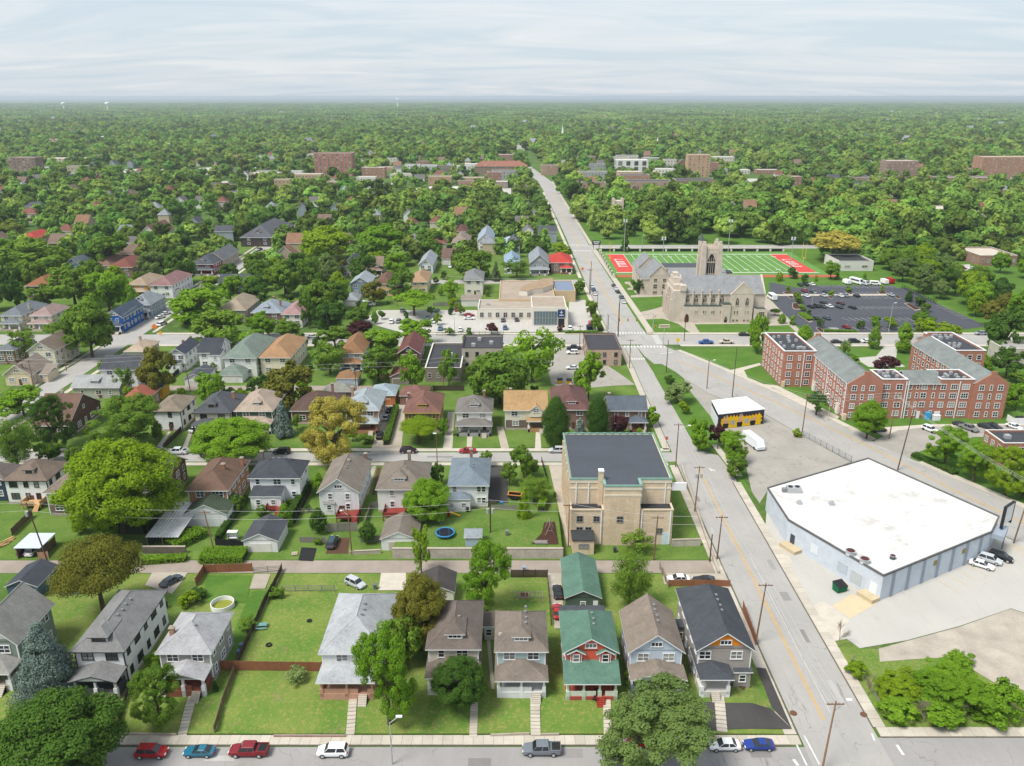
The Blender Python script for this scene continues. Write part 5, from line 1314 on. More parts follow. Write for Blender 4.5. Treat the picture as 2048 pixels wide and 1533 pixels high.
for zf in FZ:
  for xx,w_,c_ in ((92.4,1.5,2),(95.6,.6,1),(98.7,1.5,2)): window(t,xx - ox,255.7 - oy,zf,w_,1.5, 'f',WHITE,False,True,c_)
  for yy,w_ in ((257.5,1.2),(260.5,.6),(263.5,.6),(266.5,1.4),(270,.6),(273,.6),(276,1.2)): window(t,90.3 - ox,yy - oy,zf,w_,1.5, 'l',WHITE,False,True,1)
  for k in range(10): window(t,100.1 - ox,228 - oy + k * 2.75,zf,1.3 if k % 3 else .6,1.5, 'l',WHITE,False,True,1)
  for xx,w_,c_ in ((102,1.3,2),(104.6,.6,1),(107.3,1.3,2),(112.1,2.0,3),(116,1.7,2),(119.4,.8,1),(121.6,.6,1),(123.6,1.5,2),(126.6,.6,1),(129.2,1.4,2),(132.4,1.8,3),(135.9,2.0,3),(140.2,1.3,2),(143,.6,1),(145.8,1.4,2)):
    y_ = 226.2 if xx < 110 else (226.6 if xx > 138 else (227.6 if 118.2 < xx < 128.2 else 227.4))
    if zf < 2 and xx in (123.6,129.2): continue
    window(t,xx - ox,y_ - oy,zf,w_,1.5, 'f',WHITE,False,True,c_)
  for k in range(9): window(t,138.2 - ox,240 - oy + k * 3.0,zf,1.2,1.5, 'l',WHITE,True)
  for xx in (149.5,152.5,155.6): window(t,xx - ox,256.4 - oy,zf,1.3,1.5, 'f',WHITE,True)
for xx,yy in ((97.0,255.6),(117.9,227.3),(118.6,227.3),(133.9,227.3)): MB().box(-.12,.12,-.16,0,0,11.9).build('downspout',WHITE,t,(xx - ox,yy - oy,0))
for xx,yy in ((100.0,227),(100.0,242),(100.0,253)): MB().box(-.16,0,-.12,.12,0,11.4).build('downspout',WHITE,t,(xx - ox,yy - oy,0))
for xx,w_ in ((122.9,1.0),(128.6,1.8)): MB().box(-w_ / 2,w_ / 2,-.1,0,0,2.3).build('door',WHITE,t,(xx - ox,227.3 - oy,0))
for yy in (231.5,252): 
  MB().box(-.35,0,-1.1,1.1,0,3.2).build('entrance_surround',plain(C('e0d6c4'),0.1),t,(100.1 - ox,yy - oy,0)); MB().box(-.42,-.35,-.6,.6,0,2.3).build('door',WHITE,t,(100.1 - ox,yy - oy,0))
MB().box(-.5,.5,-.5,.5,-.2,2.0).build('corner_pier',plain(C('d8c8ae'),0.2),t,(100.1 - ox,226.0 - oy,0))
MB().box(-.5,.5,-.5,.5,-.2,2.0).build('corner_pier',plain(C('d8c8ae'),0.2),t,(91 - ox,255.6 - oy,0))
for lbl,nm,xx,yy,w_,d_,h_,c_ in (('blue plastic portable cabin by the flats doors', 'portable_cabin',125.4,226.3,1.4,1.2,2.2, '3fa5d8'),('white storage cabinet by the flats doors', 'storage_cabinet',127.8,225.8,2.0,1.2,1.6, 'e9ecef')):
  o = MB().box(-w_ / 2,w_ / 2,-d_ / 2,d_ / 2,0,h_).box(-w_ / 2 - .06,w_ / 2 + .06,-d_ / 2 - .06,d_ / 2 + .06,h_,h_ + .12).box(-w_ * .3,w_ * .3,-d_ / 2 - .04,-d_ / 2,.1,h_ - .2).build(nm,plain(C(c_),0.06),None,(xx,yy,0)); tag(o,lbl, 'cabinet')

# stone church ---------------------------------------------------
ST = plain(C('d0c4b6'),0.2,0.5,2.2,key='limestone')
STT = plain(C('dccdb9'),0.12,key='dressed_stone')
SLATE = shingle(C('8c8e91'), 0.3)
DK = plain((0.02,0.022,0.028),0.2,key='leaded_glass',rough=0.3)
ox, oy = 90,350
t = thing('church', 'large limestone gothic church with slate roofs and square bell tower', 'church',(ox,oy,0))
FOOT.append((60,118,334,420)); MARK.append(('the limestone church',90,350))
def gothic(parent,x,y,z,w,h,face,lights=2):
  b2 = MB(); n = 7
  arc = []
  for i in range(n + 1):
    a_ = i / n; xx = -w / 2 + w * a_; arc.append((xx,h * .62 + h * .38 * (1 - abs(2 * a_ - 1) ** 1.7)))
  pts_ = [(-w / 2,0),(w / 2,0)] + arc[::-1]
  b2.add([(p[0],-.04,p[1]) for p in pts_],[tuple(range(len(pts_)))])
  o = b2.build('gothic_window',DK,parent,(x,y,z),FACE[face])
  fr = MB()
  for k in range(1,lights): q = -w / 2 + w * k / lights; fr.box(q - .07,q + .07,-.1,-.04,0,h * .8)
  fr.box(-w / 2,w / 2,-.1,-.04,h * .55,h * .6); fr.box(-w / 2 - .2,w / 2 + .2,-.16,0,-.22,0)
  for p,q in zip(arc,arc[1:]): fr.add([(p[0],-.12,p[1]),(q[0],-.12,q[1]),(q[0] * 1.12,-.12,q[1] + .2),(p[0] * 1.12,-.12,p[1] + .2)],[(0,1,2,3)])
  fr.build('tracery', STT, o)
  return o
nv = MB().box(72.8 - ox,109 - ox,339.6 - oy,355 - oy,-.4,12.4)
for xx in (72.8,109 - .8):
  nv.add([(xx - ox,339.6 - oy,12.3),(xx - ox,355 - oy,12.3),(xx - ox,347.3 - oy,19.0),(xx + .8 - ox,339.6 - oy,12.3),(xx + .8 - ox,355 - oy,12.3),(xx + .8 - ox,347.3 - oy,19.0)],[(0,2,1),(3,4,5),(0,1,4,3),(1,2,5,4),(2,0,3,5)])
nv.build('nave', ST, t)
obj('nave_roof',roof_mesh('gs',35.0,16.4,0.78,12.3,[SLATE,STT]),t,(90.9 - ox,347.3 - oy,0))
MB().box(74 - ox,92.4 - ox,337.6 - oy,339.6 - oy,-.4,7.2).build('aisle',ST,t)
MB().box(73.9 - ox,92.4 - ox,337.5 - oy,339.6 - oy,7.2,7.5).build('aisle_roof',plain(C('4c5652'),0.15),t)
MB().box(90.2 - ox,93.7 - ox,336.6 - oy,339.6 - oy,-.4,8.2).build('stair_turret',ST,t)
MB().box(90.1 - ox,93.7 - ox,336.5 - oy,339.6 - oy,8.2,8.5).build('turret_roof',plain(C('4c5652'),0.15),t)
# transept with its gable to the street
tr = MB()
gable_wall(tr,9.6,12,0.0,1.0,12.6, 'gf',0)
o = tr.build('transept',ST,t,(98.5 - ox,343.2 - oy,0))
obj('transept_roof',roof_mesh('gf',9.8,11.6,1.0,12.4,[SLATE,STT]),t,(98.5 - ox,343.4 - oy,0))
for s in (-1,1):
  MB().add([(s * 4.9,0,12.2),(0,0,17.4),(0,0,18.0),(s * 5.3,0,12.4),(s * 4.9,.5,12.2),(0,.5,17.4),(0,.5,18.0),(s * 5.3,.5,12.4)],[(0,1,2,3),(7,6,5,4),(0,4,5,1),(2,6,7,3),(3,7,4,0)]).build('gable_coping',STT,t,(98.5 - ox,337.1 - oy,0))
  gothic(t,98.5 + s * 2.1 - ox,337.2 - oy,7.6,1.3,3.4, 'f')
  for q in (-.6,.6): window(t,98.5 + s * 2.3 + q - ox,337.2 - oy,4.6,.5,1.3, 'f',STT,True,False)
  for q in (-.8,.8): window(t,98.5 + s * 2.3 + q - ox,337.2 - oy,1.0,1.0,.8, 'f',STT,True)
for k in range(5):
  gothic(t,75.6 + k * 3.7 - ox,339.6 - oy,8.4,1.5,3.2, 'f',3)
  MB().box(-.35,.35,-.9,0,-.3,11.2).box(-.3,.3,-.5,.3,11.2,14.0).build('buttress',ST,t,(73.9 + k * 3.7 - ox,339.6 - oy,0))
  if k: 
    for q in (-.4,.4): window(t,75.6 + k * 3.6 + q - ox,337.6 - oy,4.6,.45,1.2, 'f',STT,True,False)
gothic(t,75.3 - ox,337.6 - oy,.3,1.8,3.6, 'f',1); MB().box(-.7,.7,-.1,0,.1,2.6).build('door',plain(C('5a3226'),0.2),t,(75.3 - ox,337.5 - oy,0))
gothic(t,91.9 - ox,336.6 - oy,.2,1.2,2.8, 'f',1)
MB().box(104 - ox,109.3 - ox,335.8 - oy,339.6 - oy,-.4,6.2).build('side_chapel',ST,t); MB().box(104.3 - ox,109 - ox,336.1 - oy,339.6 - oy,6.2,6.25).build('chapel_roof',plain(C('4c5652'),0.15),t)
window(t,106.9 - ox,335.8 - oy,4.2,2.2,1.8, 'f',STT,True,True,3)
# west front block with stepped shoulders
wf = MB().box(69.2 - ox,74.6 - ox,338.8 - oy,356 - oy,-.4,13.6).box(69.6 - ox,73.6 - ox,341 - oy,353.6 - oy,13.6,15.8).box(69.8 - ox,72.8 - ox,343.5 - oy,351 - oy,15.8,18.4).box(70 - ox,72.2 - ox,345.6 - oy,349 - oy,18.4,20.0)
wf.box(72.0 - ox,74.6 - ox,338.4 - oy,341 - oy,13.6,16.0)
wf.build('west_front', ST, t)
gothic(t,69.2 - ox,347.3 - oy,6.5,4.0,7.0, 'l',4)
for yy in (341.5,353): gothic(t,69.2 - ox,yy - oy,5,1.2,3.4, 'l')
for yy in (339.4,344.4,350.2,355.4): MB().box(-1.2,0,-.5,.5,-.3,10).box(-.6,0,-.4,.4,10,13).build('buttress',ST,t,(69.2 - ox,yy - oy,0))
steps(t,0,-2.4,0,-.1,1.2,6,CONC).location = (66.5 - ox,347 - oy,0)
# bell tower
tx0,tx1,ty0,ty1 = 85.3 - ox,92.4 - ox,357.5 - oy,364.6 - oy
cx_,cy_ = (tx0 + tx1) / 2,(ty0 + ty1) / 2
tw = MB().box(tx0,tx1,ty0,ty1,-.4,28.0).build('bell_tower',ST,t)
for sx in (0,1):
  for sy in (0,1):
    X,Y = (tx1 if sx else tx0),(ty1 if sy else ty0)
    MB().box(X - 1.1,X + 1.1,Y - 1.1,Y + 1.1,-.3,24).box(X - .9,X + .9,Y - .9,Y + .9,24,30.4).box(X - .55,X + .55,Y - .55,Y + .55,30.4,31.6).build('corner_buttress',ST,tw)
for k in range(5):
  q = tx0 + 1.3 + k * 1.12
  MB().box(q - .4,q + .4,ty0 - .05,ty0 + .5,28,29.3).build('merlon',STT,tw); MB().box(q - .4,q + .4,ty1 - .5,ty1 + .05,28,29.3).build('merlon',STT,tw)
MB().box(tx0 - .1,tx1 + .1,ty0 - .1,ty0,26.3,26.7).box(tx0 - .1,tx1 + .1,ty0 - .1,ty0,15.5,15.9).build('string_course',STT,tw)
gothic(t,cx_,ty0 - .02,17.2,3.6,9.0, 'f',4); gothic(t,tx0 - .02,cy_,17.2,3.6,9.0, 'l',4)
MB().tube((tx0,ty1,28),(tx0,ty1,30.8),1.1,1.25,8).build('stair_turret',ST,tw); MB().tube((tx0,ty1,30.8),(tx0,ty1,34.4),1.15,.05,8).build('spirelet',plain(C('5a6070'),0.2),tw)
# parish hall behind
def hall(x0,x1,y0,y1,z,kind,pitch,name):
  b2 = MB(); W_, D_ = x1 - x0, y1 - y0
  gable_wall(b2,W_,D_,.3,pitch,z,kind,0)
  o = b2.build(name,ST,t,((x0 + x1) / 2 - ox,(y0 + y1) / 2 - oy,0))
  obj(name + '_roof',roof_mesh(kind,W_,D_,pitch,z,[SLATE,STT]),o)
  return o, W_, D_
o,W_,D_ = hall(67.0,77.5,388,408,9.5, 'gf',1.0, 'parish_hall')
for s in (-1,1):
  window(o,s * 2.2,-D_ / 2 + .3,7.5,1.4,1.5, 'f',STT,True,True,2); window(o,s * 2.2,-D_ / 2 + .3,4.4,1.7,2.0, 'f',STT,True,True,2); window(o,s * 2.2,-D_ / 2 + .3,1.4,2.0,1.2, 'f',STT,True,True,3)
for k in range(4):
  gg,w2,d2 = hall(62.8,68.4,388.5 + k * 5.4,393 + k * 5.4,8.0, 'gs',.8, 'side_gable')
  window(gg,-w2 / 2 + .3,0,5.5,1.2,1.8, 'l',STT,True)
hall(63.5,76,408,424,9.0, 'gf',1.0, 'rear_gable')
o,W_,D_ = hall(77.5,106,392,404,8.2, 'gs',.55, 'long_wing')
for k in range(7): window(o,-W_ / 2 + 4 + k * 3.4,-D_ / 2 + .3,6.6,2.2,1.0, 'f',STT,True,False,3)
MB().box(77 - ox,104 - ox,404 - oy,416 - oy,-.3,10.5).build('flat_wing',ST,t); MB().box(77.2 - ox,103.8 - ox,404.2 - oy,415.8 - oy,10.5,10.56).build('flat_roof',plain(C('50545c'),0.15),t)
MB().box(104 - ox,109 - ox,395 - oy,401 - oy,-.3,9.5).build('stair_block',ST,t); MB().box(103.8 - ox,109.2 - ox,394.8 - oy,401.2 - oy,9.5,9.9).build('stair_roof',plain(C('3f4a48'),0.15),t)
MB().box(95 - ox,118 - ox,378 - oy,392 - oy,-.3,6.0).build('east_wing',plain(C('d8c8b4'),0.12),t); MB().box(95.3 - ox,117.7 - ox,378.3 - oy,391.7 - oy,6.0,6.06).build('east_roof',plain(C('cfc9be'),0.1),t)
MB().box(109 - ox,110.4 - ox,352 - oy,392 - oy,-.3,4.5).build('link_wall',plain(C('d8c8b4'),0.12),t)
MB().box(110.4 - ox,111.8 - ox,383 - oy,384.5 - oy,6,8.2).build('chimney',ST,t)

# clinic ---------------------------------------------------------
PALE = plain(C('e2ddd2'),0.07,key='pale_panel')
TANP = plain(C('cdb593'),0.12,key='tan_panel')
t0 = block('low flat-roofed clinic with glass entrance hall and gravel roof', 'the flat-roofed clinic',(-2.9,350.1,23.9,16.9),5.0, 'e2dcd0', 'aa9f92',1,7,0, '',False,1.5,2.0,name='clinic',cat='clinic',units=1)
tx, ty = t0.location.x, t0.location.y
def sub(ed, z, nm, m, roofm, par=.5):
  cx, cy, W, D = ed
  o = MB().box(-W / 2,W / 2,-D / 2,D / 2,-.3,z - par).build(nm,m,t0,(cx - tx,cy - ty,0))
  MB().box(-W / 2,W / 2,-D / 2,-D / 2 + .4,z - par,z).box(-W / 2,W / 2,D / 2 - .4,D / 2,z - par,z).box(-W / 2,-W / 2 + .4,-D / 2 + .4,D / 2 - .4,z - par,z).box(W / 2 - .4,W / 2,-D / 2 + .4,D / 2 - .4,z - par,z).build('parapet',m,o)
  MB().box(-W / 2 + .4,W / 2 - .4,-D / 2 + .4,D / 2 - .4,z - par,z - par + .04).build('flat_roof',roofm,o)
  return o, W, D
sub((6.9,377.2,25.6,39.3),5.4, 'rear_wing',TANP,plain(C('a8998a'),0.25,0.3,4.0,key='gravel_roof'))
sub((25.1,385.4,9.9,22.6),5.6, 'side_wing',TANP,plain(C('7d8ba0'),0.12,key='blue_roof'))
o,W,D = sub((15.8,342.7,14.7,19.9),8.0, 'entrance_hall',PALE,plain(C('a8998a'),0.2,0.3,4.0))
MB().box(-W / 2 + .9,W / 2 - 4.0,-.1,0,.3,6.2).build('glass_front',plain((0.09,0.14,0.15),0.15,0.6,rough=0.1,spec=0.7,key='curtain_glass'),o,(0,-D / 2,0))
mu_ = MB()
for k in range(9): q = -W / 2 + .9 + (W - 4.9) * k / 8; mu_.box(q - .06,q + .06,-.2,-.1,.3,6.2)
for zz in (.3,3.2,6.15): mu_.box(-W / 2 + .9,W / 2 - 4.0,-.2,-.1,zz,zz + .12)
mu_.build('mullion',STEEL,o,(0,-D / 2,0))
MB().box(-1.3,1.3,-.12,0,.1,3.0).build('door',DK,o,(W / 2 - 2.2,-D / 2,0))
sg = MB().box(-1.5,1.5,-.3,0,3.6,7.0).build('sign_panel',plain(C('20406e'),0.06),o,(W / 2 - 2.2,-D / 2,0))
MB().box(-.12,.12,-.36,-.3,5.0,6.5).box(-.6,.6,-.36,-.3,5.7,5.95).box(-.9,.9,-.36,-.3,4.4,4.7).build('sign_emblem',WHITE,o,(W / 2 - 2.2,-D / 2,0))
MB().box(0,.5,-5,0,-.2,7.6).build('fin_wall',PALE,o,(W / 2,-D / 2 + 2,0))
cl = MB(); pts = [(3.3,367.3),(4.8,376.7),(15.2,393.6),(20.2,395.5),(19.8,380.4),(14.4,372.1),(9.5,369.7),(7.1,365.9)]
cl.prism([(a - tx,b_ - ty) for a,b_ in pts],4.8,7.0)
cl.build('clerestory',PALE,t0); MB().prism([(a - tx,b_ - ty) for a,b_ in pts],7.0,7.15).build('clerestory_roof',plain(C('a08a72'),0.25,0.4),t0)
can = MB().box(-2.5,2.5,-2,2,3.6,3.9).build('canopy',WHITE,t0,((25.2,377.0)[0] - tx,(25.2,377.0)[1] - ty,0))
for s in (-1,1): MB().box(-.3,.3,-.3,.3,-.2,3.6).build('canopy_post',WHITE,can,(s * 2,0,0))

# plain blocks ---------------------------------------------------
block('corner shop of patched brick with black roof at the crossing', 'the corner shop',(33.4,288.5,12.2,21.5),6.2, 'c5a595', '45454a',2,3,3, 'l',ww=1.0,wh=1.4,cols=1,trimc='55504c',name='corner_shop',cat='shop')
block('two-storey shop with black flat roof and stepped parapet on the cross street', 'the black-roofed shop',(-10.6,282.1,14.5,16.7),8.0, 'b9b0a4', '46464b',2,4,0, '',False,name='shop',cat='shop',units=3,ww=.9,cols=1,trimc='3f3f42')
block('long low shop with black flat roof left of the two-storey shop', 'the long black-roofed shop',(-23.5,275.2,12.3,29.5),5.0, '8d857a', '434348',1,4,0, '',False,name='shop',cat='shop',units=1,ww=.9,cols=1)
block('white block building with black roof behind the sports field', 'the white block building',(192.1,457.7,19.3,21.9),5.5, 'dcdcd8', '3f4042',1,2,0, '',False,name='workshop',cat='workshop',ww=3,wh=1)
block('pale industrial building cut by the right picture edge', 'the pale industrial building',(189.5,282.6,24.5,9.8),6.5, 'c2bcb0', 'a8a6a4',1,2,3, 'l',False,name='workshop',cat='workshop')
block('red brick building with black roof behind the roadside trees', 'the red brick roadside building',(136.9,198.5,16.2,9.1),6.4, 'a45a48', '43474d',2,5,3, 'l',name='brick_building',units=2)

# far landmarks
FARCARS = []
block('tall red brick apartment tower left of the avenue with pale window columns', 'the red brick tower',(-218.1,1057.3,46.0,80.9),27, 'b5644c', '8a8078',9,9,3, 'r',ww=2.2,wh=1.8,name='apartment_tower',cat='tower',units=2)
block('brown brick tower with scaffold-like balconies at the far left', 'the far left brown tower',(-578.8,1011.6,32.2,53.3),24, '8d5f50', '9a8f86',8,6,2, 'r',ww=2.6,wh=1.8,name='apartment_tower',cat='tower')
block('cream concrete parking garage with open decks', 'the parking garage',(-630.1,1224.2,62.0,71.1),9, 'ddd5bb', 'cfc9b8',3,12,2, 'r',False,ww=3.2,wh=1.2,rail=False,cols=1,name='parking_garage',cat='parking garage')
block('grey and buff flat-roofed hall in front of the parking garage', 'the grey buff hall',(-538.8,1058.9,22.6,60.3),11, 'c2b49c', '8d9298',2,5,3, 'r',False,name='hall',cat='hall')
block('long pale hall beside the brown tower', 'the long pale hall',(-585.3,1064.8,35.1,53.6),8, 'd5cfc4', '9aa0a6',2,8,2, 'r',False,name='hall',cat='hall')
block('long brick hotel with red tile roof beside the avenue', 'the red-tiled long building',(-13.3,1036.1,66.3,20.0),11, '8a6a5c', '96695a',3,14,2, 'r',kind='hip',pitch=.6,name='hotel',cat='hotel')
block('white two-storey shop, the leftmost of the far white shops', 'the leftmost white shop',(-129.0,1097.2,19.9,37.4),9, 'dcdcde', 'b5b5b8',2,6,2, 'r',False,name='shop',cat='shop',group='far white shops')
block('white two-storey shop with bright roof, second of the far white shops', 'the second white shop',(-106.4,1090.3,20.1,45.4),9, 'c9ccd0', 'e2e2e2',2,6,2, 'r',False,name='shop',cat='shop',group='far white shops')
block('dark brick shop between the far white shops', 'the dark far shop',(-87.4,1090.4,15.4,36.5),8, '6b5f5a', '55565a',2,5,2, 'r',name='shop',cat='shop')
block('white shop with bright roof nearest the red-tiled hotel', 'the white shop by the hotel',(-61.0,1074.4,17.6,50.2),10, 'd5d6d8', 'ececec',2,4,3, 'r',False,name='shop',cat='shop',group='far white shops')
block('buff brick office block left of the avenue', 'the buff brick office',(-79.5,929.7,25.4,33.3),9, 'c39a66', 'a8a49c',2,5,2, 'r',name='office',cat='office')
block('brick building with white flat roof near the avenue trees', 'the white-flat-roofed brick building',(-16.4,916.5,23.5,79.1),7, '9a8578', 'e6e6e4',2,5,2, 'r',name='brick_building')
block('long low store with bright white roof', 'the long white-roofed store',(-63.4,860.7,44.0,54.6),4.5, 'cfcac0', 'eceae4',1,6,0, '',False,name='store',cat='store')
block('brick corner block with pale roof right of the far avenue', 'the brick avenue block',(46.7,1062.5,21.1,67.0),12, 'b08468', 'a5a8a4',3,6,4, 'l',name='brick_building')
block('brick school wing with black roof nearest the avenue', 'the brick school wing',(82.5,903.2,24.1,138.7),10, 'b08062', '4d525c',2,5,8, 'l',ww=2.0,wh=2.0,name='school',cat='school')
block('brick school main block with dark roof', 'the brick school main block',(138.1,879.0,48.1,87.0),11, 'b58a6c', '4f545e',3,9,0, '',ww=2.2,wh=2.0,name='school',cat='school')
block('low brick school range behind the main block', 'the rear school range',(129.1,885.5,32.0,24.1),14, 'ae7c60', '585c66',2,6,0, '',name='school',cat='school')
block('white modern office with tall dark window bays', 'the white modern office',(154.7,1110.2,41.2,75.7),15, 'e2e2de', 'd8d8d4',2,4,3, 'l',False,ww=5.0,wh=5.5,rail=False,cols=4,name='office',cat='office')
block('white low classical building beside the white modern office', 'the white classical building',(191.1,1037.5,31.3,34.9),8, 'e6e4dc', 'cfcdc6',2,8,0, '',False,name='office',cat='office')
block('slim tan brick tower right of the white office', 'the slim tan tower',(225.2,1026.9,26.9,43.0),26, 'c99a70', 'd8d0c4',8,5,2, 'l',ww=1.6,wh=1.8,name='apartment_tower',cat='tower')
block('brown brick apartment tower with cream cornice at the right', 'the brown right tower',(437.7,957.8,34.8,48.6),24, '96705f', 'd0c6b8',7,8,5, 'l',ww=1.4,wh=1.6,name='apartment_tower',cat='tower')
block('broad orange brick tower at the right edge of the picture', 'the orange right-edge tower',(596.3,999.7,103.0,67.9),26, 'b87a56', 'c9b8a5',8,22,3, 'l',ww=1.4,wh=1.6,name='apartment_tower',cat='tower')
block('long red brick row of flats in front of the orange tower', 'the red brick row',(494.8,917.1,63.3,37.0),9, 'a05c4c', '8d8a88',3,14,2, 'l',name='brick_building')
block('brick house block with brown flat roof left of the brown tower', 'the brown flat block',(388.1,929.4,34.2,61.7),9, '9a7262', '77706c',3,8,2, 'l',name='brick_building')
block('brick flats with pale roof in the trees at the right', 'the pale-roofed brick flats',(348.0,667.7,39.8,37.2),8, 'b0886e', 'cfc6b8',2,10,2, 'l',name='brick_building')
block('brick flats behind the long red brick row', 'the far brick flats',(560.2,1025.2,30.7,34.5),9, 'a58070', '9a9a98',3,7,2, 'l',name='brick_building')
block('flat black-roofed hall beyond the church wood', 'the black-roofed hall',(196.4,915.0,43.2,63.7),8, '8a6a5c', '4a4e58',1,8,0, '',name='hall',cat='hall')
block('dark-roofed brick clinic half hidden at the right edge woods', 'the dark right edge clinic',(329.6,584.2,17.0,21.2),6, '7a5a4c', '50555c',1,5,2, 'l',name='brick_building')
block('tan flat building in the right woods beside a car park', 'the tan woods building',(279.6,474.8,21.4,27.2),6, '9a6f5c', 'c9beb0',1,6,2, 'l',name='brick_building')
# stone tower with battlements behind the avenue trees
cx_, cy_, w_, d_ = (77.8,604.5,6.3,15.5)
t = thing('stone_tower', 'square limestone church tower rising above the avenue trees', 'tower',(cx_,cy_,0))
MARK.append(('the small stone tower',cx_,cy_))
MB().box(-w_ / 2,w_ / 2,-w_ / 2,w_ / 2,-.3,20).build('shaft',ST,t)
for sx in (-1,1):
  for sy in (-1,1): MB().box(-.8,.8,-.8,.8,-.3,21.6).build('corner_pier',ST,t,(sx * w_ / 2,sy * w_ / 2,0))
gothic(t,0,-w_ / 2,11,2.4,6, 'f',2); gothic(t,-w_ / 2,0,11,2.4,6, 'l',2)
def steeple(label,short,px,py,zb,zt_,w,col,rc,name='steeple_church'):
  t = thing(name,label, 'church',(px,py,0)); MARK.append((short,px,py))
  MB().box(-w / 2,w / 2,-w / 2,w / 2,-.3,zb).build('tower',plain(C(col),0.1),t)
  MB().tube((0,0,zb),(0,0,zt_),w * .6,.1,8).build('spire',plain(C(rc),0.1),t)
  b2 = MB(); gable_wall(b2,w * 2.2,w * 5,.3,.9,zb * .5, 'gf',0); b2.build('nave',plain(C(col),0.1),t,(w * 1.2,w * 3,0))
  obj('roof',roof_mesh('gf',w * 2.2,w * 5,.9,zb * .5,[shingle(C('77726e')),WHITE]),t,(w * 1.2,w * 3,0))
steeple('white church with slender white steeple in the far woods', 'the white steeple',*(107.8,1795.6),16,36,5, 'e8e8e4', 'eceeee')
steeple('red brick church with pointed red steeple in the far woods', 'the red steeple',*(45.8,1836.4),14,28,6, '9a4a3c', '8d4a40')
steeple('white cupola church in the woods above the slim tan tower', 'the white cupola',*(265.8,1538.1),12,22,5, 'e6e6e2', 'e6e8e8')
for (px,Y,z_,lb,sh) in ((214,5200,44, 'white water tower near the left horizon', 'the white water tower'),(126,5600,40, 'small pale water tower at the far left horizon', 'the small water tower'),(795,7000,62, 'tiny water tower on the horizon left of the middle', 'the tiny water tower')):
  X = (px - 1024) / 1615 * (.9425 * Y + 15)
  t = thing('water_tower',lb, 'water tower',(X,Y,0)); MARK.append((sh,X,Y))
  wmat = plain((0.8,0.8,0.8), 0.05)
  MB().tube((0,0,0),(0,0,z_),4.5,4.0,10).build('shaft',wmat,t)
  MB().tube((0,0,z_),(0,0,z_ + 4),5,12,14).tube((0,0,z_ + 4),(0,0,z_ + 12),12,12,14).tube((0,0,z_ + 12),(0,0,z_ + 16),12,3,14).build('tank',wmat,t)

# sports field ---------------------------------------------------
TURF = grass_mat('artificial_turf',C('6f9a50',0.75),C('64904a',0.75),C('7aa25a',0.75),0.3,0.3)
fx0,fx1,fy0,fy1 = 58.8,169.2,443,496.8
sheet('sports_field',rect(56,174,436,505),0.05,TURF)
sheet('running_track',rect(57,177,430,436),0.056,plain(C('b5604a'),0.1,key='red_track'))
ez = 10.06
fs_ = (fx1 - fx0) / 110.4
REDT = plain(C('cc4a42'),0.08,key='red_turf')
sheet('end_zone',rect(fx0,fx0 + ez,fy0,fy1),0.06,REDT); sheet('end_zone',rect(fx1 - ez,fx1,fy0,fy1),0.06,REDT)
fl_ = MB(); wmk = M_WHITE_LINE
fl_.add([(fx0 - 1.2,fy0 - 1.2,.07),(fx1 + 1.2,fy0 - 1.2,.07),(fx1 + 1.2,fy0,.07),(fx0 - 1.2,fy0,.07)],[(0,1,2,3)])
fl_.add([(fx0 - 1.2,fy1,.07),(fx1 + 1.2,fy1,.07),(fx1 + 1.2,fy1 + 1.2,.07),(fx0 - 1.2,fy1 + 1.2,.07)],[(0,1,2,3)])
for k in range(21): stripe(fl_,(fx0 + ez + k * 4.515,fy0),(fx0 + ez + k * 4.515,fy1),.28,.068)
for k in range(1,20,2):
  for yy in (fy0 + 8,fy1 - 8): stripe(fl_,(fx0 + ez + k * 4.515 + 3.2,yy),(fx0 + ez + k * 4.515 + 6,yy),1.2,.068)
struct(fl_.build('field_line',M_WHITE_LINE))
lt = MB()
for base,sg_ in ((fx0 + ez / 2,1),(fx1 - ez / 2,-1)):
  for k in range(4):
    yc = (fy0 + fy1) / 2 + (k - 1.5) * 6.2
    lt.add([(base - 2.6,yc - 2,.074),(base - 1.6,yc - 2,.074),(base - 1.6,yc + 2,.074),(base - 2.6,yc + 2,.074)],[(0,1,2,3)])
    for q in ((-2,-1.2),(-.4,.4),(1.2,2)):
      if (k + int(q[0])) % 2 == 0 or k in (1,2): lt.add([(base - 1.6,yc + q[0],.074),(base + 2.6,yc + q[0],.074),(base + 2.6,yc + q[1],.074),(base - 1.6,yc + q[1],.074)],[(0,1,2,3)])
struct(lt.build('end_zone_letter',M_WHITE_LINE))
for i,(x_,lb) in enumerate(((fx0 - 1.5, 'yellow goalpost at the west end of the sports field'),(fx1 + 1.5, 'yellow goalpost at the east end of the sports field'))):
  t = thing('goalpost',lb, 'goalpost',(x_,470,0),0, 'field goalposts'); ym = plain(C('e8c840'),0.05)
  MB().tube((0,0,0),(0,0,3),.15,.15,8).build('post',ym,t); MB().tube((0,-2.8,3),(0,2.8,3),.1,.1,8).build('crossbar',ym,t)
  for s in (-1,1): MB().tube((0,s * 2.8,3),(0,s * 2.8,12),.09,.09,8).build('upright',ym,t)
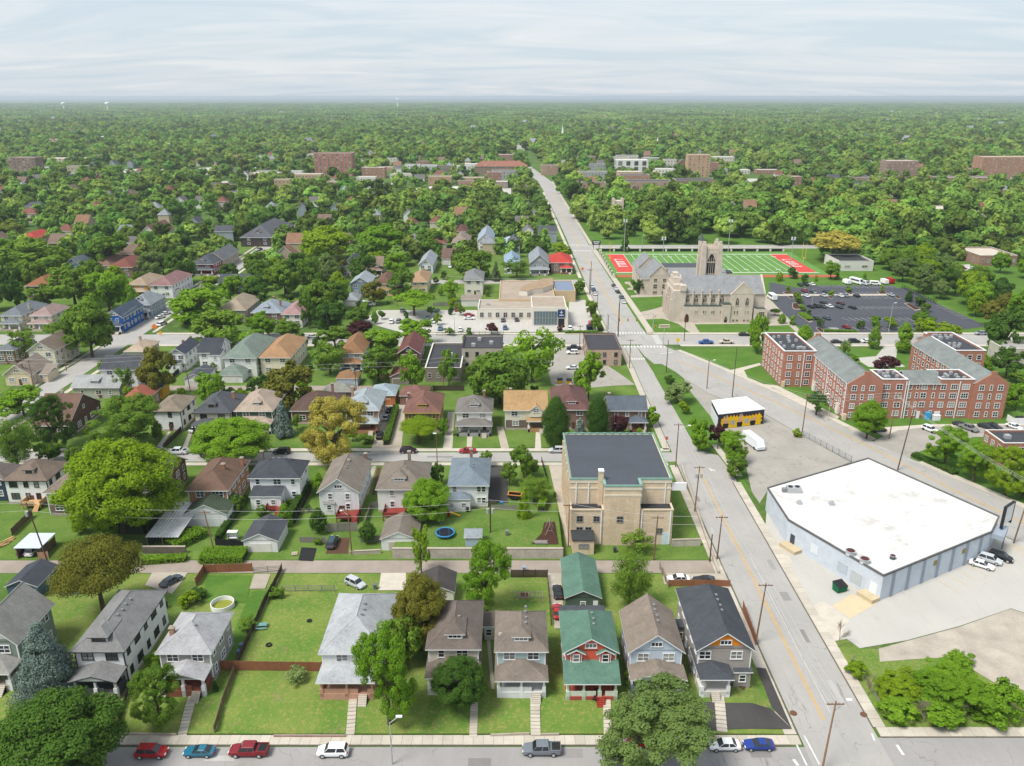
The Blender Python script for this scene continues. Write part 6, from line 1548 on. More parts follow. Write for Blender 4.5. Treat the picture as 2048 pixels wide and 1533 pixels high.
for i,(v,lb) in enumerate((((1332,535), 'field floodlight mast left of the bell tower'),((1572,520), 'field floodlight mast right of the bell tower'),((1490,492), 'field floodlight mast behind the field in the middle'),((1283,490), 'field floodlight mast behind the west end zone'))):
  X,Y = [(82,437),(152,437),(135,503),(70,503)][i]
  t = thing('floodlight_mast',lb, 'floodlight',(X,Y,0),0, 'field floodlights')
  MB().tube((0,0,0),(0,0,20),.22,.14,8).build('mast',STEEL,t)
  for k in range(4): MB().box(-.35,.35,-.25,.25,19 + (k // 2) * .9,19.7 + (k // 2) * .9).build('lamp_head',WHITE,t,((k % 2) * 1.6 - .8,-.2,0))
  MB().box(-1.6,1.6,-.06,.06,18.9,19.0).build('crossarm',STEEL,t)
t = thing('field_fence', 'black railing fence with white piers along the field street', 'fence',(56,507,0))
for k in range(15): MB().box(-.5,.5,-.5,.5,0,2.2).box(-.65,.65,-.65,.65,2.2,2.4).build('pier',plain(C('dcd6ca'),0.1),t,(k * 8.2,0,0))
for k in range(14): MB().box(.6,7.6,-.04,.04,.2,.3).box(.6,7.6,-.04,.04,1.6,1.7).box(.6,7.6,-.02,.02,.3,1.6).build('railing_panel',DARK,t,(k * 8.2,0,0))
t = thing('field_fence', 'black railing fence with white piers between the avenue and the end zone', 'fence',(54.5,428,0),R(90))
for k in range(9): MB().box(-.5,.5,-.5,.5,0,2.4).build('pier',plain(C('dcd6ca'),0.1),t,(k * 9,0,0))
for k in range(8): MB().box(.6,8.4,-.04,.04,.2,.3).box(.6,8.4,-.04,.04,1.8,1.9).box(.6,8.4,-.015,.015,.3,1.8).build('railing_panel',plain(C('2d4a34'),0.1),t,(k * 9,0,0))
t = thing('scoreboard', 'black scoreboard beside the avenue at the field corner', 'scoreboard',(53.5,512,0))
MB().box(-2.6,2.6,-.3,.3,3.4,6.0).build('board',plain(C('2a2d3a'),0.1),t)
for s in (-1,1): MB().box(-.15,.15,-.15,.15,0,3.4).build('post',DARK,t,(s * 1.8,0,0))
MB().box(-2.0,2.0,-.34,-.3,5.0,5.5).box(-1.5,1.5,-.34,-.3,4.0,4.4).build('lettering',WHITE,t)

# paved yards between the far buildings
for i,pts in enumerate(([(-542.8,1049.0),(-451.2,1078.4),(-470.4,1125.8),(-554.9,1109.5)],[(-376.9,996.6),(-360.5,996.6),(-410.8,1153.8),(-428.5,1131.3)],[(-319.9,907.6),(-299.3,907.6),(-316.4,955.1),(-334.1,955.1)],[(-337.5,1083.5),(-271.2,1104.2),(-287.9,1174.3),(-360.5,1159.6)],[(-154.9,859.6),(-125.2,869.5),(-135.3,935.6),(-162.3,935.6)],[(-104.3,803.3),(-84.9,817.8),(-91.2,881.3),(-110.3,872.9)],[(-25.5,817.8),(-0.9,825.2),(-1.0,881.3),(-27.2,872.9)],[(231.2,935.7),(296.0,953.5),(306.5,988.7),(244.4,981.5)],[(235.1,429.6),(250.4,429.6),(266.2,465.8),(254.4,462.6)])):
  sheet('paved_yard', pts, .05, M_LOTL)
  xs,ys = [q[0] for q in pts],[q[1] for q in pts]
  FOOT.append((min(xs),max(xs),min(ys) - 25,max(ys)))
  if i in (0,4,5,8):
    for k in range(14 if i else 20):
      u,w_ = random.random(),random.choice((.3,.6))
      X = min(xs) + (max(xs) - min(xs)) * (.1 + .8 * u); Y = min(ys) + (max(ys) - min(ys)) * w_
      FARCARS.append((X,Y,random.choice(('e6e8ea', '2a2d33', '6a7078', 'b5bac0', '8d2030', '34507d')),('the far left civic yard',0,0,0, 'the yard left of the buff office', 'the yard below the buff office',0,0, 'the lot in the right woods')[i]))

# more of the low blocks round the far end of the avenue
rb_ = random.Random(77); nbk = 0
PALF = (('pale', 'd8d4cb',False),('white', 'e4e4e2',False),('brick', 'ab6f58',True),('buff', 'c9a87e',True),('grey', 'a9abad',False),('red brick', 'a0604c',True))
for k in range(900):
  X,Y = rb_.uniform(-330,330),rb_.uniform(830,1290); W_ = rb_.uniform(14,34); D_ = rb_.uniform(12,18)
  if abs(X - 36) < 20 + W_ / 2 or any(a - W_ / 2 - 4 < X < b_ + W_ / 2 + 4 and c - 20 < Y < d + 12 for a,b_,c,d in FOOT): continue
  nm_,c_,bk_ = rb_.choice(PALF); fl_n = rb_.choice((1,2,2,3)); nbk += 1
  if nbk > 44: break
  block(describe(X,Y,f'{nm_} {fl_n}-storey', 'far block'),f'the {nm_} far block',(X,Y,W_,D_),3.6 * fl_n + 1.5,c_,rb_.choice(('e2e2de', '8a8a8c', '5a5d62', 'b8b0a4')),fl_n,int(W_ / 3.5),2, 'l' if X > 0 else 'r',bk_,name='far_block',group='low blocks round the far avenue')
  MARK.pop()

# ---------------------------------------------------------------- trees
LM = {
  'mid': leaf_mat('leaf_mid_green',(0.112,0.206,0.028),(0.192,0.305,0.039)),
  'lime': leaf_mat('leaf_lime',(0.197,0.319,0.019),(0.268,0.389,0.026),0.45),
  'bright': leaf_mat('leaf_bright_green',(0.157,0.305,0.025),(0.238,0.400,0.033),0.45),
  'dark': leaf_mat('leaf_dark_green',(0.058,0.130,0.025),(0.103,0.190,0.030)),
  'olive': leaf_mat('leaf_olive',(0.147,0.165,0.027),(0.210,0.204,0.035)),
  'yellow': leaf_mat('leaf_yellow',(0.411,0.373,0.074),(0.526,0.457,0.098),0.45),
  'spruce': leaf_mat('needle_blue_spruce',(0.149,0.205,0.176),(0.216,0.276,0.244),0.15),
  'pine': leaf_mat('needle_dark',(0.065,0.099,0.051),(0.109,0.145,0.068),0.15),
  'purple': leaf_mat('leaf_purple',(0.054,0.021,0.025),(0.101,0.039,0.038),0.2),
  'willow': leaf_mat('leaf_grey_green',(0.143,0.224,0.059),(0.195,0.279,0.084),0.45),
  'pale': leaf_mat('leaf_pale_green',(0.215,0.311,0.099),(0.315,0.404,0.159),0.45),
  'forest': leaf_mat('leaf_woodland',(0.096,0.194,0.034),(0.228,0.338,0.060),0.3,0.05),
  'hedge': leaf_mat('leaf_hedge',(0.116,0.219,0.029),(0.174,0.306,0.038),0.25),
}
CW = {'mid': 'mid green', 'lime': 'lime green', 'bright': 'bright green', 'dark': 'dark green', 'olive': 'olive brown', 'yellow': 'yellow', 'spruce': 'blue spruce', 'pine': 'dark conifer', 'purple': 'purple-leaved', 'willow': 'grey-green', 'pale': 'pale green', 'bare': 'bare twiggy'}

def quads_mesh(name,c,nrm,size,rng,m,asp=0.75):
  n = len(c)
  nrm = nrm / np.maximum(np.linalg.norm(nrm,axis=1,keepdims=True),1e-6)
  r = rng.normal(size=(n,3)); a = np.cross(nrm,r); a /= np.maximum(np.linalg.norm(a,axis=1,keepdims=True),1e-6)
  b = np.cross(nrm, a)
  s = size[:, None]
  v = np.stack([c - a * s - b * s * asp,c + a * s - b * s * asp * .6,c + a * s * .9 + b * s * asp,c - a * s * .7 + b * s * asp],1).reshape(-1,3)
  me = bpy.data.meshes.new(name)
  me.vertices.add(4 * n); me.loops.add(4 * n); me.polygons.add(n)
  me.vertices.foreach_set('co',v.astype(np.float32).ravel())
  me.loops.foreach_set('vertex_index',np.arange(4 * n,dtype=np.int32))
  me.polygons.foreach_set('loop_start',np.arange(0,4 * n,4,dtype=np.int32))
  me.materials.append(m)
  me.update(calc_edges=True)
  return me

def crown_points(seed,ncl,nlf,leaf,shape):
  rng = np.random.default_rng(seed)
  P, N, Z = [], [], []
  LB = []
  for k in range(11):
    a = k * 2.4 + rng.uniform(-.5,.5); e = rng.uniform(-.15,.95) if k % 3 else rng.uniform(-.95,-.3)
    if k == 1: e = 1.35
    LB.append(np.array([math.cos(a) * math.cos(e) * .52,math.sin(a) * math.cos(e) * .52,math.sin(e) * .52 - .05,0]) * rng.uniform(.8,1.14)); LB[-1][3] = rng.uniform(.38,.52)
  for i in range(ncl):
    d = rng.normal(size=3); d /= np.linalg.norm(d)
    if shape == 'cone':
      t = rng.random() ** 1.25; a = rng.random() * 2 * math.pi
      rr = (1 - t) * .78 + .05; c = np.array([math.cos(a) * rr * rng.uniform(.5,1),math.sin(a) * rr * rng.uniform(.5,1),-0.95 + 1.85 * t]); rc = .12 + .17 * (1 - t); fl = .7
    elif shape == 'egg':
      t = rng.random(); a = rng.random() * 2 * math.pi
      rr = .80 * math.sin(math.pi * (0.12 + .86 * t) ** .8) ** .8; k = rng.uniform(.55,1)
      c = np.array([math.cos(a) * rr * k,math.sin(a) * rr * k,-0.85 + 1.65 * t]); rc = rng.uniform(.2,.28); fl = .85
    elif shape == 'willow':
      if d[2] < -.35: d[2] *= -.5
      c = d * np.array([.74,.74,.66]) * rng.uniform(.6,1.08); rc = rng.uniform(.16,.25); fl = 1.2
    elif shape == 'sparse':
      c = d * rng.uniform(.35,.85); rc = rng.uniform(.12,.24); fl = .8
    elif shape == 'flat':
      if d[2] < 0: d[2] *= -.3
      c = d * np.array([.76,.76,.62]) * rng.uniform(.7,1.06); rc = rng.uniform(.2,.3); fl = .6
    elif shape == 'dome':
      if d[2] < -.6: d[2] = -.6 + (d[2] + .6) * .2
      q_ = (60 / ncl) ** .38; c = d * (rng.uniform(.66,.86) if rng.random() < .86 else rng.uniform(.2,.6)) * (1 + .1 * math.sin(5 * d[0] + seed) * math.cos(4 * d[1])); rc = rng.uniform(.17,.33) * q_; fl = .75
    else:          # several lobes of leafage with gaps between them
      L = LB[i % len(LB)]
      d = d + L[:3] * .9; d /= np.linalg.norm(d)
      q_ = (60 / ncl) ** .42; c = L[:3] + d * L[3] * (rng.uniform(.72,1.04) if rng.random() < .85 else rng.uniform(.1,.7)); rc = rng.uniform(.13,.27) * q_; fl = .75
    m = max(4,int(nlf * (rc / .28) ** 2 * (1.0 if shape not in ('round', 'dome') else 1.9 / q_ ** .9)))
    n = rng.normal(size=(m,3)); n /= np.linalg.norm(n,axis=1,keepdims=True)
    p = c + n * np.array([1,1,fl]) * rc * rng.uniform(.6,1.06,size=(m,1))
    P.append(p); N.append(n * .9 + c / (np.linalg.norm(c) + .1) * .5 + rng.normal(size=(m,3)) * .45 + np.array([0,0,.25])); Z.append(leaf * rng.uniform(.6,1.3,size=m))
  return np.concatenate(P),np.concatenate(N),np.concatenate(Z),rng

CR = {}
def crown(shape, m, big):
  """three variants of each shape at three leaf scales"""
  v = 0 if big == 2 else random.randrange(3)
  k = (shape, m, big, v)
  if k not in CR:
    ncl,nlf,leaf = {0: (28,40,.095),1: (64,80,.050),2: (170,330,.0170)}[big]
    if shape == 'sparse': ncl = int(ncl * .8)
    if shape in ('cone', 'egg', 'willow'): ncl = int(ncl * 1.5); nlf = int(nlf * .8)
    p,n,z,rng = crown_points(sum(map(ord,shape)) * 31 + big * 7 + v,ncl,nlf,leaf,shape)
    CR[k] = quads_mesh('crown',p,n,z,rng,LM[m])
  return CR[k]
TR = []
for s in range(4):
  rg = random.Random(s); b = MB()
  b.tube((0,0,-.05),(rg.uniform(-.02,.02),rg.uniform(-.02,.02),.55),.085,.06,8)
  b.tube((0,0,.5),(.03,.02,1.25),.062,.025,7)
  for k in range(7):
    a = k * 2.4 + rg.random(); z0 = rg.uniform(.45,.95); rr = rg.uniform(.4,.68)
    p1 = (math.cos(a) * rr * .5,math.sin(a) * rr * .5,z0 + .22); p2 = (math.cos(a) * rr,math.sin(a) * rr,z0 + rg.uniform(.35,.6))
    b.tube((0,0,z0),p1,.04,.026,5,cap=False); b.tube(p1,p2,.026,.008,5,cap=False)
  TR.append(b.mesh('trunk', [BARK]))
TWIG = plain(C('8b8070'),0.2,3.0,key='twig_bark')
def twig_mesh(seed):
  rg = random.Random(seed); b = MB()
  def grow(p, d, L, r, n):
    q = p + d * L; b.tube(p,q,r,r * .6,4,cap=False)
    if n == 0: return
    for i in range(4):
      e = (d + Vector((rg.uniform(-1,1),rg.uniform(-1,1),rg.uniform(-.3,.7))) * .75).normalized()
      grow(p + d * L * rg.uniform(.5,1),e,L * rg.uniform(.55,.8),r * .55,n - 1)
  grow(Vector((0,0,-1.0)),Vector((0,0,1)),.75,.05,4)
  return b.mesh('crown', [TWIG])
TWM = [twig_mesh(s) for s in (1,2)]

TREES = []        # (x, y, r)
def size_word(r, h):
  if r > 6.6: return 'huge'
  if r > 4.6: return 'large'
  if h > 3.4 * r: return 'slender'
  if r > 2.6: return 'medium'
  return 'small'
def tree(spec,m='mid',shape='round',label=None,z0=0.0,name=None,group=None):
  x, y, r, rz, zc = spec
  if x > 58 and y < 128: rz *= .72; zc *= .66
  shrub = r < 1.7 and rz < 2.0 and m not in ('spruce', 'pine')
  noun = {'spruce': 'tree', 'pine': 'tree', 'bare': 'shrub' if shrub else 'tree'}.get(m, 'bush' if shrub else 'tree')
  nm = name or {'spruce': 'spruce_tree', 'pine': 'pine_tree', 'purple': 'purple_tree', 'willow': 'willow_tree', 'bare': 'bare_tree'}.get(m, 'tree')
  if shrub: nm = name or 'bush'
  lb = label or describe(x,y,f'{size_word(r, zc + rz)} {CW[m]}',noun)
  USED.add(lb)
  t = thing(nm,lb, 'bush' if shrub else 'tree',(x,y,z0),0,group)
  big = 2 if r > 3.6 and y < 215 else (1 if r > 1.5 and y < 420 else (1 if r > 4 else 0))
  me = random.choice(TWM) if m == 'bare' else crown(shape,m,big)
  o = obj('crown',me,t,(0,0,zc),random.uniform(0,6.28),(r * 1.08,r * 1.08,rz * 1.08))
  if m != 'bare': obj('trunk',random.choice(TR),t,(0,0,0),random.uniform(0,6.28),(max(r,1.0) * .8,max(r,1.0) * .8,zc))
  TREES.append((x, y, r))
  return t
ZF = 1.0
for spec, m, sh, lb, z0 in (
  ((-64.0,89.1,8.8,6.1,7.6), 'dark', 'dome', 'huge green tree filling the lower left corner of the picture',.3),
  ((-74.3,105.9,5.6,6.2,7.7), 'spruce', 'cone', 'big blue spruce in front of the sage gabled house',.8),
  ((-76.4,128.2,7.5,8.2,9.7), 'olive', 'flat', 'big olive brown tree over the alley beside the sage shed',.1),
  ((-54.3,100.0,3.8,4.7,5.5), 'mid', 'round', 'rounded green tree on the small grey house front lawn',.8),
  ((-86.6,159.0,12.3,10.2,11.6), 'lime', 'dome', 'huge lime green tree behind the corrugated lean-to',0),
  ((-19.0,100.2,4.8,8.2,9.7), 'bright', 'round', 'tall bright green tree before the broad white house',.8),
  ((-15.8,117.0,4.7,6.8,8.3), 'olive', 'dome', 'mustard olive tree between the broad white house and the taupe roof',.9),
  ((-19.0,112.4,3.6,5.1,5.9), 'mid', 'round', 'dull green tree behind the tall bright green front tree',.9),
  ((-8.1,102.7,4.1,4.4,5.2), 'dark', 'dome', 'round dark green tree hiding the taupe-roofed house porch',.8),
  ((-4.9,128.3,4.9,7.1,8.6), 'bright', 'round', 'tall leafy green tree behind the pale blue foursquare house',.4),
  ((-18.5,142.5,2.2,5.8,5.9), 'lime', 'sparse', 'thin straggly yellow-green tree beside the brown-roofed garage',.1),
  ((20.3,92.5,8.9,5.4,7.0), 'willow', 'round', 'broad grey-green willow-like tree at the bottom edge by the front street',.2),
  ((22.1,129.6,4.3,6.2,7.7), 'mid', 'sparse', 'loose white-flowering green tree behind the light blue gabled house',.5),
  ((26.7,150.6,3.4,2.0,2.9), 'mid', 'sparse', 'small leafy tree against the tan brick hall front',.1),
  ((-46.9,195.7,8.9,8.7,10.1), 'yellow', 'round', 'large yellow tree by the middle street',0),
  ((-73.6,193.2,9.7,5.8,7.4), 'bright', 'dome', 'big round green tree over the middle street left of the yellow tree',0),
  ((-104.6,202.9,10.2,7.4,8.9), 'mid', 'round', 'large mid green tree in front of the red-tiled house',0),
  ((-125.7,204.6,5.6,7.3,8.8), 'dark', 'round', 'dark green tree in front of the half-timbered bungalow',0),
  ((-128.4,190.6,5.8,7.1,8.6), 'mid', 'sparse', 'airy green tree at the left edge above the middle street',0),
  ((-19.2,161.9,5.5,4.8,6.4), 'bright', 'dome', 'bright green tree behind the brown-roofed garage',.2),
  ((3.0,186.8,3.4,4.4,5.2), 'mid', 'round', 'pyramid-shaped green tree left of the tan brick hall drive',0),
  ((5.3,173.4,4.3,2.6,4.3), 'mid', 'sparse', 'spreading green tree beside the tan brick hall',0),
  ((2.8,162.7,2.0,4.0,4.2), 'lime', 'cone', 'small conical lime tree on the raised yard',1.2),
  ((12.1,206.0,4.2,6.6,8.2), 'dark', 'egg', 'dense dark conical tree, the left one before the maroon house',0),
  ((24.5,213.7,3.7,5.7,6.5), 'dark', 'egg', 'dense dark conical tree, the right one before the maroon house',0),
  ((30.4,213.4,2.9,3.2,4.1), 'purple', 'round', 'purple-leaved tree before the slate-roofed corner house',0),
  ((19.6,214.7,2.1,2.5,2.8), 'spruce', 'cone', 'small pale spruce between the two dark conical trees',0),
  ((-26.0,208.5,5.5,3.3,5.0), 'lime', 'flat', 'low golden-green tree before the maroon-roofed brick house',0),
  ((-19.9,215.0,1.8,2.3,2.6), 'bright', 'round',None,0),
  ((-3.9,239.8,8.7,8.1,9.6), 'mid', 'dome', 'large green tree behind the golden-roofed house',0),
  ((6.9,260.3,10.0,10.2,11.6), 'bright', 'sparse', 'tall airy green tree on the cross street in front of the clinic',0),
  ((24.5,242.6,4.9,7.3,8.8), 'bright', 'round', 'bright green tree in the rear lot behind the corner shop',0),
  ((-21.2,255.7,3.1,6.1,6.8), 'bright', 'round',None,0),((-32.7,250.2,4.2,6.5,7.2), 'bright', 'round',None,0),((-45.5,260.2,6.1,6.1,7.6), 'mid', 'round',None,0),
  ((-67.9,234.3,7.6,7.2,8.7), 'olive', 'round', 'large olive brown tree behind the dark green house',0),
  ((-94.5,236.8,4.7,5.3,6.9), 'bright', 'round', 'bright green tree beside the rear alley behind the white box house',0),
  ((-113.8,244.3,5.5,7.7,9.2), 'olive', 'round', 'tall olive tree beside the yellow shed',0),
  ((-127.4,249.2,3.9,4.2,5.1), 'mid', 'sparse',None,0),((-65.4,213.6,3.3,5.0,5.8), 'spruce', 'cone', 'blue spruce before the low brown bungalow',0),
  ((-123.1,195.4,3.5,2.9,3.8), 'mid', 'round',None,0),((-116.2,195.3,2.4,2.5,2.8), 'mid', 'round',None,0),((-148.2,227.8,6.2,4.1,5.7), 'bright', 'round',None,0),((-112.0,201.1,2.8,2.8,3.7), 'mid', 'round',None,0),
  ((-18.5,182.6,1.8,3.1,3.3), 'dark', 'round',None,0),((-41.1,208.8,2.2,1.3,1.6), 'mid', 'round',None,0),((10.4,176.4,0.4,0.7,0.7), 'mid', 'round',None,0),
  ((-51.4,162.1,1.9,2.7,2.9), 'bright', 'egg',None,0),((-58.3,167.1,1.2,1.3,1.4), 'mid', 'round',None,0),((-60.5,133.2,1.7,1.1,1.4), 'dark', 'round',None,.5),((-61.1,130.1,1.9,1.7,2.0), 'lime', 'round',None,.5),
  ((-45.4,133.4,1.3,1.4,1.5), 'mid', 'round',None,.4),((-48.1,106.8,0.6,1.4,1.4), 'dark', 'cone',None,1.0),((-60.2,112.2,1.5,1.6,1.7), 'bright', 'round',None,1.0),((-35.6,108.9,2.0,1.2,1.5), 'pale', 'sparse',None,1.0),((-47.7,123.1,1.7,1.0,1.3), 'mid', 'round',None,.9),
  ((13.5,105.0,0.9,0.9,0.9), 'purple', 'round', 'small purple-leaved bush by the coral house steps',1.0),((19.2,109.5,0.9,1.0,1.0), 'mid', 'round',None,1.1),((19.3,108.0,0.8,0.6,0.6), 'mid', 'round',None,1.0),
  ((27.7,170.5,1.4,1.1,1.2), 'bright', 'round',None,0),((-27.6,157.1,1.1,0.9,1.0), 'mid', 'round',None,.3),((-0.1,91.2,2.3,1.5,1.8), 'lime', 'sparse', 'tip of a lime-leaved tree at the bottom edge by the pickup',-4),
  ((33.1,91.3,1.3,1.2,1.3), 'lime', 'sparse', 'tip of a young lime tree at the bottom edge by the blue car',-2),
  # corner grove at the lower right
  ((62.1,106.2,3.8,2.3,3.2), 'lime', 'round',None,0),((67.4,104.3,4.3,3.1,4.8), 'bright', 'round',None,0),((71.6,107.4,4.8,2.9,4.6), 'bright', 'round',None,0),((72.5,103.3,4.2,3.3,5.0), 'bright', 'round',None,0),((60.5,102.1,3.0,1.8,2.7), 'bright', 'round',None,0),
  ((76.7,114.3,2.4,1.5,1.7), 'bright', 'round',None,0),((76.3,101.0,3.3,4.8,5.6), 'bright', 'round',None,0),((57.9,111.8,1.8,1.1,1.4), 'lime', 'round',None,0),((66.8,101.7,3.5,2.1,3.0), 'bright', 'round',None,0),((66.0,106.1,3.2,1.9,2.9), 'bright', 'round',None,0),((74.7,101.9,2.8,1.9,2.8), 'bright', 'round',None,0),
  ((59.1,101.9,1.6,1.3,1.6), 'mid', 'sparse',None,0),((62.6,101.7,1.6,1.1,1.5), 'bright', 'sparse',None,0),((68.2,101.3,1.6,1.0,1.3), 'lime', 'sparse',None,0),((73.4,101.3,1.6,1.0,1.3), 'bright', 'sparse',None,0),((75.6,101.4,1.3,1.6,1.6), 'mid', 'sparse',None,0),((66.5,111.6,1.7,1.1,1.4), 'lime', 'sparse',None,0),((77.3,106.5,1.5,1.8,1.9), 'lime', 'sparse',None,0),
  ((64.1,100.9,1.9,3.4,3.6), 'bare', 'round',None,0),((71.1,101.9,1.8,2.2,2.5), 'bare', 'round',None,0),((58.0,107.0,1.2,2.3,2.3), 'bare', 'round',None,0),((58.1,114.2,1.1,1.7,1.7), 'bare', 'round',None,0),((57.8,119.2,1.9,2.6,2.9), 'bare', 'round', 'bare grey tree beside the concrete apron of the warehouse lot',0),
  # right side
  ((101.1,211.9,4.5,4.9,6.5), 'bright', 'dome', 'round green tree in front of the flats facade',0),((93.1,229.9,4.3,3.3,5.0), 'dark', 'sparse',None,0),((114.1,193.7,5.3,4.9,6.5), 'bright', 'round', 'leafy roadside tree left of the red brick roadside building',0),((116.6,184.3,4.6,4.9,6.5), 'bright', 'round', 'leafy roadside tree in the middle before the roadside building',0),((120.6,177.0,5.1,5.8,7.3), 'lime', 'round', 'leafy roadside tree at the right edge before the roadside building',0),((123.6,175.5,2.6,2.9,3.1), 'mid', 'round',None,0),
  ((52.7,239.8,4.1,3.3,4.1), 'pale', 'round', 'white-flowering tree on the verge beside the trailer lot',0),((52.7,231.1,1.8,2.1,2.4), 'lime', 'round',None,0),((51.5,203.4,3.1,4.6,5.4), 'bright', 'round',None,0),((56.9,204.6,2.7,3.2,4.1), 'purple', 'round', 'purple-leaved tree left of the mural shop',0),((58.3,194.6,4.2,4.0,5.6), 'bright', 'round', 'round bright bush tree beside the white trailer',0),((57.0,186.5,2.7,2.6,3.5), 'mid', 'round',None,0),((81.5,213.0,1.3,1.3,1.3), 'lime', 'round',None,0),((53.5,258.3,1.7,1.5,1.8), 'dark', 'round',None,0),
  ((93.4,293.7,3.7,7.8,8.5), 'bright', 'round', 'tall fresh green tree at the west corner of the flats',0),((114.8,304.3,3.6,3.5,4.4), 'bright', 'egg',None,0),((139.7,298.9,2.6,4.0,4.8), 'bright', 'egg',None,0),((149.0,294.2,3.7,5.4,6.2), 'bright', 'egg',None,0),((164.4,308.0,5.0,4.0,5.6), 'lime', 'round',None,0),((172.3,308.0,5.1,3.3,5.0), 'lime', 'round',None,0),((173.1,327.7,4.7,2.8,4.5), 'mid', 'round',None,0),
  ((131.0,269.0,4.2,2.5,4.2), 'purple', 'round', 'dark red bush in the court of the flats',0),((184.7,289.4,7.1,9.2,10.6), 'dark', 'round',None,0),((170.8,264.1,5.0,4.7,6.3), 'dark', 'round',None,0),((156.3,233.6,3.6,4.6,5.4), 'bright', 'round',None,0),((124.3,279.4,1.8,1.6,1.9), 'bright', 'round',None,0),((125.2,290.1,2.0,3.2,3.4), 'mid', 'sparse',None,0),((169.6,272.9,2.1,2.8,3.1), 'bright', 'round',None,0),((171.2,258.5,3.0,1.8,2.7), 'mid', 'round',None,0),
  # church and car park
  ((117.1,349.0,2.4,1.7,1.9), 'dark', 'flat',None,0),((116.0,335.9,1.9,2.0,2.3), 'bright', 'egg',None,0),((119.7,333.1,1.5,2.3,2.4), 'bright', 'egg',None,0),((134.6,371.0,2.3,2.9,3.2), 'mid', 'round',None,0),((131.8,357.1,1.6,1.8,1.8), 'bright', 'round',None,0),((150.8,427.2,2.9,2.7,3.6), 'dark', 'round',None,0),((141.3,420.4,1.9,2.4,2.6), 'lime', 'round',None,0),((153.3,416.2,2.0,2.4,2.6), 'dark', 'round',None,0),((160.6,420.2,1.1,1.7,1.8), 'lime', 'egg',None,0),((170.0,424.9,4.4,4.4,6.1), 'bright', 'round',None,0),((174.0,425.4,1.6,2.1,2.1), 'bright', 'cone',None,0),((168.0,395.4,1.5,1.7,1.8), 'bright', 'round',None,0),((156.6,388.0,1.5,1.4,1.5), 'bright', 'round',None,0),((138.6,397.3,1.3,1.4,1.5), 'bright', 'round',None,0),((184.7,395.5,1.1,1.5,1.6), 'bright', 'egg',None,0),((187.0,422.4,1.2,2.4,2.4), 'bright', 'egg',None,0),
  ((188.6,375.1,1.9,2.6,2.8), 'dark', 'egg',None,0),((189.3,366.1,2.6,2.4,2.6), 'dark', 'round',None,0),((186.8,355.0,2.4,2.1,2.4), 'mid', 'round',None,0),((146.0,327.0,1.7,1.9,2.2), 'dark', 'round',None,0),((153.5,329.2,2.3,2.6,2.9), 'bright', 'round',None,0),((158.7,327.0,2.8,2.4,3.3), 'lime', 'round',None,0),((130.0,329.1,1.9,2.4,2.6), 'dark', 'sparse',None,0),((132.6,350.3,1.1,1.2,1.3), 'dark', 'round',None,0),((117.9,313.0,2.9,2.2,3.1), 'bright', 'egg',None,0),((172.8,331.1,2.9,2.8,3.7), 'mid', 'round',None,0),
  ((80.3,342.4,2.0,1.4,1.7), 'mid', 'round',None,0),((62.2,389.9,2.7,3.3,4.1), 'dark', 'round',None,0),((74.4,384.2,1.3,3.3,3.3), 'dark', 'round',None,0),((71.2,507.6,3.4,5.9,6.7), 'dark', 'cone', 'conical dark tree by the field street near the avenue',0),((189.6,475.1,15.2,9.1,10.5), 'yellow', 'flat', 'broad golden-green tree behind the white block building',0),
  ((34.8,346.6,2.8,3.8,4.7), 'mid', 'round',None,0),((34.7,323.9,2.1,3.6,3.8), 'mid', 'round',None,0),((-8.3,319.1,2.6,1.9,2.8), 'purple', 'round',None,0),((20.3,323.8,1.5,1.5,1.6), 'purple', 'round',None,0),((-25.5,317.5,2.1,1.5,1.8), 'mid', 'round',None,0),((-17.6,319.3,1.3,1.4,1.5), 'mid', 'round',None,0),
  ((-36.5,303.3,7.5,4.7,6.3), 'bright', 'round', 'airy green tree in front of the clinic car park',0),((-48.9,290.0,7.3,4.9,6.5), 'bright', 'round',None,0),((-63.6,268.0,7.1,6.5,8.0), 'mid', 'sparse',None,0),((-68.4,298.9,5.9,3.6,5.2), 'mid', 'round',None,0),((-61.3,311.1,5.3,3.2,4.8), 'purple', 'round',None,0),((-74.5,317.6,7.3,6.9,8.4), 'dark', 'round',None,0),((-85.2,327.5,3.2,7.3,8.0), 'mid', 'round',None,0),((29.6,479.7,6.2,4.3,5.9), 'lime', 'round',None,0),((33.1,389.3,2.9,3.4,4.2), 'mid', 'round',None,0),((-52.3,379.7,6.5,7.0,8.5), 'mid', 'round',None,0),((-28.8,372.6,5.8,5.6,7.2), 'bright', 'sparse',None,0),((2.5,426.8,8.0,5.1,6.7), 'mid', 'sparse',None,0),((-19.9,423.1,10.8,8.0,9.5), 'mid', 'round',None,0),((-43.5,348.7,9.4,5.7,7.2), 'bright', 'flat',None,0),((-65.5,332.6,4.5,3.2,4.8), 'mid', 'round',None,0),((-8.4,420.9,2.9,4.8,5.6), 'pine', 'cone',None,0),
  ((-111.1,479.3,14.7,8.8,10.3), 'lime', 'dome', 'huge yellow-lime tree left of the great dark green tree',0),((-77.9,481.2,13.2,9.5,11.0), 'bright', 'dome', 'great domed green tree behind the twin-gabled brick house',0),((-48.3,485.9,9.2,8.2,9.7), 'mid', 'round',None,0),((-62.1,430.9,6.9,5.9,7.5), 'bright', 'round',None,0),((-81.3,359.7,6.6,5.8,7.4), 'dark', 'round',None,0),((-99.2,394.2,5.5,8.5,10.0), 'mid', 'round',None,0),((-93.9,422.0,6.3,5.1,6.7), 'olive', 'round',None,0),
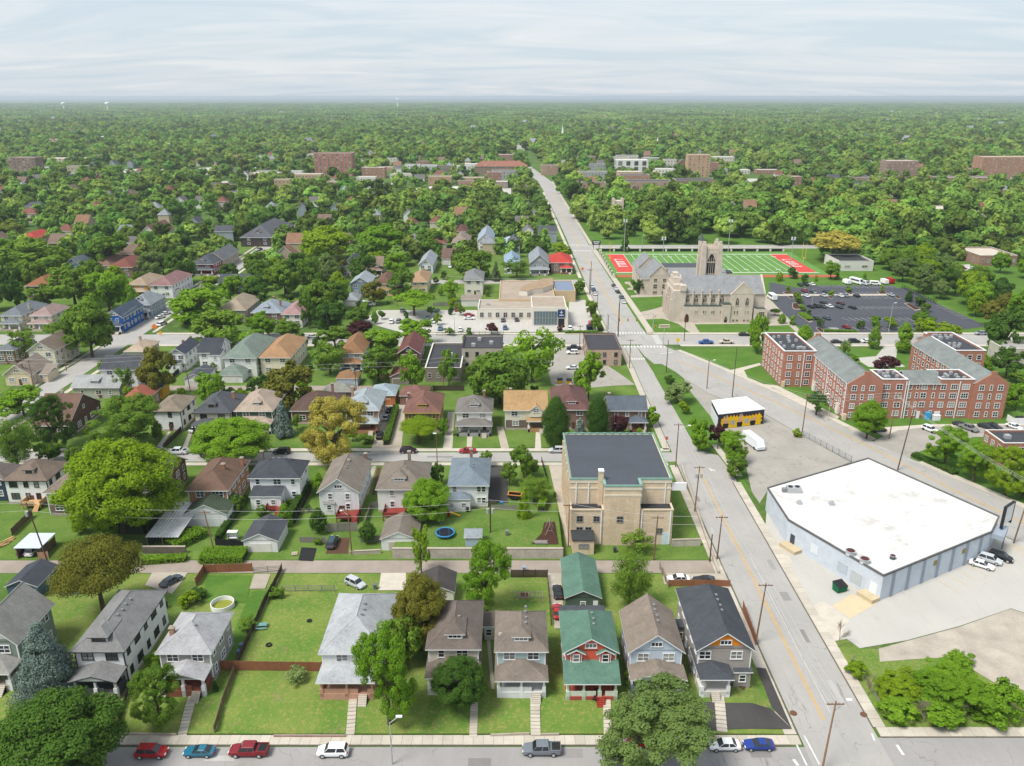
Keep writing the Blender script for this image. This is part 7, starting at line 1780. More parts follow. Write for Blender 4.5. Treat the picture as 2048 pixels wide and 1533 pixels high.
  ((-157.1,288.3,9.2,9.8,11.3), 'mid', 'dome', 'large green tree in front of the pale grey-blue house corner',0),((-183.1,357.3,9.0,9.5,10.9), 'bright', 'round',None,0),((-201.9,364.0,11.0,9.1,10.5), 'mid', 'round',None,0),((-190.9,424.5,7.5,7.2,8.7), 'willow', 'round',None,0),((-171.8,414.1,7.3,8.9,10.3), 'dark', 'round',None,0),((-133.6,337.3,11.7,7.6,9.1), 'bright', 'round', 'large bright tree beside the side avenue',0),((-112.1,300.7,11.5,6.9,8.4), 'mid', 'round', 'broad green tree behind the narrow white navy-roofed house',0),((-118.3,362.9,6.9,5.6,7.2), 'dark', 'round',None,0),((-111.0,387.2,8.3,8.3,9.8), 'mid', 'round',None,0),((-98.0,387.0,6.2,9.0,10.5), 'mid', 'round',None,0),((-100.6,314.7,5.9,4.7,6.3), 'bright', 'round',None,0),((-89.3,309.7,5.4,3.9,5.6), 'mid', 'round',None,0),((-181.0,286.2,5.5,5.2,6.8), 'mid', 'sparse',None,0),((-182.7,309.4,4.4,3.3,5.0), 'mid', 'flat',None,0),((-212.6,359.6,6.4,5.2,6.8), 'mid', 'round',None,0),((-253.0,423.5,17.1,10.3,11.7), 'mid', 'round',None,0),((-228.3,363.1,5.9,9.5,10.9), 'dark', 'round',None,0),((-98.0,295.5,5.9,3.5,5.2), 'bright', 'round',None,0),((-81.1,297.7,2.6,3.2,4.0), 'mid', 'round',None,0),((-152.8,400.5,5.2,3.1,4.8), 'lime', 'round',None,0),((-226.6,445.8,12.3,10.3,11.7), 'mid', 'round',None,0),
):
  tree(spec, m, sh, lb, z0)

# ---------------------------------------------------------------- vehicles
def loft(st, n_side=None):
  """st: list of (x, [(y, z) ring on one side, from bottom to top]); mirrored"""
  b = MB(); rings = []
  for x, half in st:
    rings.append([(x,y,z) for y,z in half] + [(x,-y,z) for y,z in reversed(half)])
  k = len(rings[0]); vs = [p for r in rings for p in r]
  fs = []
  for i in range(len(rings) - 1):
    for j in range(k): fs.append((i * k + j,i * k + (j + 1) % k,(i + 1) * k + (j + 1) % k,(i + 1) * k + j))
  fs += [tuple(range(k - 1,-1,-1)),tuple((len(rings) - 1) * k + j for j in range(k))]
  return b.add(vs, fs)
CARS = {
 #          L     W     H     bonnet  ws base/top        rear top/base       belt
 'sedan':  (4.75,1.84,1.45,(1.05,0.30),(-1.05,-1.75),.92,.80),
 'coupe':  (4.55,1.86,1.30,(0.85,0.00),(-0.95,-1.85),.88,.78),
 'suv':    (4.70,1.90,1.74,(1.20,0.55),(-1.75,-2.10),1.08,.95),
 'minivan': (5.0,1.95,1.78,(1.55,0.75),(-2.0,-2.3),1.05,.95),
 'pickup': (5.75,1.98,1.85,(1.35,0.75),(-0.95,-1.10),1.15,1.05),
}
CM = {}
def car_meshes(kind):
  if kind in CM: return CM[kind]
  L,W,H,(wb,wt),(rt,rb),belt,hood = CARS[kind]
  h, w = L / 2, W / 2
  def ring(ww,zb,top,lo=.30): return [(ww * .88,lo),(ww,lo + .18),(ww,zb * .80),(ww * .96,zb),(ww * .82,top)]
  st = [(-h,ring(w * .80,.72,.76,.40)),(-h + .18,ring(w * .94,belt * .93,belt * .95)),(rb,ring(w,belt,belt + .02)),(0,ring(w,belt * .98,belt)),(wb,ring(w,belt * .96,belt * .98)),(h - .55,ring(w * .96,hood * .95,hood)),(h - .12,ring(w * .88,hood * .80,hood * .86)),(h,ring(w * .74,.58,.62,.38))]
  if kind in ('sedan', 'coupe'): st[1] = (-h + .18,ring(w * .92,belt * .95,belt * .98))
  body = loft(st)
  gw,tw = w * .90,w * .70 if kind != 'pickup' else w * .76
  z0, z1 = belt - .02, H
  g = MB().add([(wb,-gw,z0),(wb,gw,z0),(rb,gw,z0),(rb,-gw,z0),(wt,-tw,z1 - .05),(wt,tw,z1 - .05),(rt,tw,z1 - .05),(rt,-tw,z1 - .05)],
                 [(0,1,5,4),(1,2,6,5),(2,3,7,6),(3,0,4,7),(4,5,6,7)])
  r = MB().add([(wt + .06,-tw - .03,z1 - .06),(wt + .06,tw + .03,z1 - .06),(rt - .06,tw + .03,z1 - .06),(rt - .06,-tw - .03,z1 - .06),(wt - .12,-tw + .1,z1),(wt - .12,tw - .1,z1),(rt + .12,tw - .1,z1),(rt + .12,-tw + .1,z1)],
                 [(0,1,5,4),(1,2,6,5),(2,3,7,6),(3,0,4,7),(4,5,6,7),(3,2,1,0)])
  # pillars
  for s in (-1,1):
    for (xa,xb,wd) in ((wb,wt,.05),(rb,rt,.07),((wb + rb) / 2 - .1,(wt + rt) / 2 - .1,.06)):
      r.add([(xa - wd,s * gw * 1.005,z0),(xa + wd,s * gw * 1.005,z0),(xb + wd,s * tw * 1.01,z1 - .05),(xb - wd,s * tw * 1.01,z1 - .05)],[(0,1,2,3) if s < 0 else (3,2,1,0)])
  me = dict(body=body, glass=g, roof=r)
  if kind == 'pickup':
    bed = MB().box(-h + .12,rb - .08,-w * .80,w * .80,belt * .97,belt * 1.0)
    me['bed'] = bed
    rail = MB().box(-h + .05,rb,-w * .95,-w * .82,belt * .95,belt + .12).box(-h + .05,rb,w * .82,w * .95,belt * .95,belt + .12).box(-h + .02,-h + .12,-w * .95,w * .95,belt * .9,belt + .12)
    me['rail'] = rail
  wr = .34 if kind in ('sedan', 'coupe') else .39
  ty = MB().tube((0,-.12,0),(0,.12,0),wr,wr,14); ri = MB().tube((0,-.135,0),(0,.135,0),wr * .62,wr * .62,10)
  hl = MB().box(-.06,.06,-.2,.2,-.08,.08)
  d = dict(body=body.mesh('body',[PAINT]),window=g.mesh('window',[CARGLASS]),roof=r.mesh('roof',[PAINT]),tyre=ty.mesh('wheel',[RUBBER]),rim=ri.mesh('rim',[STEEL]),headlight=hl.mesh('headlight',[LAMPGL]),taillight=hl.mesh('taillight',[REDGL]))
  if kind == 'pickup': d['bed'] = me['bed'].mesh('bed_floor',[RUBBER]); d['rail'] = me['rail'].mesh('bed_rail',[PAINT])
  # one-piece version for far cars
  f = MB(); f.v += body.v; f.f += body.f; f.m += [0] * len(body.f)
  o = len(f.v); f.v += g.v; f.f += [tuple(i + o for i in q) for q in g.f]; f.m += [1] * len(g.f)
  o = len(f.v); f.v += r.v; f.f += [tuple(i + o for i in q) for q in r.f]; f.m += [0] * len(r.f)
  for sx in (-1,1):
    for sy in (-1,1): f.tube((sx * L * .30,sy * (w - .2),wr),(sx * L * .30,sy * (w + .02),wr),wr,wr,10,2)
  d['far'] = f.mesh('car',[PAINT,CARGLASS,RUBBER]); d['dim'] = (h,w,wr,hood,belt)
  CM[kind] = d
  return d
def car(kind,p,deg,col,label,z=.06,group=None,near=None):
  m = car_meshes(kind); c = (*C(col,.85),1)
  h, w, wr, hood, belt = m['dim']
  nm = {'sedan': 'parked_car', 'coupe': 'parked_car', 'suv': 'parked_suv', 'minivan': 'parked_van', 'pickup': 'pickup_truck'}[kind]
  cat = {'sedan': 'car', 'coupe': 'car', 'suv': 'car', 'minivan': 'van', 'pickup': 'pickup truck'}[kind]
  USED.add(label)
  if near is None: near = p[1] < 215
  if not near:
    o = obj(nm,m['far'],None,(p[0],p[1],z),R(deg)); o.color = c
    return tag(o, label, cat, group)
  t = thing(nm,label,cat,(p[0],p[1],z),R(deg),group)
  for k in ('body', 'window', 'roof', 'bed', 'rail'):
    if k in m:
      o = obj({'bed': 'bed_floor', 'rail': 'bed_rail'}.get(k,k),m[k],t); o.color = c
  L = h * 2
  for sx in (-1,1):
    for sy in (-1,1):
      o = obj('wheel',m['tyre'],t,(sx * L * .30,sy * (w - .1),wr)); obj('rim',m['rim'],o)
      if sx > 0: obj('headlight',m['headlight'],t,(h - .09,sy * w * .60,hood * .78))
      else: obj('taillight',m['taillight'],t,(-h + .08,sy * w * .68,belt * .84))
  return t
RD = 'a01822'
for k, p, dg, c, l in (
  ('suv',(-53.3,94.3),0,RD, 'red SUV parked on the front street at the left'),('coupe',(-46.3,94.5),180, '1f6882', 'teal blue low car parked left of the red pickup'),('pickup',(-39.0,94.6),180, '7d1420', 'dark red pickup truck parked on the front street'),
  ('suv',(-26.5,94.5),180, 'eef0f2', 'white SUV parked alone on the front street'),('pickup',(4.4,94.8),180, '6f757d', 'grey pickup truck parked on the front street'),('sedan',(19.6,96.4),180, 'c02030', 'red car half hidden by the grey-green tree'),
  ('sedan',(31.8,95.7),180, 'f0f1f2', 'white sedan on the front street beside the dark blue car'),('coupe',(36.9,95.8),180, '1c3a8c', 'bright blue car on the front street nearest the side street')): car(k,p,dg,c,l)
for k, p, dg, c, l, z in (
  ('sedan',(-68.2,139.0),62, '4a5560', 'dark grey sedan on the gravel drive beside the alley',.2),('suv',(-31.2,138.1),-35, 'b9bec4', 'silver SUV parked askew on the grass behind the broad white house',.2),('sedan',(8.9,134.3),92, '15171c', 'black sedan on the gravel drive behind the green-roofed house',.75),('coupe',(8.5,127.3),90, 'a81820', 'red sports car on the gravel drive beside the coral house',1.25),
  ('sedan',(33.3,139.4),180, 'eceef0', 'white sedan behind the orange-gabled house',.35),('coupe',(38.4,139.2),180, '22252c', 'black convertible behind the orange-gabled house',.3),
  ('sedan',(97.3,145.1),-38, 'f0f0f0', 'white sedan in the warehouse lot, leftmost of three',.08),('suv',(100.0,147.0),-38, 'c5c8cc', 'silver SUV in the warehouse lot, middle of three',.08),('suv',(102.9,148.0),-38, '17191c', 'black SUV in the warehouse lot, rightmost of three',.08),
  ('pickup',(-91.4,201.5),180, 'e8eaec', 'white pickup truck on the middle street at the left',.06),('suv',(-62.9,201.7),180, '1d1f24', 'black SUV on the middle street left of the yellow tree',.06),('suv',(-28.4,202.2),0, '3a2636', 'dark plum SUV with white roof rack on the middle street',.06),('sedan',(-12.2,202.2),180, 'a02028', 'red car on the middle street in front of the white foursquare house',.06),('suv',(12.4,202.4),180, 'c5c8cc', 'silver SUV on the middle street beside the tan brick hall',.06),
  ('minivan',(-39.1,154.0),88, '2f4450', 'dark blue-green minivan on the bare drive by the alley',.06),('suv',(-37.8,212.8),90, '1c1e24', 'black SUV on the drive right of the pale-roofed brick house',.06),('sedan',(-38.2,233.1),80, '4a4e54', 'dark car up the drive behind the black SUV',.06),('sedan',(-38.1,226.7),85, 'b5bac0', 'silver car behind the hedge on the long drive',.06),
  ('coupe',(-104.1,151.0),88, '2a2d33', 'dark car under the white carport',.06),('suv',(-102.2,150.8),88, 'e6e8ea', 'white car under the white carport',.06),('sedan',(-92.3,217.5),70, 'd8dadc', 'white car on the drive of the cream charcoal-roofed house',.06),('sedan',(-96.9,202.4),180, '6a6d72', 'grey car on the middle street behind the white pickup',.06)):
  car(k, p, dg, c, l, z)
for k, p, dg, c, l in (
  ('pickup',(76.5,305.6),180, '2a5aa0', 'blue pickup truck on the cross street'),('pickup',(84.7,306.1),180, 'c9c0b0', 'tan pickup truck on the cross street'),('sedan',(94.7,316.9),0, '2a2c30', 'black sedan on the cross street in front of the church'),('sedan',(128.5,306.7),0, '33363c', 'dark sedan parked behind the flats roof, left of the pair'),('suv',(135.6,307.2),0, '2d3036', 'dark SUV parked behind the flats roof, right of the pair'),('sedan',(140.9,307.2),0, 'eceef0', 'white car parked behind the flats beside the tree'),('suv',(191.9,318.3),180, '9aa0a6', 'silver SUV turning at the car park exit'),
  ('suv',(121.7,217.2),-62, 'eef0f0', 'white SUV in the flats lot'),('pickup',(133.6,218.2),-62, '7d7f80', 'grey pickup truck in the flats lot'),('sedan',(139.3,219.4),-62, '303338', 'dark sedan in the flats lot next to the pickup'),('sedan',(141.8,219.7),-62, '2a2c32', 'black sedan in the flats lot by the brick building'),('sedan',(147.6,219.4),-62, 'e9ebec', 'white car in the flats lot at the right edge'),('sedan',(132.6,220.9),-62, '3a3a3e', 'dark car half hidden by a tree in the flats lot'),('sedan',(106.8,217.1),10, '4a4f55', 'grey car on the lawn edge beneath the flats tree'),
  ('sedan',(52.2,407.3),95, '3a3d44', 'dark car first in the row parked along the church lawn'),('sedan',(52.4,400.5),95, 'e2e4e6', 'white car second in the row along the church lawn'),('sedan',(52.5,393.5),95, '2d3038', 'dark car third in the row along the church lawn'),('suv',(52.9,381.7),95, '5a6470', 'grey-blue car fourth in the row along the church lawn'),('sedan',(52.7,372.8),95, 'e9ebec', 'white car last in the row along the church lawn'),('sedan',(40.7,405.9),95, 'd8dadc', 'white car parked west of the avenue, farthest'),('suv',(40.8,397.4),95, '4a5f80', 'blue SUV parked west of the avenue'),('sedan',(40.7,389.0),95, 'e4e6e8', 'white car parked west of the avenue, nearest'),
  ('suv',(23.0,292.2),180, 'eef0f0', 'white SUV in the rear lot beside the corner shop'),('pickup',(23.9,298.1),180, '33373d', 'dark pickup behind the white SUV in the rear lot'),('sedan',(21.7,274.1),180, 'd5d8da', 'silver car half hidden by the rear lot tree'),
  ('sedan',(-154.6,344.3),62, 'eceeee', 'white car parked on the side avenue, nearer of two'),('sedan',(-154.8,350.8),62, 'e6e8ea', 'white car parked on the side avenue, farther of two'),('minivan',(-149.2,333.0),75, 'e9eaea', 'white van on the side avenue by the bright blue house'),('sedan',(-159.5,502.0),78, '55606c', 'grey car far up the side avenue, nearer'),('suv',(-159.8,510.9),78, '3a444f', 'dark car far up the side avenue, farther'),('suv',(-167.9,302.0),5, 'e4e6e8', 'white SUV beside the long cream house'),('sedan',(-164.5,450.8),0, 'eaecee', 'white car beside the maroon side-avenue house'),('sedan',(-80.6,313.9),0, 'c5c8cc', 'silver car behind the hedge on the cross street'),('pickup',(-35.2,456.6),90, 'e8eaec', 'white pickup in the yard of the white double garage')):
  car(k, p, dg, c, l)
lot = [
  ('clinic car park back row',[(-49.7,356.3, '7d8288'),(-37.5,358.1, '8a8f88'),(-34.0,356.3, '5a7a70'),(-28.0,356.3, '34507d'),(-25.1,357.8, '8d2030')],90),
  ('clinic car park middle row',[(-37.0,343.7, '5f7f8d'),(-33.9,344.3, '4a6a70'),(-33.8,337.4, 'e4e6e8'),(-52.0,336.9, 'e6e8ea'),(-48.9,337.4, '6a7078'),(-45.5,336.1, '7d8a90')],90),
  ('clinic car park by the entrance',[(-19.0,348.1, 'a02030'),(-18.7,342.6, 'eceeee')],0),
  ('clinic car park front row',[(-3.9,339.4, '4a4f58'),(2.0,340.3, '3a3d44'),(-29.9,325.8, '55708d'),(-21.5,324.5, 'dfe2e4'),(-2.9,327.1, '4f6a8d'),(21.5,339.4, '24262c'),(24.3,326.1, 'e2e4e4')],90),
  ('church car park back row',[(148.5,409.2, '2a2d33'),(151.6,409.8, '22252a'),(155.0,410.6, 'eceeef')],95),
  ('church car park second row',[(146.1,395.6, '8d3a4a'),(149.8,394.0, '5f6a6a'),(156.4,394.0, '4a5058')],100),
  ('church car park third row',[(143.3,384.9, 'eaecee'),(151.9,385.6, 'c9cccf'),(160.0,385.2, 'e9ebec'),(162.8,385.6, '8d9298'),(167.9,384.9, '24262a'),(185.4,387.0, 'b5bac0')],100),
  ('church car park centre row',[(138.1,363.6, '1f2126'),(140.9,364.4, '2a2d30'),(143.5,363.6, '4a4f55'),(146.9,364.4, 'e6e8e6'),(146.6,370.9, '33363c'),(150.9,362.8, '3a4450'),(154.2,369.8, '5a2a30'),(156.7,362.0, '1d1f23')],105),
  ('church car park front row',[(132.7,343.0, '2a2e2c'),(137.9,342.9, '4a5560'),(140.7,328.5, '8d1a28')],105),
]
CN = lambda h: (lambda r,g,b: 'white' if min(r,g,b) > 215 else ('silver' if min(r,g,b) > 170 else ('black' if max(r,g,b) < 62 else ('red' if r > g + 40 and r > b + 30 else ('blue' if b > r + 25 else 'grey')))))(*[int(h[i:i + 2],16) for i in (0,2,4)])
rk = random.Random(9); ORD = ('leftmost', 'second', 'third', 'fourth', 'fifth')
for row, cars, dg in lot:
  for x, y, c in cars:
    same = sorted(q[0] for q in cars if CN(q[2]) == CN(c)); k = same.index(x)
    l = f'{CN(c)} car in the {row}' + (f', {ORD[k]} {CN(c)} one from the left' if len(same) > 1 else '')
    car(rk.choice(('sedan', 'suv', 'sedan')),(x,y),dg + rk.uniform(-4,4),c,l,.07,f'cars of the {row}',False)

for X, Y, c, w_ in FARCARS:
  car('sedan',(X,Y),random.choice((0,90)),c,describe(X,Y,f'far {CN(c)}', 'car'),.07,f'{CN(c)} cars in {w_}',False)
# buses, vans and trailers
def boxvan(label,p,deg,L,W,H,col,name,cat,wheels=True,nose=0.8,win=True):
  t = thing(name,label,cat,(p[0],p[1],.06),R(deg)); USED.add(label)
  m = plain(C(col, .85), 0.04, rough=.4)
  b = MB().add([(-L / 2,-W / 2,.5),(L / 2 ,-W / 2,.5),(L / 2,W / 2,.5),(-L / 2,W / 2,.5),(-L / 2 + .05,-W / 2 + .08,H),(L / 2 - nose,-W / 2 + .08,H),(L / 2 - nose,W / 2 - .08,H),(-L / 2 + .05,W / 2 - .08,H),(L / 2,-W / 2,1.3),(L / 2,W / 2,1.3),(L / 2 - nose * .3,-W / 2 + .05,1.45),(L / 2 - nose * .3,W / 2 - .05,1.45)],
                 [(3,2,1,0),(0,1,8,10,5,4),(2,3,7,6,11,9),(3,0,4,7),(4,5,6,7),(1,2,9,8),(8,9,11,10),(10,11,6,5)])
  b.build('body', m, t)
  if win:
    MB().box(-L * .38,L / 2 - nose - .15,-W / 2 + .0,-W / 2 + .06,H * .58,H * .82).build('window',CARGLASS,t,(0,-.02,0)); MB().box(-L * .38,L / 2 - nose - .15,W / 2 - .06,W / 2 + .02,H * .58,H * .82).build('window',CARGLASS,t)
    MB().add([(L / 2 - nose * .28,-W / 2 + .15,1.55),(L / 2 - nose * .28,W / 2 - .15,1.55),(L / 2 - nose * .92,W / 2 - .2,H - .15),(L / 2 - nose * .92,-W / 2 + .2,H - .15)],[(0,1,2,3)]).build('windscreen',CARGLASS,t,(.04,0,.02))
  if wheels:
    for sx in (-.32,.30):
      for s in (-1,1): MB().tube((sx * L,s * (W / 2 - .25),.42),(sx * L,s * (W / 2 + .02),.42),.42,.42,12).build('wheel',RUBBER,t)
  return t
boxvan('white shuttle bus parked beside the east end of the church',(125.1,379.9),95,7.5,2.3,2.9, 'eceef0', 'shuttle_bus', 'bus',nose=1.3)
boxvan('white shuttle bus in the church car park back row',(179.6,414.2),-68,8.5,2.4,2.9, 'e9ecec', 'shuttle_bus', 'bus',nose=1.4)
boxvan('silver van beside the shuttle bus in the back row',(182.4,411.2),-68,5.6,2.0,2.3, 'c9ced2', 'van', 'van',nose=1.3)
boxvan('white van alone in the church car park back row',(187.8,410.8),-20,5.4,2.0,2.2, 'eeeeee', 'van', 'van',nose=1.3,win=True)
boxvan('white box trailer at the end of the back row',(193.9,413.8),-80,4.5,2.2,2.5, 'eeeeec', 'box_trailer', 'trailer',nose=.1,win=False)
boxvan('red box trailer at the end of the back row',(197.6,415.2),-80,4.5,2.2,2.6, 'b0202c', 'box_trailer', 'trailer',nose=.1,win=False)
boxvan('white box trailer left of the shuttle bus',(174.1,413.2),-75,4.5,2.3,2.4, 'efefed', 'box_trailer', 'trailer',nose=.1,win=False)
boxvan('long white cargo trailer in the cracked lot below the mural shop',(67.4,207.0),-76,8.6,2.4,2.9, 'e6eaf0', 'cargo_trailer', 'trailer',nose=1.0,win=False)
boxvan('pink delivery van at the clinic car park corner',(33.3,331.1),90,4.6,1.9,2.2, 'c8408d', 'van', 'van',nose=1.0)
boxvan('white utility truck by the grey-roofed garage',(-66.6,366.7),0,6.0,2.1,2.4, 'e4e6e6', 'van', 'van',nose=1.2)

# ---------------------------------------------------------------- poles,wires,lamps,signs
POLES = {}
def pole(key,label,p,h,dark=False,arms=1,trans=False,lamp=None,lean=(0,0),z=0.0):
  t = thing('utility_pole',label, 'utility pole',(p[0],p[1],z),0, 'utility poles'); USED.add(label)
  m = POLED if dark else POLEM
  top = Vector((lean[0], lean[1], h))
  MB().tube((0,0,-.3),tuple(top),.17,.11,8).build('pole',m,t)
  for k in range(arms):
    a = top * ((h - .5 - k * 1.1) / h)
    o = MB().box(-1.25,1.25,-.07,.07,-.08,.08).build('crossarm',m,t,tuple(a))
    for x_ in (-1.1,-.5,.5,1.1): MB().tube((x_,0,.08),(x_,0,.3),.06,.04,6).build('insulator',GREYM,o)
  if trans:
    a = top * ((h - 2.4) / h)
    for s in ((-.55,.55) if trans == 2 else (-.5,)): MB().tube((s,-.25,-.6),(s,-.25,.5),.3,.3,10).build('transformer',STEEL,t,tuple(a))
  if lamp:
    a = top * .86
    MB().tube((0,0,0),(lamp[0],lamp[1],1.0),.06,.05,6).build('lamp_arm',STEEL,t,tuple(a)); MB().box(-.4,.4,-.18,.18,-.1,.08).build('lamp_head',WHITE,t,tuple(a + Vector((lamp[0] * 1.1,lamp[1] * 1.1,1.0))))
  POLES[key] = Vector((p[0] + lean[0],p[1] + lean[1],z + h - .25))
  return t
pole('a0', 'dark leaning utility pole by the white carport',(-97.5,147.3),13.5,True,1,1,None,(-2.2,.6))
pole('a1', 'slim brown utility pole in the bush by the alley',(-63.4,150.2),10.5,False,1,0,None,(-1.0,0))
pole('a2', 'grey utility pole with street lamp by the minivan',(-34.1,149.9),11.0,False,1,0,(-1.2,.2),(-.2,0))
pole('a3', 'dark utility pole with transformer cans on the raised yard',(-4.7,155.4),8.0,True,1,2,None,(0,0),2.1)
pole('a4', 'pale utility pole at the corner of the tan brick hall',(12.2,153.2),10.5,False,1,0,None,(0,0))
pole('a5', 'brown utility pole behind the hall tree on the alley',(29.8,147.8),10.5,False,1,0,None,(.3,0))
pole('s0', 'tall brown utility pole beside the orange-gabled house',(43.5,120.4),12.5,False,1,0,None,(.6,0))
pole('s1', 'dark short utility pole on the hall corner lawn',(41.5,147.2),6.5,True,0)
pole('s2', 'thin brown utility pole at the alley mouth on the side street',(43.2,148.0),10.5,False,1,0,None,(.2,0))
pole('s3', 'brown utility pole with transformers on the side street beside the hall',(42.9,168.7),12.0,False,1,2,None,(.3,0))
pole('s4', 'brown utility pole with street lamp at the middle street corner',(43.1,193.1),12.5,False,1,0,(2.6,.2),(0,0))
pole('s5', 'weathered utility pole with street lamp at the bottom edge',(44.9,91.5),12.0,False,1,0,(2.2,1.0),(.6,.4))
pole('d0', 'brown utility pole at the warehouse east corner',(109.5,154.5),15.0,False,1,0,None,(1.4,.3))
pole('d1', 'very tall black utility pole beside the warehouse roof',(100.7,191.2),17.5,True,0,0,None,(1.6,.2))
pole('d2', 'pale brown utility pole across from the flats',(83.2,213.6),13.0,False,1,0,None,(.2,0))
pole('d3', 'very tall black utility pole behind the mural shop',(71.5,245.6),17.0,True,0)
pole('d4', 'dark utility pole on the grass island at the crossing',(54.6,270.7),12.0,True,0)
pole('d5', 'brown utility pole with street lamp on the diagonal road',(65.1,253.7),10.5,False,0,0,(1.6,.1))
pole('d6', 'white-footed utility pole by the flats drive',(107.5,211.7),14.0,False,1,0,None,(.3,0))
pole('x0', 'black utility pole beside the corner shop',(43.2,316.0),17.0,True,0)
pole('x1', 'brown utility pole on the pavement by the corner shop',(42.1,274.8),11.0,False,1)
pole('x2', 'brown utility pole beside the pickups of the rear lot',(26.3,300.7),9.0,False,1)
pole('x3', 'thin red-brown pole on the avenue west side',(38.9,358.5),9.0,False,0)
pole('x4', 'dark utility pole on the avenue west kerb',(38.0,388.5),13.0,True,1)
pole('x5', 'dark short pole at the clinic corner',(40.3,327.2),6.0,True,0)
pole('b0', 'utility pole behind the white foursquare house',(-22.9,253.6),11.0,False,1)
pole('b1', 'utility pole with can behind the pale-roofed brick house',(-51.5,250.8),10.0,False,1,1)
pole('b2', 'utility pole beside the rear alley behind the sage-roofed garage',(-106.1,250.3),10.0,False,1,0,None,(-.6,0))
pole('b3', 'utility pole beside the olive tree at the rear alley',(-124.1,256.3),10.5,False,1)
pole('c0', 'utility pole in the yard by the long white garage',(-30.5,378.5),11.5,False,1)
pole('c1', 'utility pole left of the clinic car park',(-53.4,365.8),10.0,False,1)
pole('c2', 'utility pole by the slate blue house',(-89.7,394.6),9.0,False,1)
pole('c3', 'utility pole on the avenue beside the church lawn',(43.0,315.7),14.0,True,0)
pole('c4', 'utility pole in front of the church steps',(68.7,309.4),11.0,True,0)
pole('c5', 'utility pole in front of the church transept',(93.2,302.8),10.0,True,0)
pole('c6', 'dark utility pole on the avenue left of the end zone',(39.0,393.5),16.0,True,0)
pole('l0', 'utility pole on the left street by the cream gabled cottage',(-159.9,254.1),10.0,False,1)
pole('l1', 'utility pole on the left street by the long cream house',(-158.3,271.9),9.0,False,0)
def wire(label,keys,off,dz=0.0,r=.03,ext=None):
  b = MB(); pts = [POLES[k] + Vector((off,0,dz)) for k in keys]
  if ext: pts = [pts[0] + Vector(ext[0])] + pts + [pts[-1] + Vector(ext[1])]
  for p, q in zip(pts, pts[1:]):
    L = (q - p).length; n = 10; prev = p
    for i in range(1, n + 1):
      t = i / n; c = p.lerp(q,t) - Vector((0,0,4 * t * (1 - t) * L * .018)); b.tube(prev,c,r,r,4,cap=False); prev = c
  tag(b.build('overhead_wire',plain(C('c9c9c6'),0.1,key='wire_aluminium'),None),label, 'wire', 'overhead wires'); USED.add(label)
wire('upper overhead wire along the alley',['a0', 'a1', 'a2', 'a3', 'a4', 'a5', 's2'],0,.3,.026,((-45,0,0),(0,0.1,0)))
wire('lower overhead wire along the alley',['a0', 'a1', 'a2', 'a3', 'a4', 'a5', 's2'],0,-1.6,.026,((-45,0,0),(0,0.1,0)))
for k, o in enumerate((-1.0,0,1.0)):
  wire(f'{["west", "middle", "east"][k]} overhead wire along the side street',['s5', 's0', 's2', 's3', 's4'],o,.25,.025)
  wire(f'{["nearest", "middle", "farthest"][k]} overhead wire along the diagonal road past the flats',['d0', 'd6', 'd2', 'd5'],o * .9,.25 - k * .9,.022,((30,-28,0),(-20,36,0)))
wire('overhead wire along the rear alley',['b3', 'b2', 'b1', 'b0'],0,.2,.03,((-60,0,0),(40,0,0)))
wire('lower overhead wire along the rear alley',['b3', 'b2', 'b1', 'b0'],0,-1.2,.03,((-60,0,0),(40,0,0)))
wire('overhead wire along the clinic back boundary',['c2', 'c1', 'c0'],0,.2,.03,((-50,0,0),(60,0,0)))
wire('overhead wire along the left street',['l0', 'l1'],0,.2,.03,((-14,-60,0),(0,60,0)))

def lamp_post(label,p,h,arm,z=0.0,m=None):
  t = thing('street_lamp',label, 'street lamp',(p[0],p[1],z),0, 'street lamps'); USED.add(label)
  MB().tube((0,0,0),(0,0,h),.12,.08,8).build('post',m or STEEL,t)
  MB().tube((0,0,h - .1),(arm[0],arm[1],h + .5),.05,.05,6).build('arm',m or STEEL,t)
  MB().box(-.45,.45,-.2,.2,-.1,.08).build('lamp_head',WHITE,t,(arm[0] * 1.15,arm[1] * 1.15,h + .5))
lamp_post('street lamp at the bottom edge between the white SUV and grey pickup',((-17.5,90.8)[0],92.6),7.6,(1.1,.6))
lamp_post('street lamp on the middle street before the maroon-roofed brick house',(-20.0,196.4),8.5,(-.2,-1.6),0,POLEM)
lamp_post('pale lamp post at the front of the church car park',(155.8,322.0),12.0,(1.0,.2))
lamp_post('slim lamp post in the church car park beside the centre row',(138.5,363.6),6.5,(.8,0))
lamp_post('slim lamp post in front of the flats lot',(95.1,225.5),8.0,(-.9,.2))
lamp_post('lamp post in the clinic car park',(-23.4,316.8),7.5,(.6,0))
lamp_post('lamp post at the corner of the field street',(82.6,512.1),9.0,(.6,0))
def signpost(label,p,shape,col,h=2.4,s=.75,name='road_sign',z=.1):
  t = thing(name,label, 'sign',(p[0],p[1],z)); USED.add(label)
  MB().tube((0,0,0),(0,0,h),.05,.05,6).build('post',GREYM,t)
  n,a0 = {'oct': (8,R(22.5)), 'dia': (4,0), 'sq': (4,R(45))}[shape]
  pts = [(math.cos(a0 + i * 2 * math.pi / n) * s,math.sin(a0 + i * 2 * math.pi / n) * s) for i in range(n)]
  pl = MB().add([(p_[0],-.08,h + p_[1]) for p_ in pts] + [(p_[0],-.04,h + p_[1]) for p_ in pts],[tuple(range(n)),tuple(range(2 * n - 1,n - 1,-1))] + [(i,n + i,n + (i + 1) % n,(i + 1) % n) for i in range(n)]).build('plate',plain(C(col),0.05),t)
  return t, pl
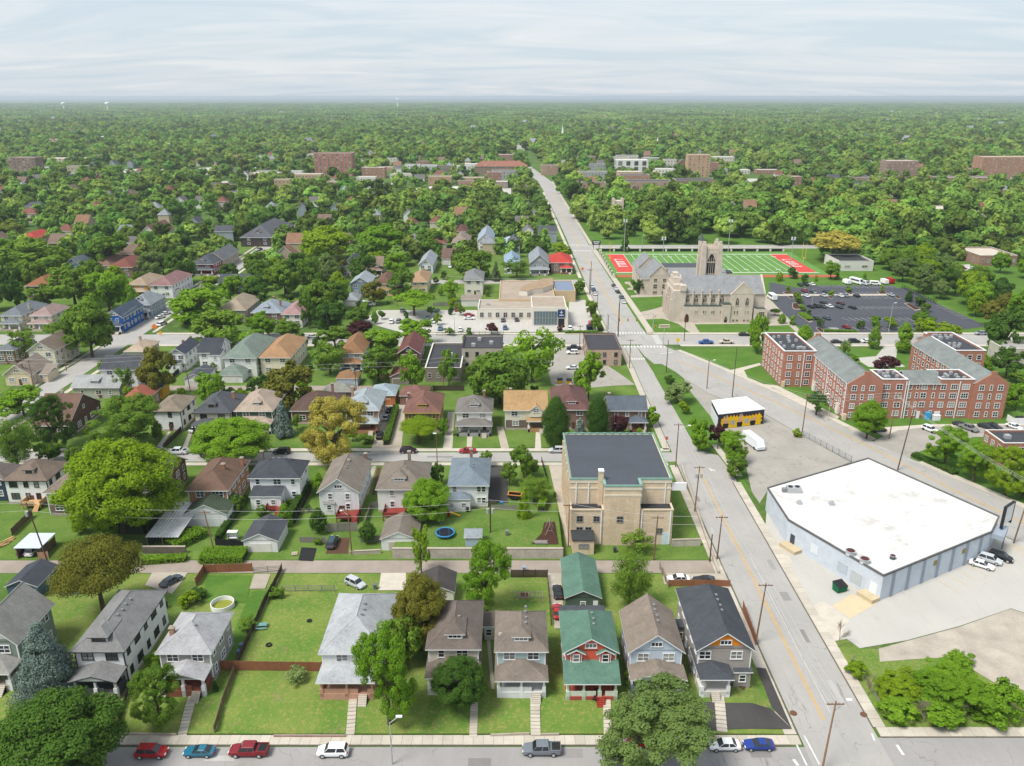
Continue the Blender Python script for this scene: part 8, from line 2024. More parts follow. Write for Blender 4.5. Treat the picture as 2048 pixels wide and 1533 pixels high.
def lettering(txt,parent,size,loc,m,rz=0.0):
  cu = bpy.data.curves.new('lettering', 'FONT'); cu.body = txt; cu.size = size; cu.align_x = 'CENTER'; cu.align_y = 'CENTER'; cu.extrude = .005
  tmp = bpy.data.objects.new('tmp',cu); COL.objects.link(tmp)
  me = bpy.data.meshes.new_from_object(tmp.evaluated_get(bpy.context.evaluated_depsgraph_get()))
  bpy.data.objects.remove(tmp); me.materials.clear(); me.materials.append(m)
  o = obj('lettering',me,parent,loc); o.rotation_euler = (R(90),0,rz)
  return o
t,pl = signpost('red stop sign at the middle street corner',(42.9,206.0), 'oct', 'c81e2a',2.6,.5)
lettering('STOP',pl,.34,(0,-.1,2.6),WHITE)
t,pl = signpost('orange and yellow arrow sign at the road fork',(53.6,206.5), 'sq', 'f0a020',2.2,.6)
t,pl = signpost('orange diamond road works sign on the side avenue',(-147.6,321.9), 'dia', 'f08030',2.4,1.3)
t,pl = signpost('yellow-orange road works sign by the corner lawn of the side avenue',(-143.2,316.8), 'dia', 'f0b030',1.2,.9)
t,pl = signpost('orange road works sign on the avenue before the church',(39.2,444.6), 'dia', 'ee7a2a',1.6,1.0)
t,pl = signpost('round yellow sign at the flats corner of the crossing',(64.3,300.6), 'oct', 'f0d020',3.0,.8)
# hanging signals over the crossing
for i,(x_,y_,l) in enumerate(((44,320.5, 'yellow traffic signal over the north crossing, left'),(47.5,320.5, 'yellow traffic signal over the north crossing, middle'),(51,320.5, 'yellow traffic signal over the north crossing, right'),(57,310, 'yellow traffic signal over the east arm of the crossing'),(42,309, 'yellow traffic signal over the west arm of the crossing'))):
  t = thing('traffic_light',l, 'traffic light',(x_,y_,5.2),0, 'traffic signals')
  MB().box(-.22,.22,-.2,.2,0,1.1).build('housing',plain(C('d8a030'),0.08),t)
  for k in range(3): MB().tube((0,-.2,.2 + .35 * k),(0,-.3,.2 + .35 * k),.13,.13,8).build('lens',DARK,t)
  MB().tube((0,0,1.1),(0,0,1.9),.03,.03,5).build('hanger',DARK,t)
b = MB(); b.tube((39,321,8.2),(47.5,320.5,7.1),.03,.03,4).tube((47.5,320.5,7.1),(58,321,8.2),.03,.03,4).tube((58,321,8.2),(57,310,7.1),.03,.03,4).tube((57,310,7.1),(59,302,8),.03,.03,4).tube((39,321,8.2),(42,309,7.1),.03,.03,4)
tag(b.build('signal_span_wire',DARK), 'dark span wire carrying the signals over the crossing', 'wire')
for x_,y_,l in ((39,321, 'signal pole at the clinic corner'),(58,321, 'signal pole at the church corner'),(59,302, 'signal pole at the flats corner')):
  t = thing('signal_pole',l, 'pole',(x_,y_,0)); MB().tube((0,0,0),(0,0,8.3),.14,.1,8).build('shaft',STEEL,t); MB().box(-.3,.3,-.3,.3,0,.3).build('base',CONC,t)

# ---------------------------------------------------------------- fences,walks,yard things
def zg(x, y):
  if -92 < x < 41.6 and 98.4 < y < 142.6: return zt(x,y)
  if -25 < x < 10.6 and 148.9 < y < 173: return zter(x,y)
  return 0.03
FP = {}
def panel_mesh(L, h, m, style):
  k = (round(L,2),round(h,2),m.name,style)
  if k in FP: return FP[k]
  b = MB()
  if style == 'board':
    n = max(4, int(L / .17))
    for i in range(n): b.box(i * L / n + .008,(i + 1) * L / n - .008,-.02 - .008 * (i % 2),.02,.05,h - .03 * ((i * 7) % 3) * .5)
    b.box(0,L,.02,.06,.3,.4); b.box(0,L,.02,.06,h - .4,h - .3)
  elif style == 'rail':
    for z in (.25,.6,.95,1.25):
      if z < h: b.box(0,L,-.02,.02,z,z + .1)
  else:
    for z in (.05,h - .06): b.box(0,L,-.025,.025,z,z + .05)
    for i in range(int(L / .25)): b.box(i * .25,i * .25 + .025,-.012,.012,.1,h - .06)
  FP[k] = b.mesh('fence_panel',[m]); return FP[k]
def fence(label,pts,h=1.8,m=WOOD,style='board',seg=2.4):
  t = thing('fence',label, 'fence',(pts[0][0],pts[0][1],0)); USED.add(label); o = Vector(pts[0])
  post = MB().box(-.06,.06,-.06,.06,-.3,h + .12).mesh('post',[m])
  for p, q in zip(pts, pts[1:]):
    p,q = Vector(p),Vector(q); d = q - p; L = d.length; n = max(1,int(round(L / seg))); a = math.atan2(d.y,d.x); me = panel_mesh(L / n,h,m,style)
    for i in range(n):
      c,e = p + d * (i / n),p + d * ((i + 1) / n)
      z0, z1 = zg(*c), zg(*e)
      w = obj('fence_panel',me,t,(c.x - o.x,c.y - o.y,z0)); w.rotation_euler = (0,-math.atan2(z1 - z0,L / n),a)
      obj('post',post,t,(c.x - o.x,c.y - o.y,z0))
    obj('post',post,t,(q.x - o.x,q.y - o.y,zg(*q)))
  return t
fence('red-brown board fence across the wide empty lawn',[(-50.7,111.8),(-31.8,111.4)],1.9,WOODR)
fence('low dark fence right of the long white house lawn',[(-60.4,98.6),(-61.6,104.6),(-62.2,107.8)],1.2,WOODD)
fence('brown fence between the small grey house and the empty lawn',[(-45.5,98.6),(-46.0,105.8),(-46.5,112.2)],1.4,WOOD)
fence('long dark fence beside the empty back lawn',[(-46.5,112.9),(-46.7,123.9),(-47.2,135.8),(-47.4,144.0)],1.5,WOODD)
fence('orange-brown fence along the alley behind the pool yard',[(-62.8,137.8),(-63.0,142.9),(-53.3,143.5)],1.9,WOODR)
fence('grey farm gate on the alley behind the pool yard',[(-52.8,142.7),(-47.4,143.5)],1.4,WOODG, 'rail')
fence('grey rail fence behind the empty back lawn',[(-45.1,135.7),(-34.8,135.8)],1.3,WOODG, 'rail')
fence('dark fence along the alley behind the pale blue foursquare house',[(-0.2,141.2),(7.2,141.2)],1.8,WOODD)
fence('dark rail fence beside the gravel drive',[(7.2,141.2),(7.1,123.9)],1.4,WOODD, 'rail')
fence('red-brown fence behind the orange-gabled house',[(31.1,137.9),(43.3,137.9)],1.5,WOODR)
fence('brown fence beside the side street along the orange-gabled house',[(43.9,130.4),(43.3,119.6)],1.8,WOODR)
fence('weathered rail fence left of the orange-gabled house',[(30.5,144.3),(31.0,137.2)],1.5,WOOD, 'rail')
fence('tall brown fence between the timber deck yard and the carport',[(-110.9,157.5),(-111.4,166.5)],1.9,WOOD)
fence('tan fence beside the white carport',[(-99.7,148.0),(-97.8,148.3)],1.7,plain(C('b89478'),0.15))
fence('grey board fence along the alley left of the minivan',[(-46.4,154.9),(-40.7,154.7)],1.4,WOODG)
fence('tall grey fence behind the minivan',[(-41.4,159.3),(-34.7,159.8)],2.2,WOODG)
fence('grey fence left of the brown-roofed garage',[(-33.1,154.9),(-28.7,155.1)],1.6,WOODG)
fence('grey fence up the yard of the white house with rear dormer',[(-33.1,155.5),(-33.5,170.3),(-30.9,171.1)],1.5,WOODG)
fence('grey rail fence of the red deck yard',[(-50.0,167.8),(-44.3,168.2)],1.4,WOODG, 'rail')
fence('black fence beside the white alley garage',[(-64.4,153.7),(-58.0,153.0)],1.6,DARK)
fence('black fence up the yard beside the orange brick house',[(-64.4,154.2),(-64.4,173.7)],1.6,DARK)
fence('dark hedge-like fence between two white houses',[(-49.6,163.0),(-49.7,185.7)],1.8,plain(C('2c3a24'),0.3))
fence('white picket fence of the house under repair',[(-15.3,167.9),(-11.0,167.3)],1.2,WHITE)
fence('grey low fence at the foot of the black driveway',[(-4.8,168.7),(1.1,168.7)],1.4,WOODG)
fence('black iron railing along the hall drive',[(7.9,196.0),(9.1,183.6)],1.5,DARK, 'iron')
fence('wire fence along the trailer lot edge',[(83.6,213.4),(90.6,196.3)],1.6,GREYM, 'iron')
fence('brown fence beside the white box house',[(-96.3,204.5),(-96.3,226.7)],1.6,WOODD)
fence('black fence behind the narrow white navy-roofed house',[(-117.2,263.9),(-118.0,278.0)],1.8,DARK)
fence('beige fence beside the maroon-roofed garage',[(-48.2,264.8),(-42.6,264.8)],1.8,plain(C('bfa080'),0.15))
fence('grey fence behind the long white garage',[(-36.6,365.8),(-24.0,367.7)],1.8,WOODG)
fence('black railing behind the clinic front hedge',[(-30.7,317.3),(-3.5,318.8)],1.4,DARK, 'iron')
fence('dark railing in front of the church car park woods',[(198.7,404.2),(199.2,370.1)],1.8,DARK, 'iron')
fence('thin wire fence round the corner grove',[(59.1,111.2),(58.9,102.1),(67.3,102.3)],.7,WOODG, 'rail')
fence('dark fence behind the rear lot',[(-26.1,251.6),(-15.9,251.6)],1.8,WOODD)
# front walks with steps
def walk(label, p0, p1, w, n, m=CONC):
  p0,p1 = Vector(p0),Vector(p1); t = struct(MB().box(-.05,.05,-.05,.05,-.1,0).build('front_walk',m,None,(p0.x,p0.y,zg(*p0)))); d = p1 - p0
  me = MB().box(-w / 2,w / 2,0,d.length / n * .97,-.5,.12).mesh('step',[m])
  for i in range(n):
    c = p0 + d * (i / n); obj('step',me,t,(c.x - p0.x,c.y - p0.y,zg(*(p0 + d * ((i + .8) / n))) - zg(*p0) + .02),math.atan2(d.y,d.x) - R(90))
for p0,p1,w,n in (((-50.3,97.8),(-51.3,106.0),1.35,14),((-24.7,98.2),(-25.7,107.6),1.3,14),((-5.9,97.8),(-6.0,104.0),1.2,12),((3.6,98.0),(3.7,106.8),1.5,14),((32.2,98.7),(33.7,108.7),1.6,14),((14.6,98.0),(15.3,106.6),1.2,12),((-66.8,103.1),(-68.1,107.6),2.0,6)):
  walk('', p0, p1, w, n)
# decks
def deck(label, ed, z, m, z0=0.1):
  cx,cy,W,D = ed; t = thing('deck',label, 'deck',(cx,cy,0)); USED.add(label)
  n = int(W / .5)
  MB().box(-W / 2,W / 2,-D / 2,D / 2,z - .25,z).build('deck_floor',m,t)
  for s in (-1,1):
    MB().box(s * W / 2 - .05,s * W / 2 + .05,-D / 2,D / 2,z,z + .95).build('railing',m,t)
    for sy in (-1,1): MB().box(-.1,.1,-.1,.1,0,z + 1.05).build('post',m,t,(s * (W / 2 - .05),sy * (D / 2 - .05),0))
  MB().box(-W / 2,W / 2 - 1.3,-D / 2 - .05,-D / 2 + .05,z,z + .95).build('railing',m,t)
  steps(t,W / 2 - .7,-D / 2 - 1.4,-D / 2,0.05,z,1.2,m)
REDW = plain(C('8d4038'),0.15,key='red_deck_wood')
deck('red timber deck behind the house with tan roof',(-37.7,165.4,4.8,4.0),1.3,REDW)
deck('red-brown timber deck behind the white house with rear dormer',(-27.1,166.3,5.0,4.1),1.3,REDW)
deck('raw timber deck behind the white house at the left edge',(-113.5,171.4,4.4,3.0),1.2,plain(C('d0a878'),0.12))
deck('red back steps and landing of the white house with rear wing',(-55.8,169.5,3.6,2.5),.9,REDW)
# yard furniture
x_, y_ = (-14.5,154.1)
t = thing('trampoline', 'round blue trampoline with net poles on the raised yard', 'trampoline',(x_,y_,zg(x_,y_)))
b = MB(); n = 20
for i in range(n):
  a0,a1 = 2 * math.pi * i / n,2 * math.pi * (i + 1) / n
  b.tube((2 * math.cos(a0),2 * math.sin(a0),.8),(2 * math.cos(a1),2 * math.sin(a1),.8),.16,.16,5,cap=False)
b.build('rim_pad',plain(C('3f8fc8'),0.1),t); MB().tube((0,0,.74),(0,0,.78),1.95,1.95,20).build('mat',plain(C('1f2330'),0.1),t)
for i in range(6): a = i * R(60); MB().tube((2 * math.cos(a),2 * math.sin(a),0),(2 * math.cos(a),2 * math.sin(a),2.6),.04,.04,5).build('net_pole',plain(C('3f7f9a'),0.1),t)
for i in range(4): a = i * R(90) + .4; MB().tube((1.9 * math.cos(a),1.9 * math.sin(a),0),(1.9 * math.cos(a),1.9 * math.sin(a),.8),.04,.04,5).build('leg',STEEL,t)
x_, y_ = (8.2,155.6)
sheet('mulch_patch',[(7.2,159.7),(9.6,160.1),(9.9,150.4),(4.1,150.4),(6.5,155.1)],2.3,M_MULCH)
t = thing('swing_set', 'timber A-frame swing set on the mulch patch', 'swing set',(x_,y_,2.2))
for s in (-1,1): 
  for q in (-1,1): MB().tube((q * 1.0,s * 1.5,0),(0,s * 1.5,2.6),.07,.07,6).build('leg',WOODG,t)
MB().tube((0,-1.7,2.6),(0,1.7,2.6),.07,.07,6).build('top_beam',WOODG,t); MB().box(-.6,.6,-1.55,-1.45,1.1,1.2).build('brace',WOODG,t)
MB().box(-.2,.2,-.25,.25,.5,.56).tube((0,-.22,.56),(0,-.22,2.6),.015,.015,4).tube((0,.22,.56),(0,.22,2.6),.015,.015,4).build('swing_seat',DARK,t)
x_, y_ = (-13.0,163.6)
t = thing('play_slide', 'small yellow slide on the lawn behind the house under repair', 'slide',(x_,y_,zg(x_,y_)))
MB().add([(-1.2,-.3,1.1),(1.2,-.3,.1),(1.2,.3,.1),(-1.2,.3,1.1),(-1.2,-.3,1.0),(1.2,-.3,0),(1.2,.3,0),(-1.2,.3,1.0)],[(0,1,2,3),(7,6,5,4),(0,4,5,1),(2,6,7,3)]).build('chute',plain(C('f2c020'),0.05),t)
MB().box(-2.4,-1.2,-.6,.6,0,1.0).build('platform',plain(C('8d2a2a'),0.1),t)
x_, y_ = (0.7,175.4)
t = thing('dump_trailer', 'black tipping trailer with orange rim beside the black driveway', 'trailer',(x_,y_,.05),R(-12))
MB().box(-1.6,1.6,-.9,.9,.55,.65).box(-1.6,1.6,-.9,-.82,.65,1.2).box(-1.6,1.6,.82,.9,.65,1.2).box(-1.6,-1.52,-.82,.82,.65,1.2).box(1.52,1.6,-.82,.82,.65,1.2).build('bed',DARK,t)
MB().box(-1.7,1.7,-1,-.82,1.2,1.35).box(-1.7,1.7,.82,1,1.2,1.35).box(-1.7,-1.5,-.82,.82,1.2,1.35).box(1.5,1.7,-.82,.82,1.2,1.35).build('rim',plain(C('d8904a'),0.1),t)
for sx in (-.45,.45):
  for s in (-1,1): MB().tube((sx,s * .92,.35),(sx,s * 1.12,.35),.35,.35,10).build('wheel',RUBBER,t)
MB().tube((-1.6,0,.5),(-2.8,0,.45),.06,.06,6).build('tow_bar',DARK,t)
x_, y_ = (-54.7,129.8)
t = thing('swimming_pool', 'round white above-ground pool with yellow-green water', 'pool',(x_,y_,zg(x_,y_)))
b = MB(); n = 28; r0 = 2.15
for i in range(n):
  a0,a1 = 2 * math.pi * i / n,2 * math.pi * (i + 1) / n; c0,s0,c1,s1 = math.cos(a0),math.sin(a0),math.cos(a1),math.sin(a1)
  b.add([(r0 * c0,r0 * s0,-.2),(r0 * c1,r0 * s1,-.2),(r0 * c1,r0 * s1,1.0),(r0 * c0,r0 * s0,1.0),(2.03 * c0,2.03 * s0,1.0),(2.03 * c1,2.03 * s1,1.0),(2.03 * c1,2.03 * s1,-.2),(2.03 * c0,2.03 * s0,-.2)],[(0,1,2,3),(3,2,5,4),(4,5,6,7)])
b.build('pool_wall',WHITE,t); MB().tube((0,0,-.1),(0,0,.12),2.03,2.03,28).build('water',plain(C('8a9038'),0.2,0.8,rough=.3),t)
x_, y_ = (-45.4,123.2)
t = thing('picnic_table', 'pale teal picnic table by the long dark fence', 'picnic table',(x_,y_,zg(x_,y_)),R(5)); pm_ = plain(C('6f9aa0'),0.1)
for k in (-.3,0,.3): MB().box(-1.0,1.0,k - .13,k + .13,.72,.77).build('table_plank',pm_,t)
for s in (-1,1):
  MB().box(-1.0,1.0,s * .75 - .14,s * .75 + .14,.42,.47).build('bench',pm_,t); MB().box(s * .75 - .05,s * .75 + .05,-.8,.8,.02,.1).box(s * .75 - .05,s * .75 + .05,-.06,.06,.1,.72).build('leg',pm_,t)
for i,(p,l,rr_) in enumerate((((-42.7,118.2), 'old tyre lying on the empty back lawn, left one',.42),((-37.2,125.1), 'dark tyre lying on the empty back lawn, right one',.35))):
  b = MB()
  for k in range(12): a0,a1 = k * R(30),(k + 1) * R(30); b.tube((rr_ * math.cos(a0),rr_ * math.sin(a0),.14),(rr_ * math.cos(a1),rr_ * math.sin(a1),.14),.15,.15,6,cap=False)
  tag(b.build('old_tyre',RUBBER,None,(*p,zg(*p) + .03)),l, 'tyre')
def bin_(label,p,col,s=1.0,name='wheelie_bin'):
  t = thing(name,label, 'bin',(p[0],p[1],zg(*p) + .04)); USED.add(label); m = plain(C(col),0.1)
  MB().add([(-.25 * s,-.3 * s,0),(.25 * s,-.3 * s,0),(.25 * s,.3 * s,0),(-.25 * s,.3 * s,0),(-.32 * s,-.38 * s,1.0 * s),(.32 * s,-.38 * s,1.0 * s),(.32 * s,.38 * s,1.0 * s),(-.32 * s,.38 * s,1.0 * s)],[(3,2,1,0),(0,1,5,4),(1,2,6,5),(2,3,7,6),(3,0,4,7)]).build('body',m,t)
  MB().box(-.36 * s,.36 * s,-.42 * s,.42 * s,1.0 * s,1.1 * s).build('lid',m,t)
for p,c,l in (((-64.2,113.9), '3a3d42', 'dark wheelie bin right of the long white house'),((-65.3,129.4), '2d2a3a', 'dark wheelie bin behind the long white house'),((-47.1,117.2), '6f7f95', 'blue-grey wheelie bin beside the small grey house fence'),((-47.0,115.4), '5f7088', 'blue-grey wheelie bin nearer the red-brown fence'),((-50.0,110.4), '22304a', 'navy wheelie bin beside the small grey house porch'),((-27.0,136.7), '6a7078', 'grey wheelie bin behind the broad white house'),((2.5,143.5), '8fa0b5', 'pale blue wheelie bin in the alley'),((-1.1,154.3), '7a8088', 'grey wheelie bin on top of the retaining wall'),((30.1,110.9), '8a8f98', 'grey wheelie bin between the last two front houses'),((22.0,150.9), '3f4550', 'dark wheelie bin against the tan brick hall'),((-10.3,167.0), '2a2d33', 'black bin behind the house under repair'),((-2.5,171.4), '2f7fc0', 'blue drum with yellow lid on the black driveway')):
  bin_(l, p, c)
def skip(label, p, deg, col, s=1.0):
  t = thing('dumpster',label, 'dumpster',(p[0],p[1],.07),R(deg)); USED.add(label); m = plain(C(col),0.15)
  MB().add([(-.9 * s,-.7 * s,.1),(.9 * s,-.7 * s,.1),(.9 * s,.6 * s,.1),(-.9 * s,.6 * s,.1),(-.95 * s,-.8 * s,1.1 * s),(.95 * s,-.8 * s,1.1 * s),(.95 * s,.75 * s,1.5 * s),(-.95 * s,.75 * s,1.5 * s)],[(3,2,1,0),(0,1,5,4),(1,2,6,5),(2,3,7,6),(3,0,4,7)]).build('body',m,t)
  for q in (-.48,.48): MB().add([(q * s - .46 * s,-.85 * s,1.12 * s),(q * s + .46 * s,-.85 * s,1.12 * s),(q * s + .46 * s,.78 * s,1.52 * s),(q * s - .46 * s,.78 * s,1.52 * s),(q * s - .46 * s,-.85 * s,1.18 * s),(q * s + .46 * s,-.85 * s,1.18 * s),(q * s + .46 * s,.78 * s,1.58 * s),(q * s - .46 * s,.78 * s,1.58 * s)],[(0,1,5,4),(1,2,6,5),(2,3,7,6),(3,0,4,7),(4,5,6,7)]).build('lid',DARK,t)
skip('green dumpster in the warehouse lot',(64.6,136.6),20, '1f6a48',1.2)
skip('yellow dumpster behind the golden-roofed house, left',(16.3,259.2),0, 'd8a820'); skip('yellow dumpster behind the golden-roofed house, right',(19.4,258.7),0, 'd8a820'); skip('blue dumpster behind the golden-roofed house',(22.1,259.6),0, '2f6fc0')
skip('dark blue dumpster at the clinic corner',(32.5,325.8),20, '1f3050',1.3)
skip('green dumpster inside the white enclosure of the flats lot',(151.8,223.6),0, '2a5a40',1.2)
def hedge(label,p0,p1,w,h,m='hedge',z=None):
  p0,p1 = Vector(p0),Vector(p1); d = p1 - p0; L = d.length; rg = np.random.default_rng(int(L * 97)); n = int(L * (w + 2 * h) * 42)
  P = np.stack([rg.random(n) * L,(rg.random(n) - .5) * w,rg.random(n) * h],1)
  ax = rg.integers(0,3,n); P[ax == 0,1] = np.sign(P[ax == 0,1]) * w / 2; P[ax > 0,2] = h * rg.uniform(.85,1.05,(ax > 0).sum())
  N = np.zeros((n,3)); N[ax == 0,1] = np.sign(P[ax == 0,1]); N[ax > 0,2] = 1; N += rg.normal(size=(n,3)) * .5
  P += rg.normal(size=(n, 3)) * .07
  t = thing('hedge',label, 'hedge',(p0.x,p0.y,(zg(*p0) if z is None else z)),math.atan2(d.y,d.x)); USED.add(label)
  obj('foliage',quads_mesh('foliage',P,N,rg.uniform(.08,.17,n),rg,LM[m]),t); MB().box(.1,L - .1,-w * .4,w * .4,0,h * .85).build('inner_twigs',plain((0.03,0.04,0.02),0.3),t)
hedge('clipped box hedge in front of the coral house porch',(9.3,108.6),(13.9,108.5),1.2,1.0)
hedge('tall dark hedge between orange brick house and white house yard',(-64.6,155.5),(-64.3,174.6),1.2,1.5, 'dark')
hedge('dark hedge right of the white house with red rear steps',(-51.2,163.8),(-50.9,180.9),1.4,2.0, 'dark')
hedge('leafy hedge between the two drives of the middle street',(-35.2,207.1),(-36.0,234.5),1.6,1.8, 'mid')
hedge('dense ivy bank beside the alley below the slim pole',(-65.5,148.2),(-56.2,148.5),4.5,1.6, 'bright')
hedge('green scrub bank below the lean-to wall',(-77.3,146.6),(-68.4,147.8),2.0,1.2, 'bright')
hedge('dark ivy thicket between the huge lime tree and the lean-to',(-84.8,158.4),(-84.4,164.6),7,2.6, 'dark')
hedge('scrub in front of the white garden shed',(-73.5,151.9),(-68.8,158.4),3.5,1.8, 'bright')
hedge('clipped hedge row along the cross street before the clinic',(21.8,320.4),(35.2,320.9),1.4,1.0, 'hedge')
hedge('long hedge beside the clinic car park drive',(36.1,352.6),(37.0,323.2),2.0,1.6, 'mid')
hedge('small clipped hedge before the white foursquare house',(-17.0,214.3),(-13.6,214.3),1.2,.9); hedge('small clipped hedge right of the foursquare porch steps',(-10.4,214.6),(-6.4,214.8),1.2,.9)
hedge('long green hedge right of the tan hall drive',(6.7,167.3),(8.0,174.8),1.6,1.5, 'bright'); hedge('roadside scrub by the flats lot trees',(109.1,200.3),(114.5,188.3),2.2,1.0, 'dark')
hedge('tall hedge left of the clinic car park',(-65.6,324.5),(-67.9,365.1),3.0,2.5, 'mid'); hedge('planted bed by the church car park entrance',(129.4,351.1),(129.8,340.2),3.0,1.0, 'bright'); hedge('low planting along the front of the church car park',(129.7,323.5),(142.9,322.0),1.6,.8, 'bright')
hedge('clipped hedge at the parish hall wall',(63.6,417.1),(63.7,392.9),3.0,1.6, 'hedge'); hedge('low shrubs along the church front wall',(78.8,340.4),(89.3,339.7),2.0,1.0, 'dark')
# kerbed planting islands in the church car park
for i,pts in enumerate(([(134.6,393.8),(137.8,396.2),(140.2,391.9),(138.7,390.1),(134.7,390.6)],[(132.3,371.8),(134.6,372.6),(133.4,359.6),(129.3,359.6),(129.6,363.6)],[(127.7,350.4),(130.2,351.1),(130.4,338.8),(128.3,336.9)],[(128.0,328.5),(129.9,329.2),(130.0,324.5),(128.2,320.4),(127.3,323.2)],[(165.9,394.3),(168.3,395.1),(168.7,390.6),(166.6,389.2)],[(182.1,395.1),(186.2,395.5),(186.2,390.6),(181.4,390.3)],[(184.9,371.4),(187.2,371.8),(186.8,358.8),(183.7,357.6)],[(186.9,387.4),(189.1,388.3),(187.8,381.2),(185.8,379.9)],[(154.1,385.6),(155.7,385.9),(155.1,380.6),(153.5,379.9)],[(134.5,385.9),(136.7,386.5),(136.2,381.2),(134.3,380.3)])):
  c = Vector((sum(p[0] for p in pts) / len(pts),sum(p[1] for p in pts) / len(pts)))
  o = struct(MB().prism([(p[0] - c.x,p[1] - c.y) for p in pts],0,.2).build('planting_island',CURB,None,(c.x,c.y,.03)))
  MB().prism([((p[0] - c.x) * .86,(p[1] - c.y) * .86) for p in pts],.2,.26).build('mulch',M_MULCH,o)
b = MB(); sheet('car_park_path',[(129.0,390.1),(185.4,390.6),(184.8,387.4),(127.9,386.5)],.08,CONC)
# white enclosure,black yard,playground,monument
t = thing('white_enclosure', 'white fenced bin enclosure beside the flats lot', 'enclosure',(*(149.0,222.4),0))
for k in range(4): MB().box(k * 1.6,k * 1.6 + 1.55,-.06,.06,0,2.0).build('fence_panel',WHITE,t)
for k in range(2): MB().box(-.06,.06,k * 1.6,k * 1.6 + 1.55,0,2.0).build('fence_panel',WHITE,t)
sheet('black_sheeting',[(-44.9,147.5),(-45.5,152.6),(-42.2,152.3),(-41.8,147.2)],.2,plain(C('2a2a2c'),0.35,1.5,6.0))
t = thing('wooden_pallet', 'pale wooden pallet on the black ground sheeting', 'pallet',(*(-46.3,149.9),.22),R(12))
for k in range(5): MB().box(-.6,.6,-.6 + k * .28,-.48 + k * .28,.12,.15).build('slat',plain(C('d0c0b0'),0.1),t)
for k in (-.55,0,.45): MB().box(k,k + .1,-.6,.64,0,.12).build('bearer',plain(C('c0b0a0'),0.1),t)
t = thing('playground', 'blue and yellow playground with slide beside the car park woods', 'playground',(*(211.8,345.0),0))
for x_,y_ in ((-3,-1.5),(-3,1.5),(0,-1.5),(0,1.5),(3,-1.5),(3,1.5)): MB().tube((x_,y_,0),(x_,y_,3.4),.1,.1,6).build('post',plain(C('2f6fb8'),0.05),t)
MB().box(-3.1,0.1,-1.6,1.6,1.4,1.55).build('platform',plain(C('2a5a9a'),0.05),t); MB().box(0.1,3.1,-1.6,1.6,1.0,1.15).build('platform',plain(C('e0b030'),0.05),t)
obj('canopy',roof_mesh('hip',3.8,3.8,.7,3.4,[plain(C('e8c030'),0.05),plain(C('e8c030'),0.05)]),t,(-1.5,0,0))
MB().add([(3.0,-.5,1.1),(6.2,-.5,.2),(6.2,.5,.2),(3.0,.5,1.1),(3.0,-.5,1.0),(6.2,-.5,.1),(6.2,.5,.1),(3.0,.5,1.0)],[(0,1,2,3),(7,6,5,4),(0,4,5,1),(2,6,7,3)]).build('slide',plain(C('58b8e8'),0.05),t)
t = thing('shade_canopy', 'pale flat shade canopy on posts behind the playground', 'canopy',(*(220.2,366.7),0))
MB().box(-4.5,4.5,-2.6,2.6,3.0,3.15).build('roof',plain(C('c9c2b5'),0.06),t)
for sx in (-1,1):
  for sy in (-1,1): MB().tube((sx * 4,sy * 2.2,0),(sx * 4,sy * 2.2,3),.09,.09,6).build('post',STEEL,t)
t = thing('stone_sign', 'low pale stone sign on the church corner lawn', 'sign',(*(64.3,329.1),0),R(8))
MB().box(-2.2,2.2,-.3,.3,0,1.4).build('slab_face',STT,t); MB().box(-2.5,2.5,-.5,.5,-.1,.25).build('base',CONC,t); MB().box(-1.7,1.7,-.33,-.3,.7,1.05).build('inscription',plain(C('9a8a78'),0.1),t)
# small lots of clutter
rk = random.Random(21)
t = thing('timber_pile', 'pile of sawn timber beside the tall brown fence', 'timber pile',(*(-110.7,154.2),.05))
for k in range(14): MB().box(-1.8,1.8,-.1,.1,0,.12).build('plank',plain(C('cfa878'),0.15),t,(rk.uniform(-.5,.5),rk.uniform(-1.5,1.5),.12 * (k // 4)),R(rk.uniform(50,75)))
t = thing('log_pile', 'stack of grey logs at the edge of the retaining wall', 'log pile',(*(6.1,151.0),2.25))
for k in range(9): MB().tube((-1.4,0,0),(1.4,0,0),.13,.13,7).build('log',WOODG,t,(rk.uniform(-.2,.2),(k % 5) * .28 - .6,.14 + .24 * (k // 5)))
t = thing('garden_sofa', 'white garden swing seat on the lawn beside the white alley garage', 'garden seat',(*(-61.4,156.2),.05))
MB().box(-1,1,-.4,.4,.4,.55).build('seat',WHITE,t); MB().box(-1,1,.3,.42,.55,1.1).build('backrest',WHITE,t); MB().box(-1.1,1.1,-.55,.55,1.9,2.0).build('canopy',WHITE,t)
for s in (-1,1): MB().box(-.04,.04,-.5,.5,0,1.9).build('side_frame',STEEL,t,(s * 1.05,0,0))
t = thing('garden_bed', 'square timber garden bed on the lawn behind the pale blue foursquare house', 'garden bed',(*(2.4,133.7),zg(*(2.4,133.7))))
for s in (-1,1): MB().box(-.9,.9,s * .8 - .05,s * .8 + .05,0,.4).build('board',plain(C('c9a890'),0.1),t); MB().box(s * .85 - .05,s * .85 + .05,-.75,.75,0,.4).build('board',plain(C('c9a890'),0.1),t)
MB().box(-.8,.8,-.75,.75,0,.3).build('soil',M_SOIL,t)
t = thing('pergola', 'low open timber trellis behind the pale blue foursquare house', 'trellis',(*(3.1,131.8),zg(*(3.1,131.8))))
for k in range(6): MB().box(-.05,.05,-.9,.9,1.6,1.68).build('rafter',WOODG,t,(-2.6 + k * 1.05,0,0))
for s in (-1,1):
  MB().box(-2.8,2.8,s * .8 - .05,s * .8 + .05,1.5,1.6).build('beam',WOODG,t)
  for q in (-1,1): MB().box(-.06,.06,-.06,.06,-.1,1.5).build('post',WOODG,t,(q * 2.6,s * .8,0))

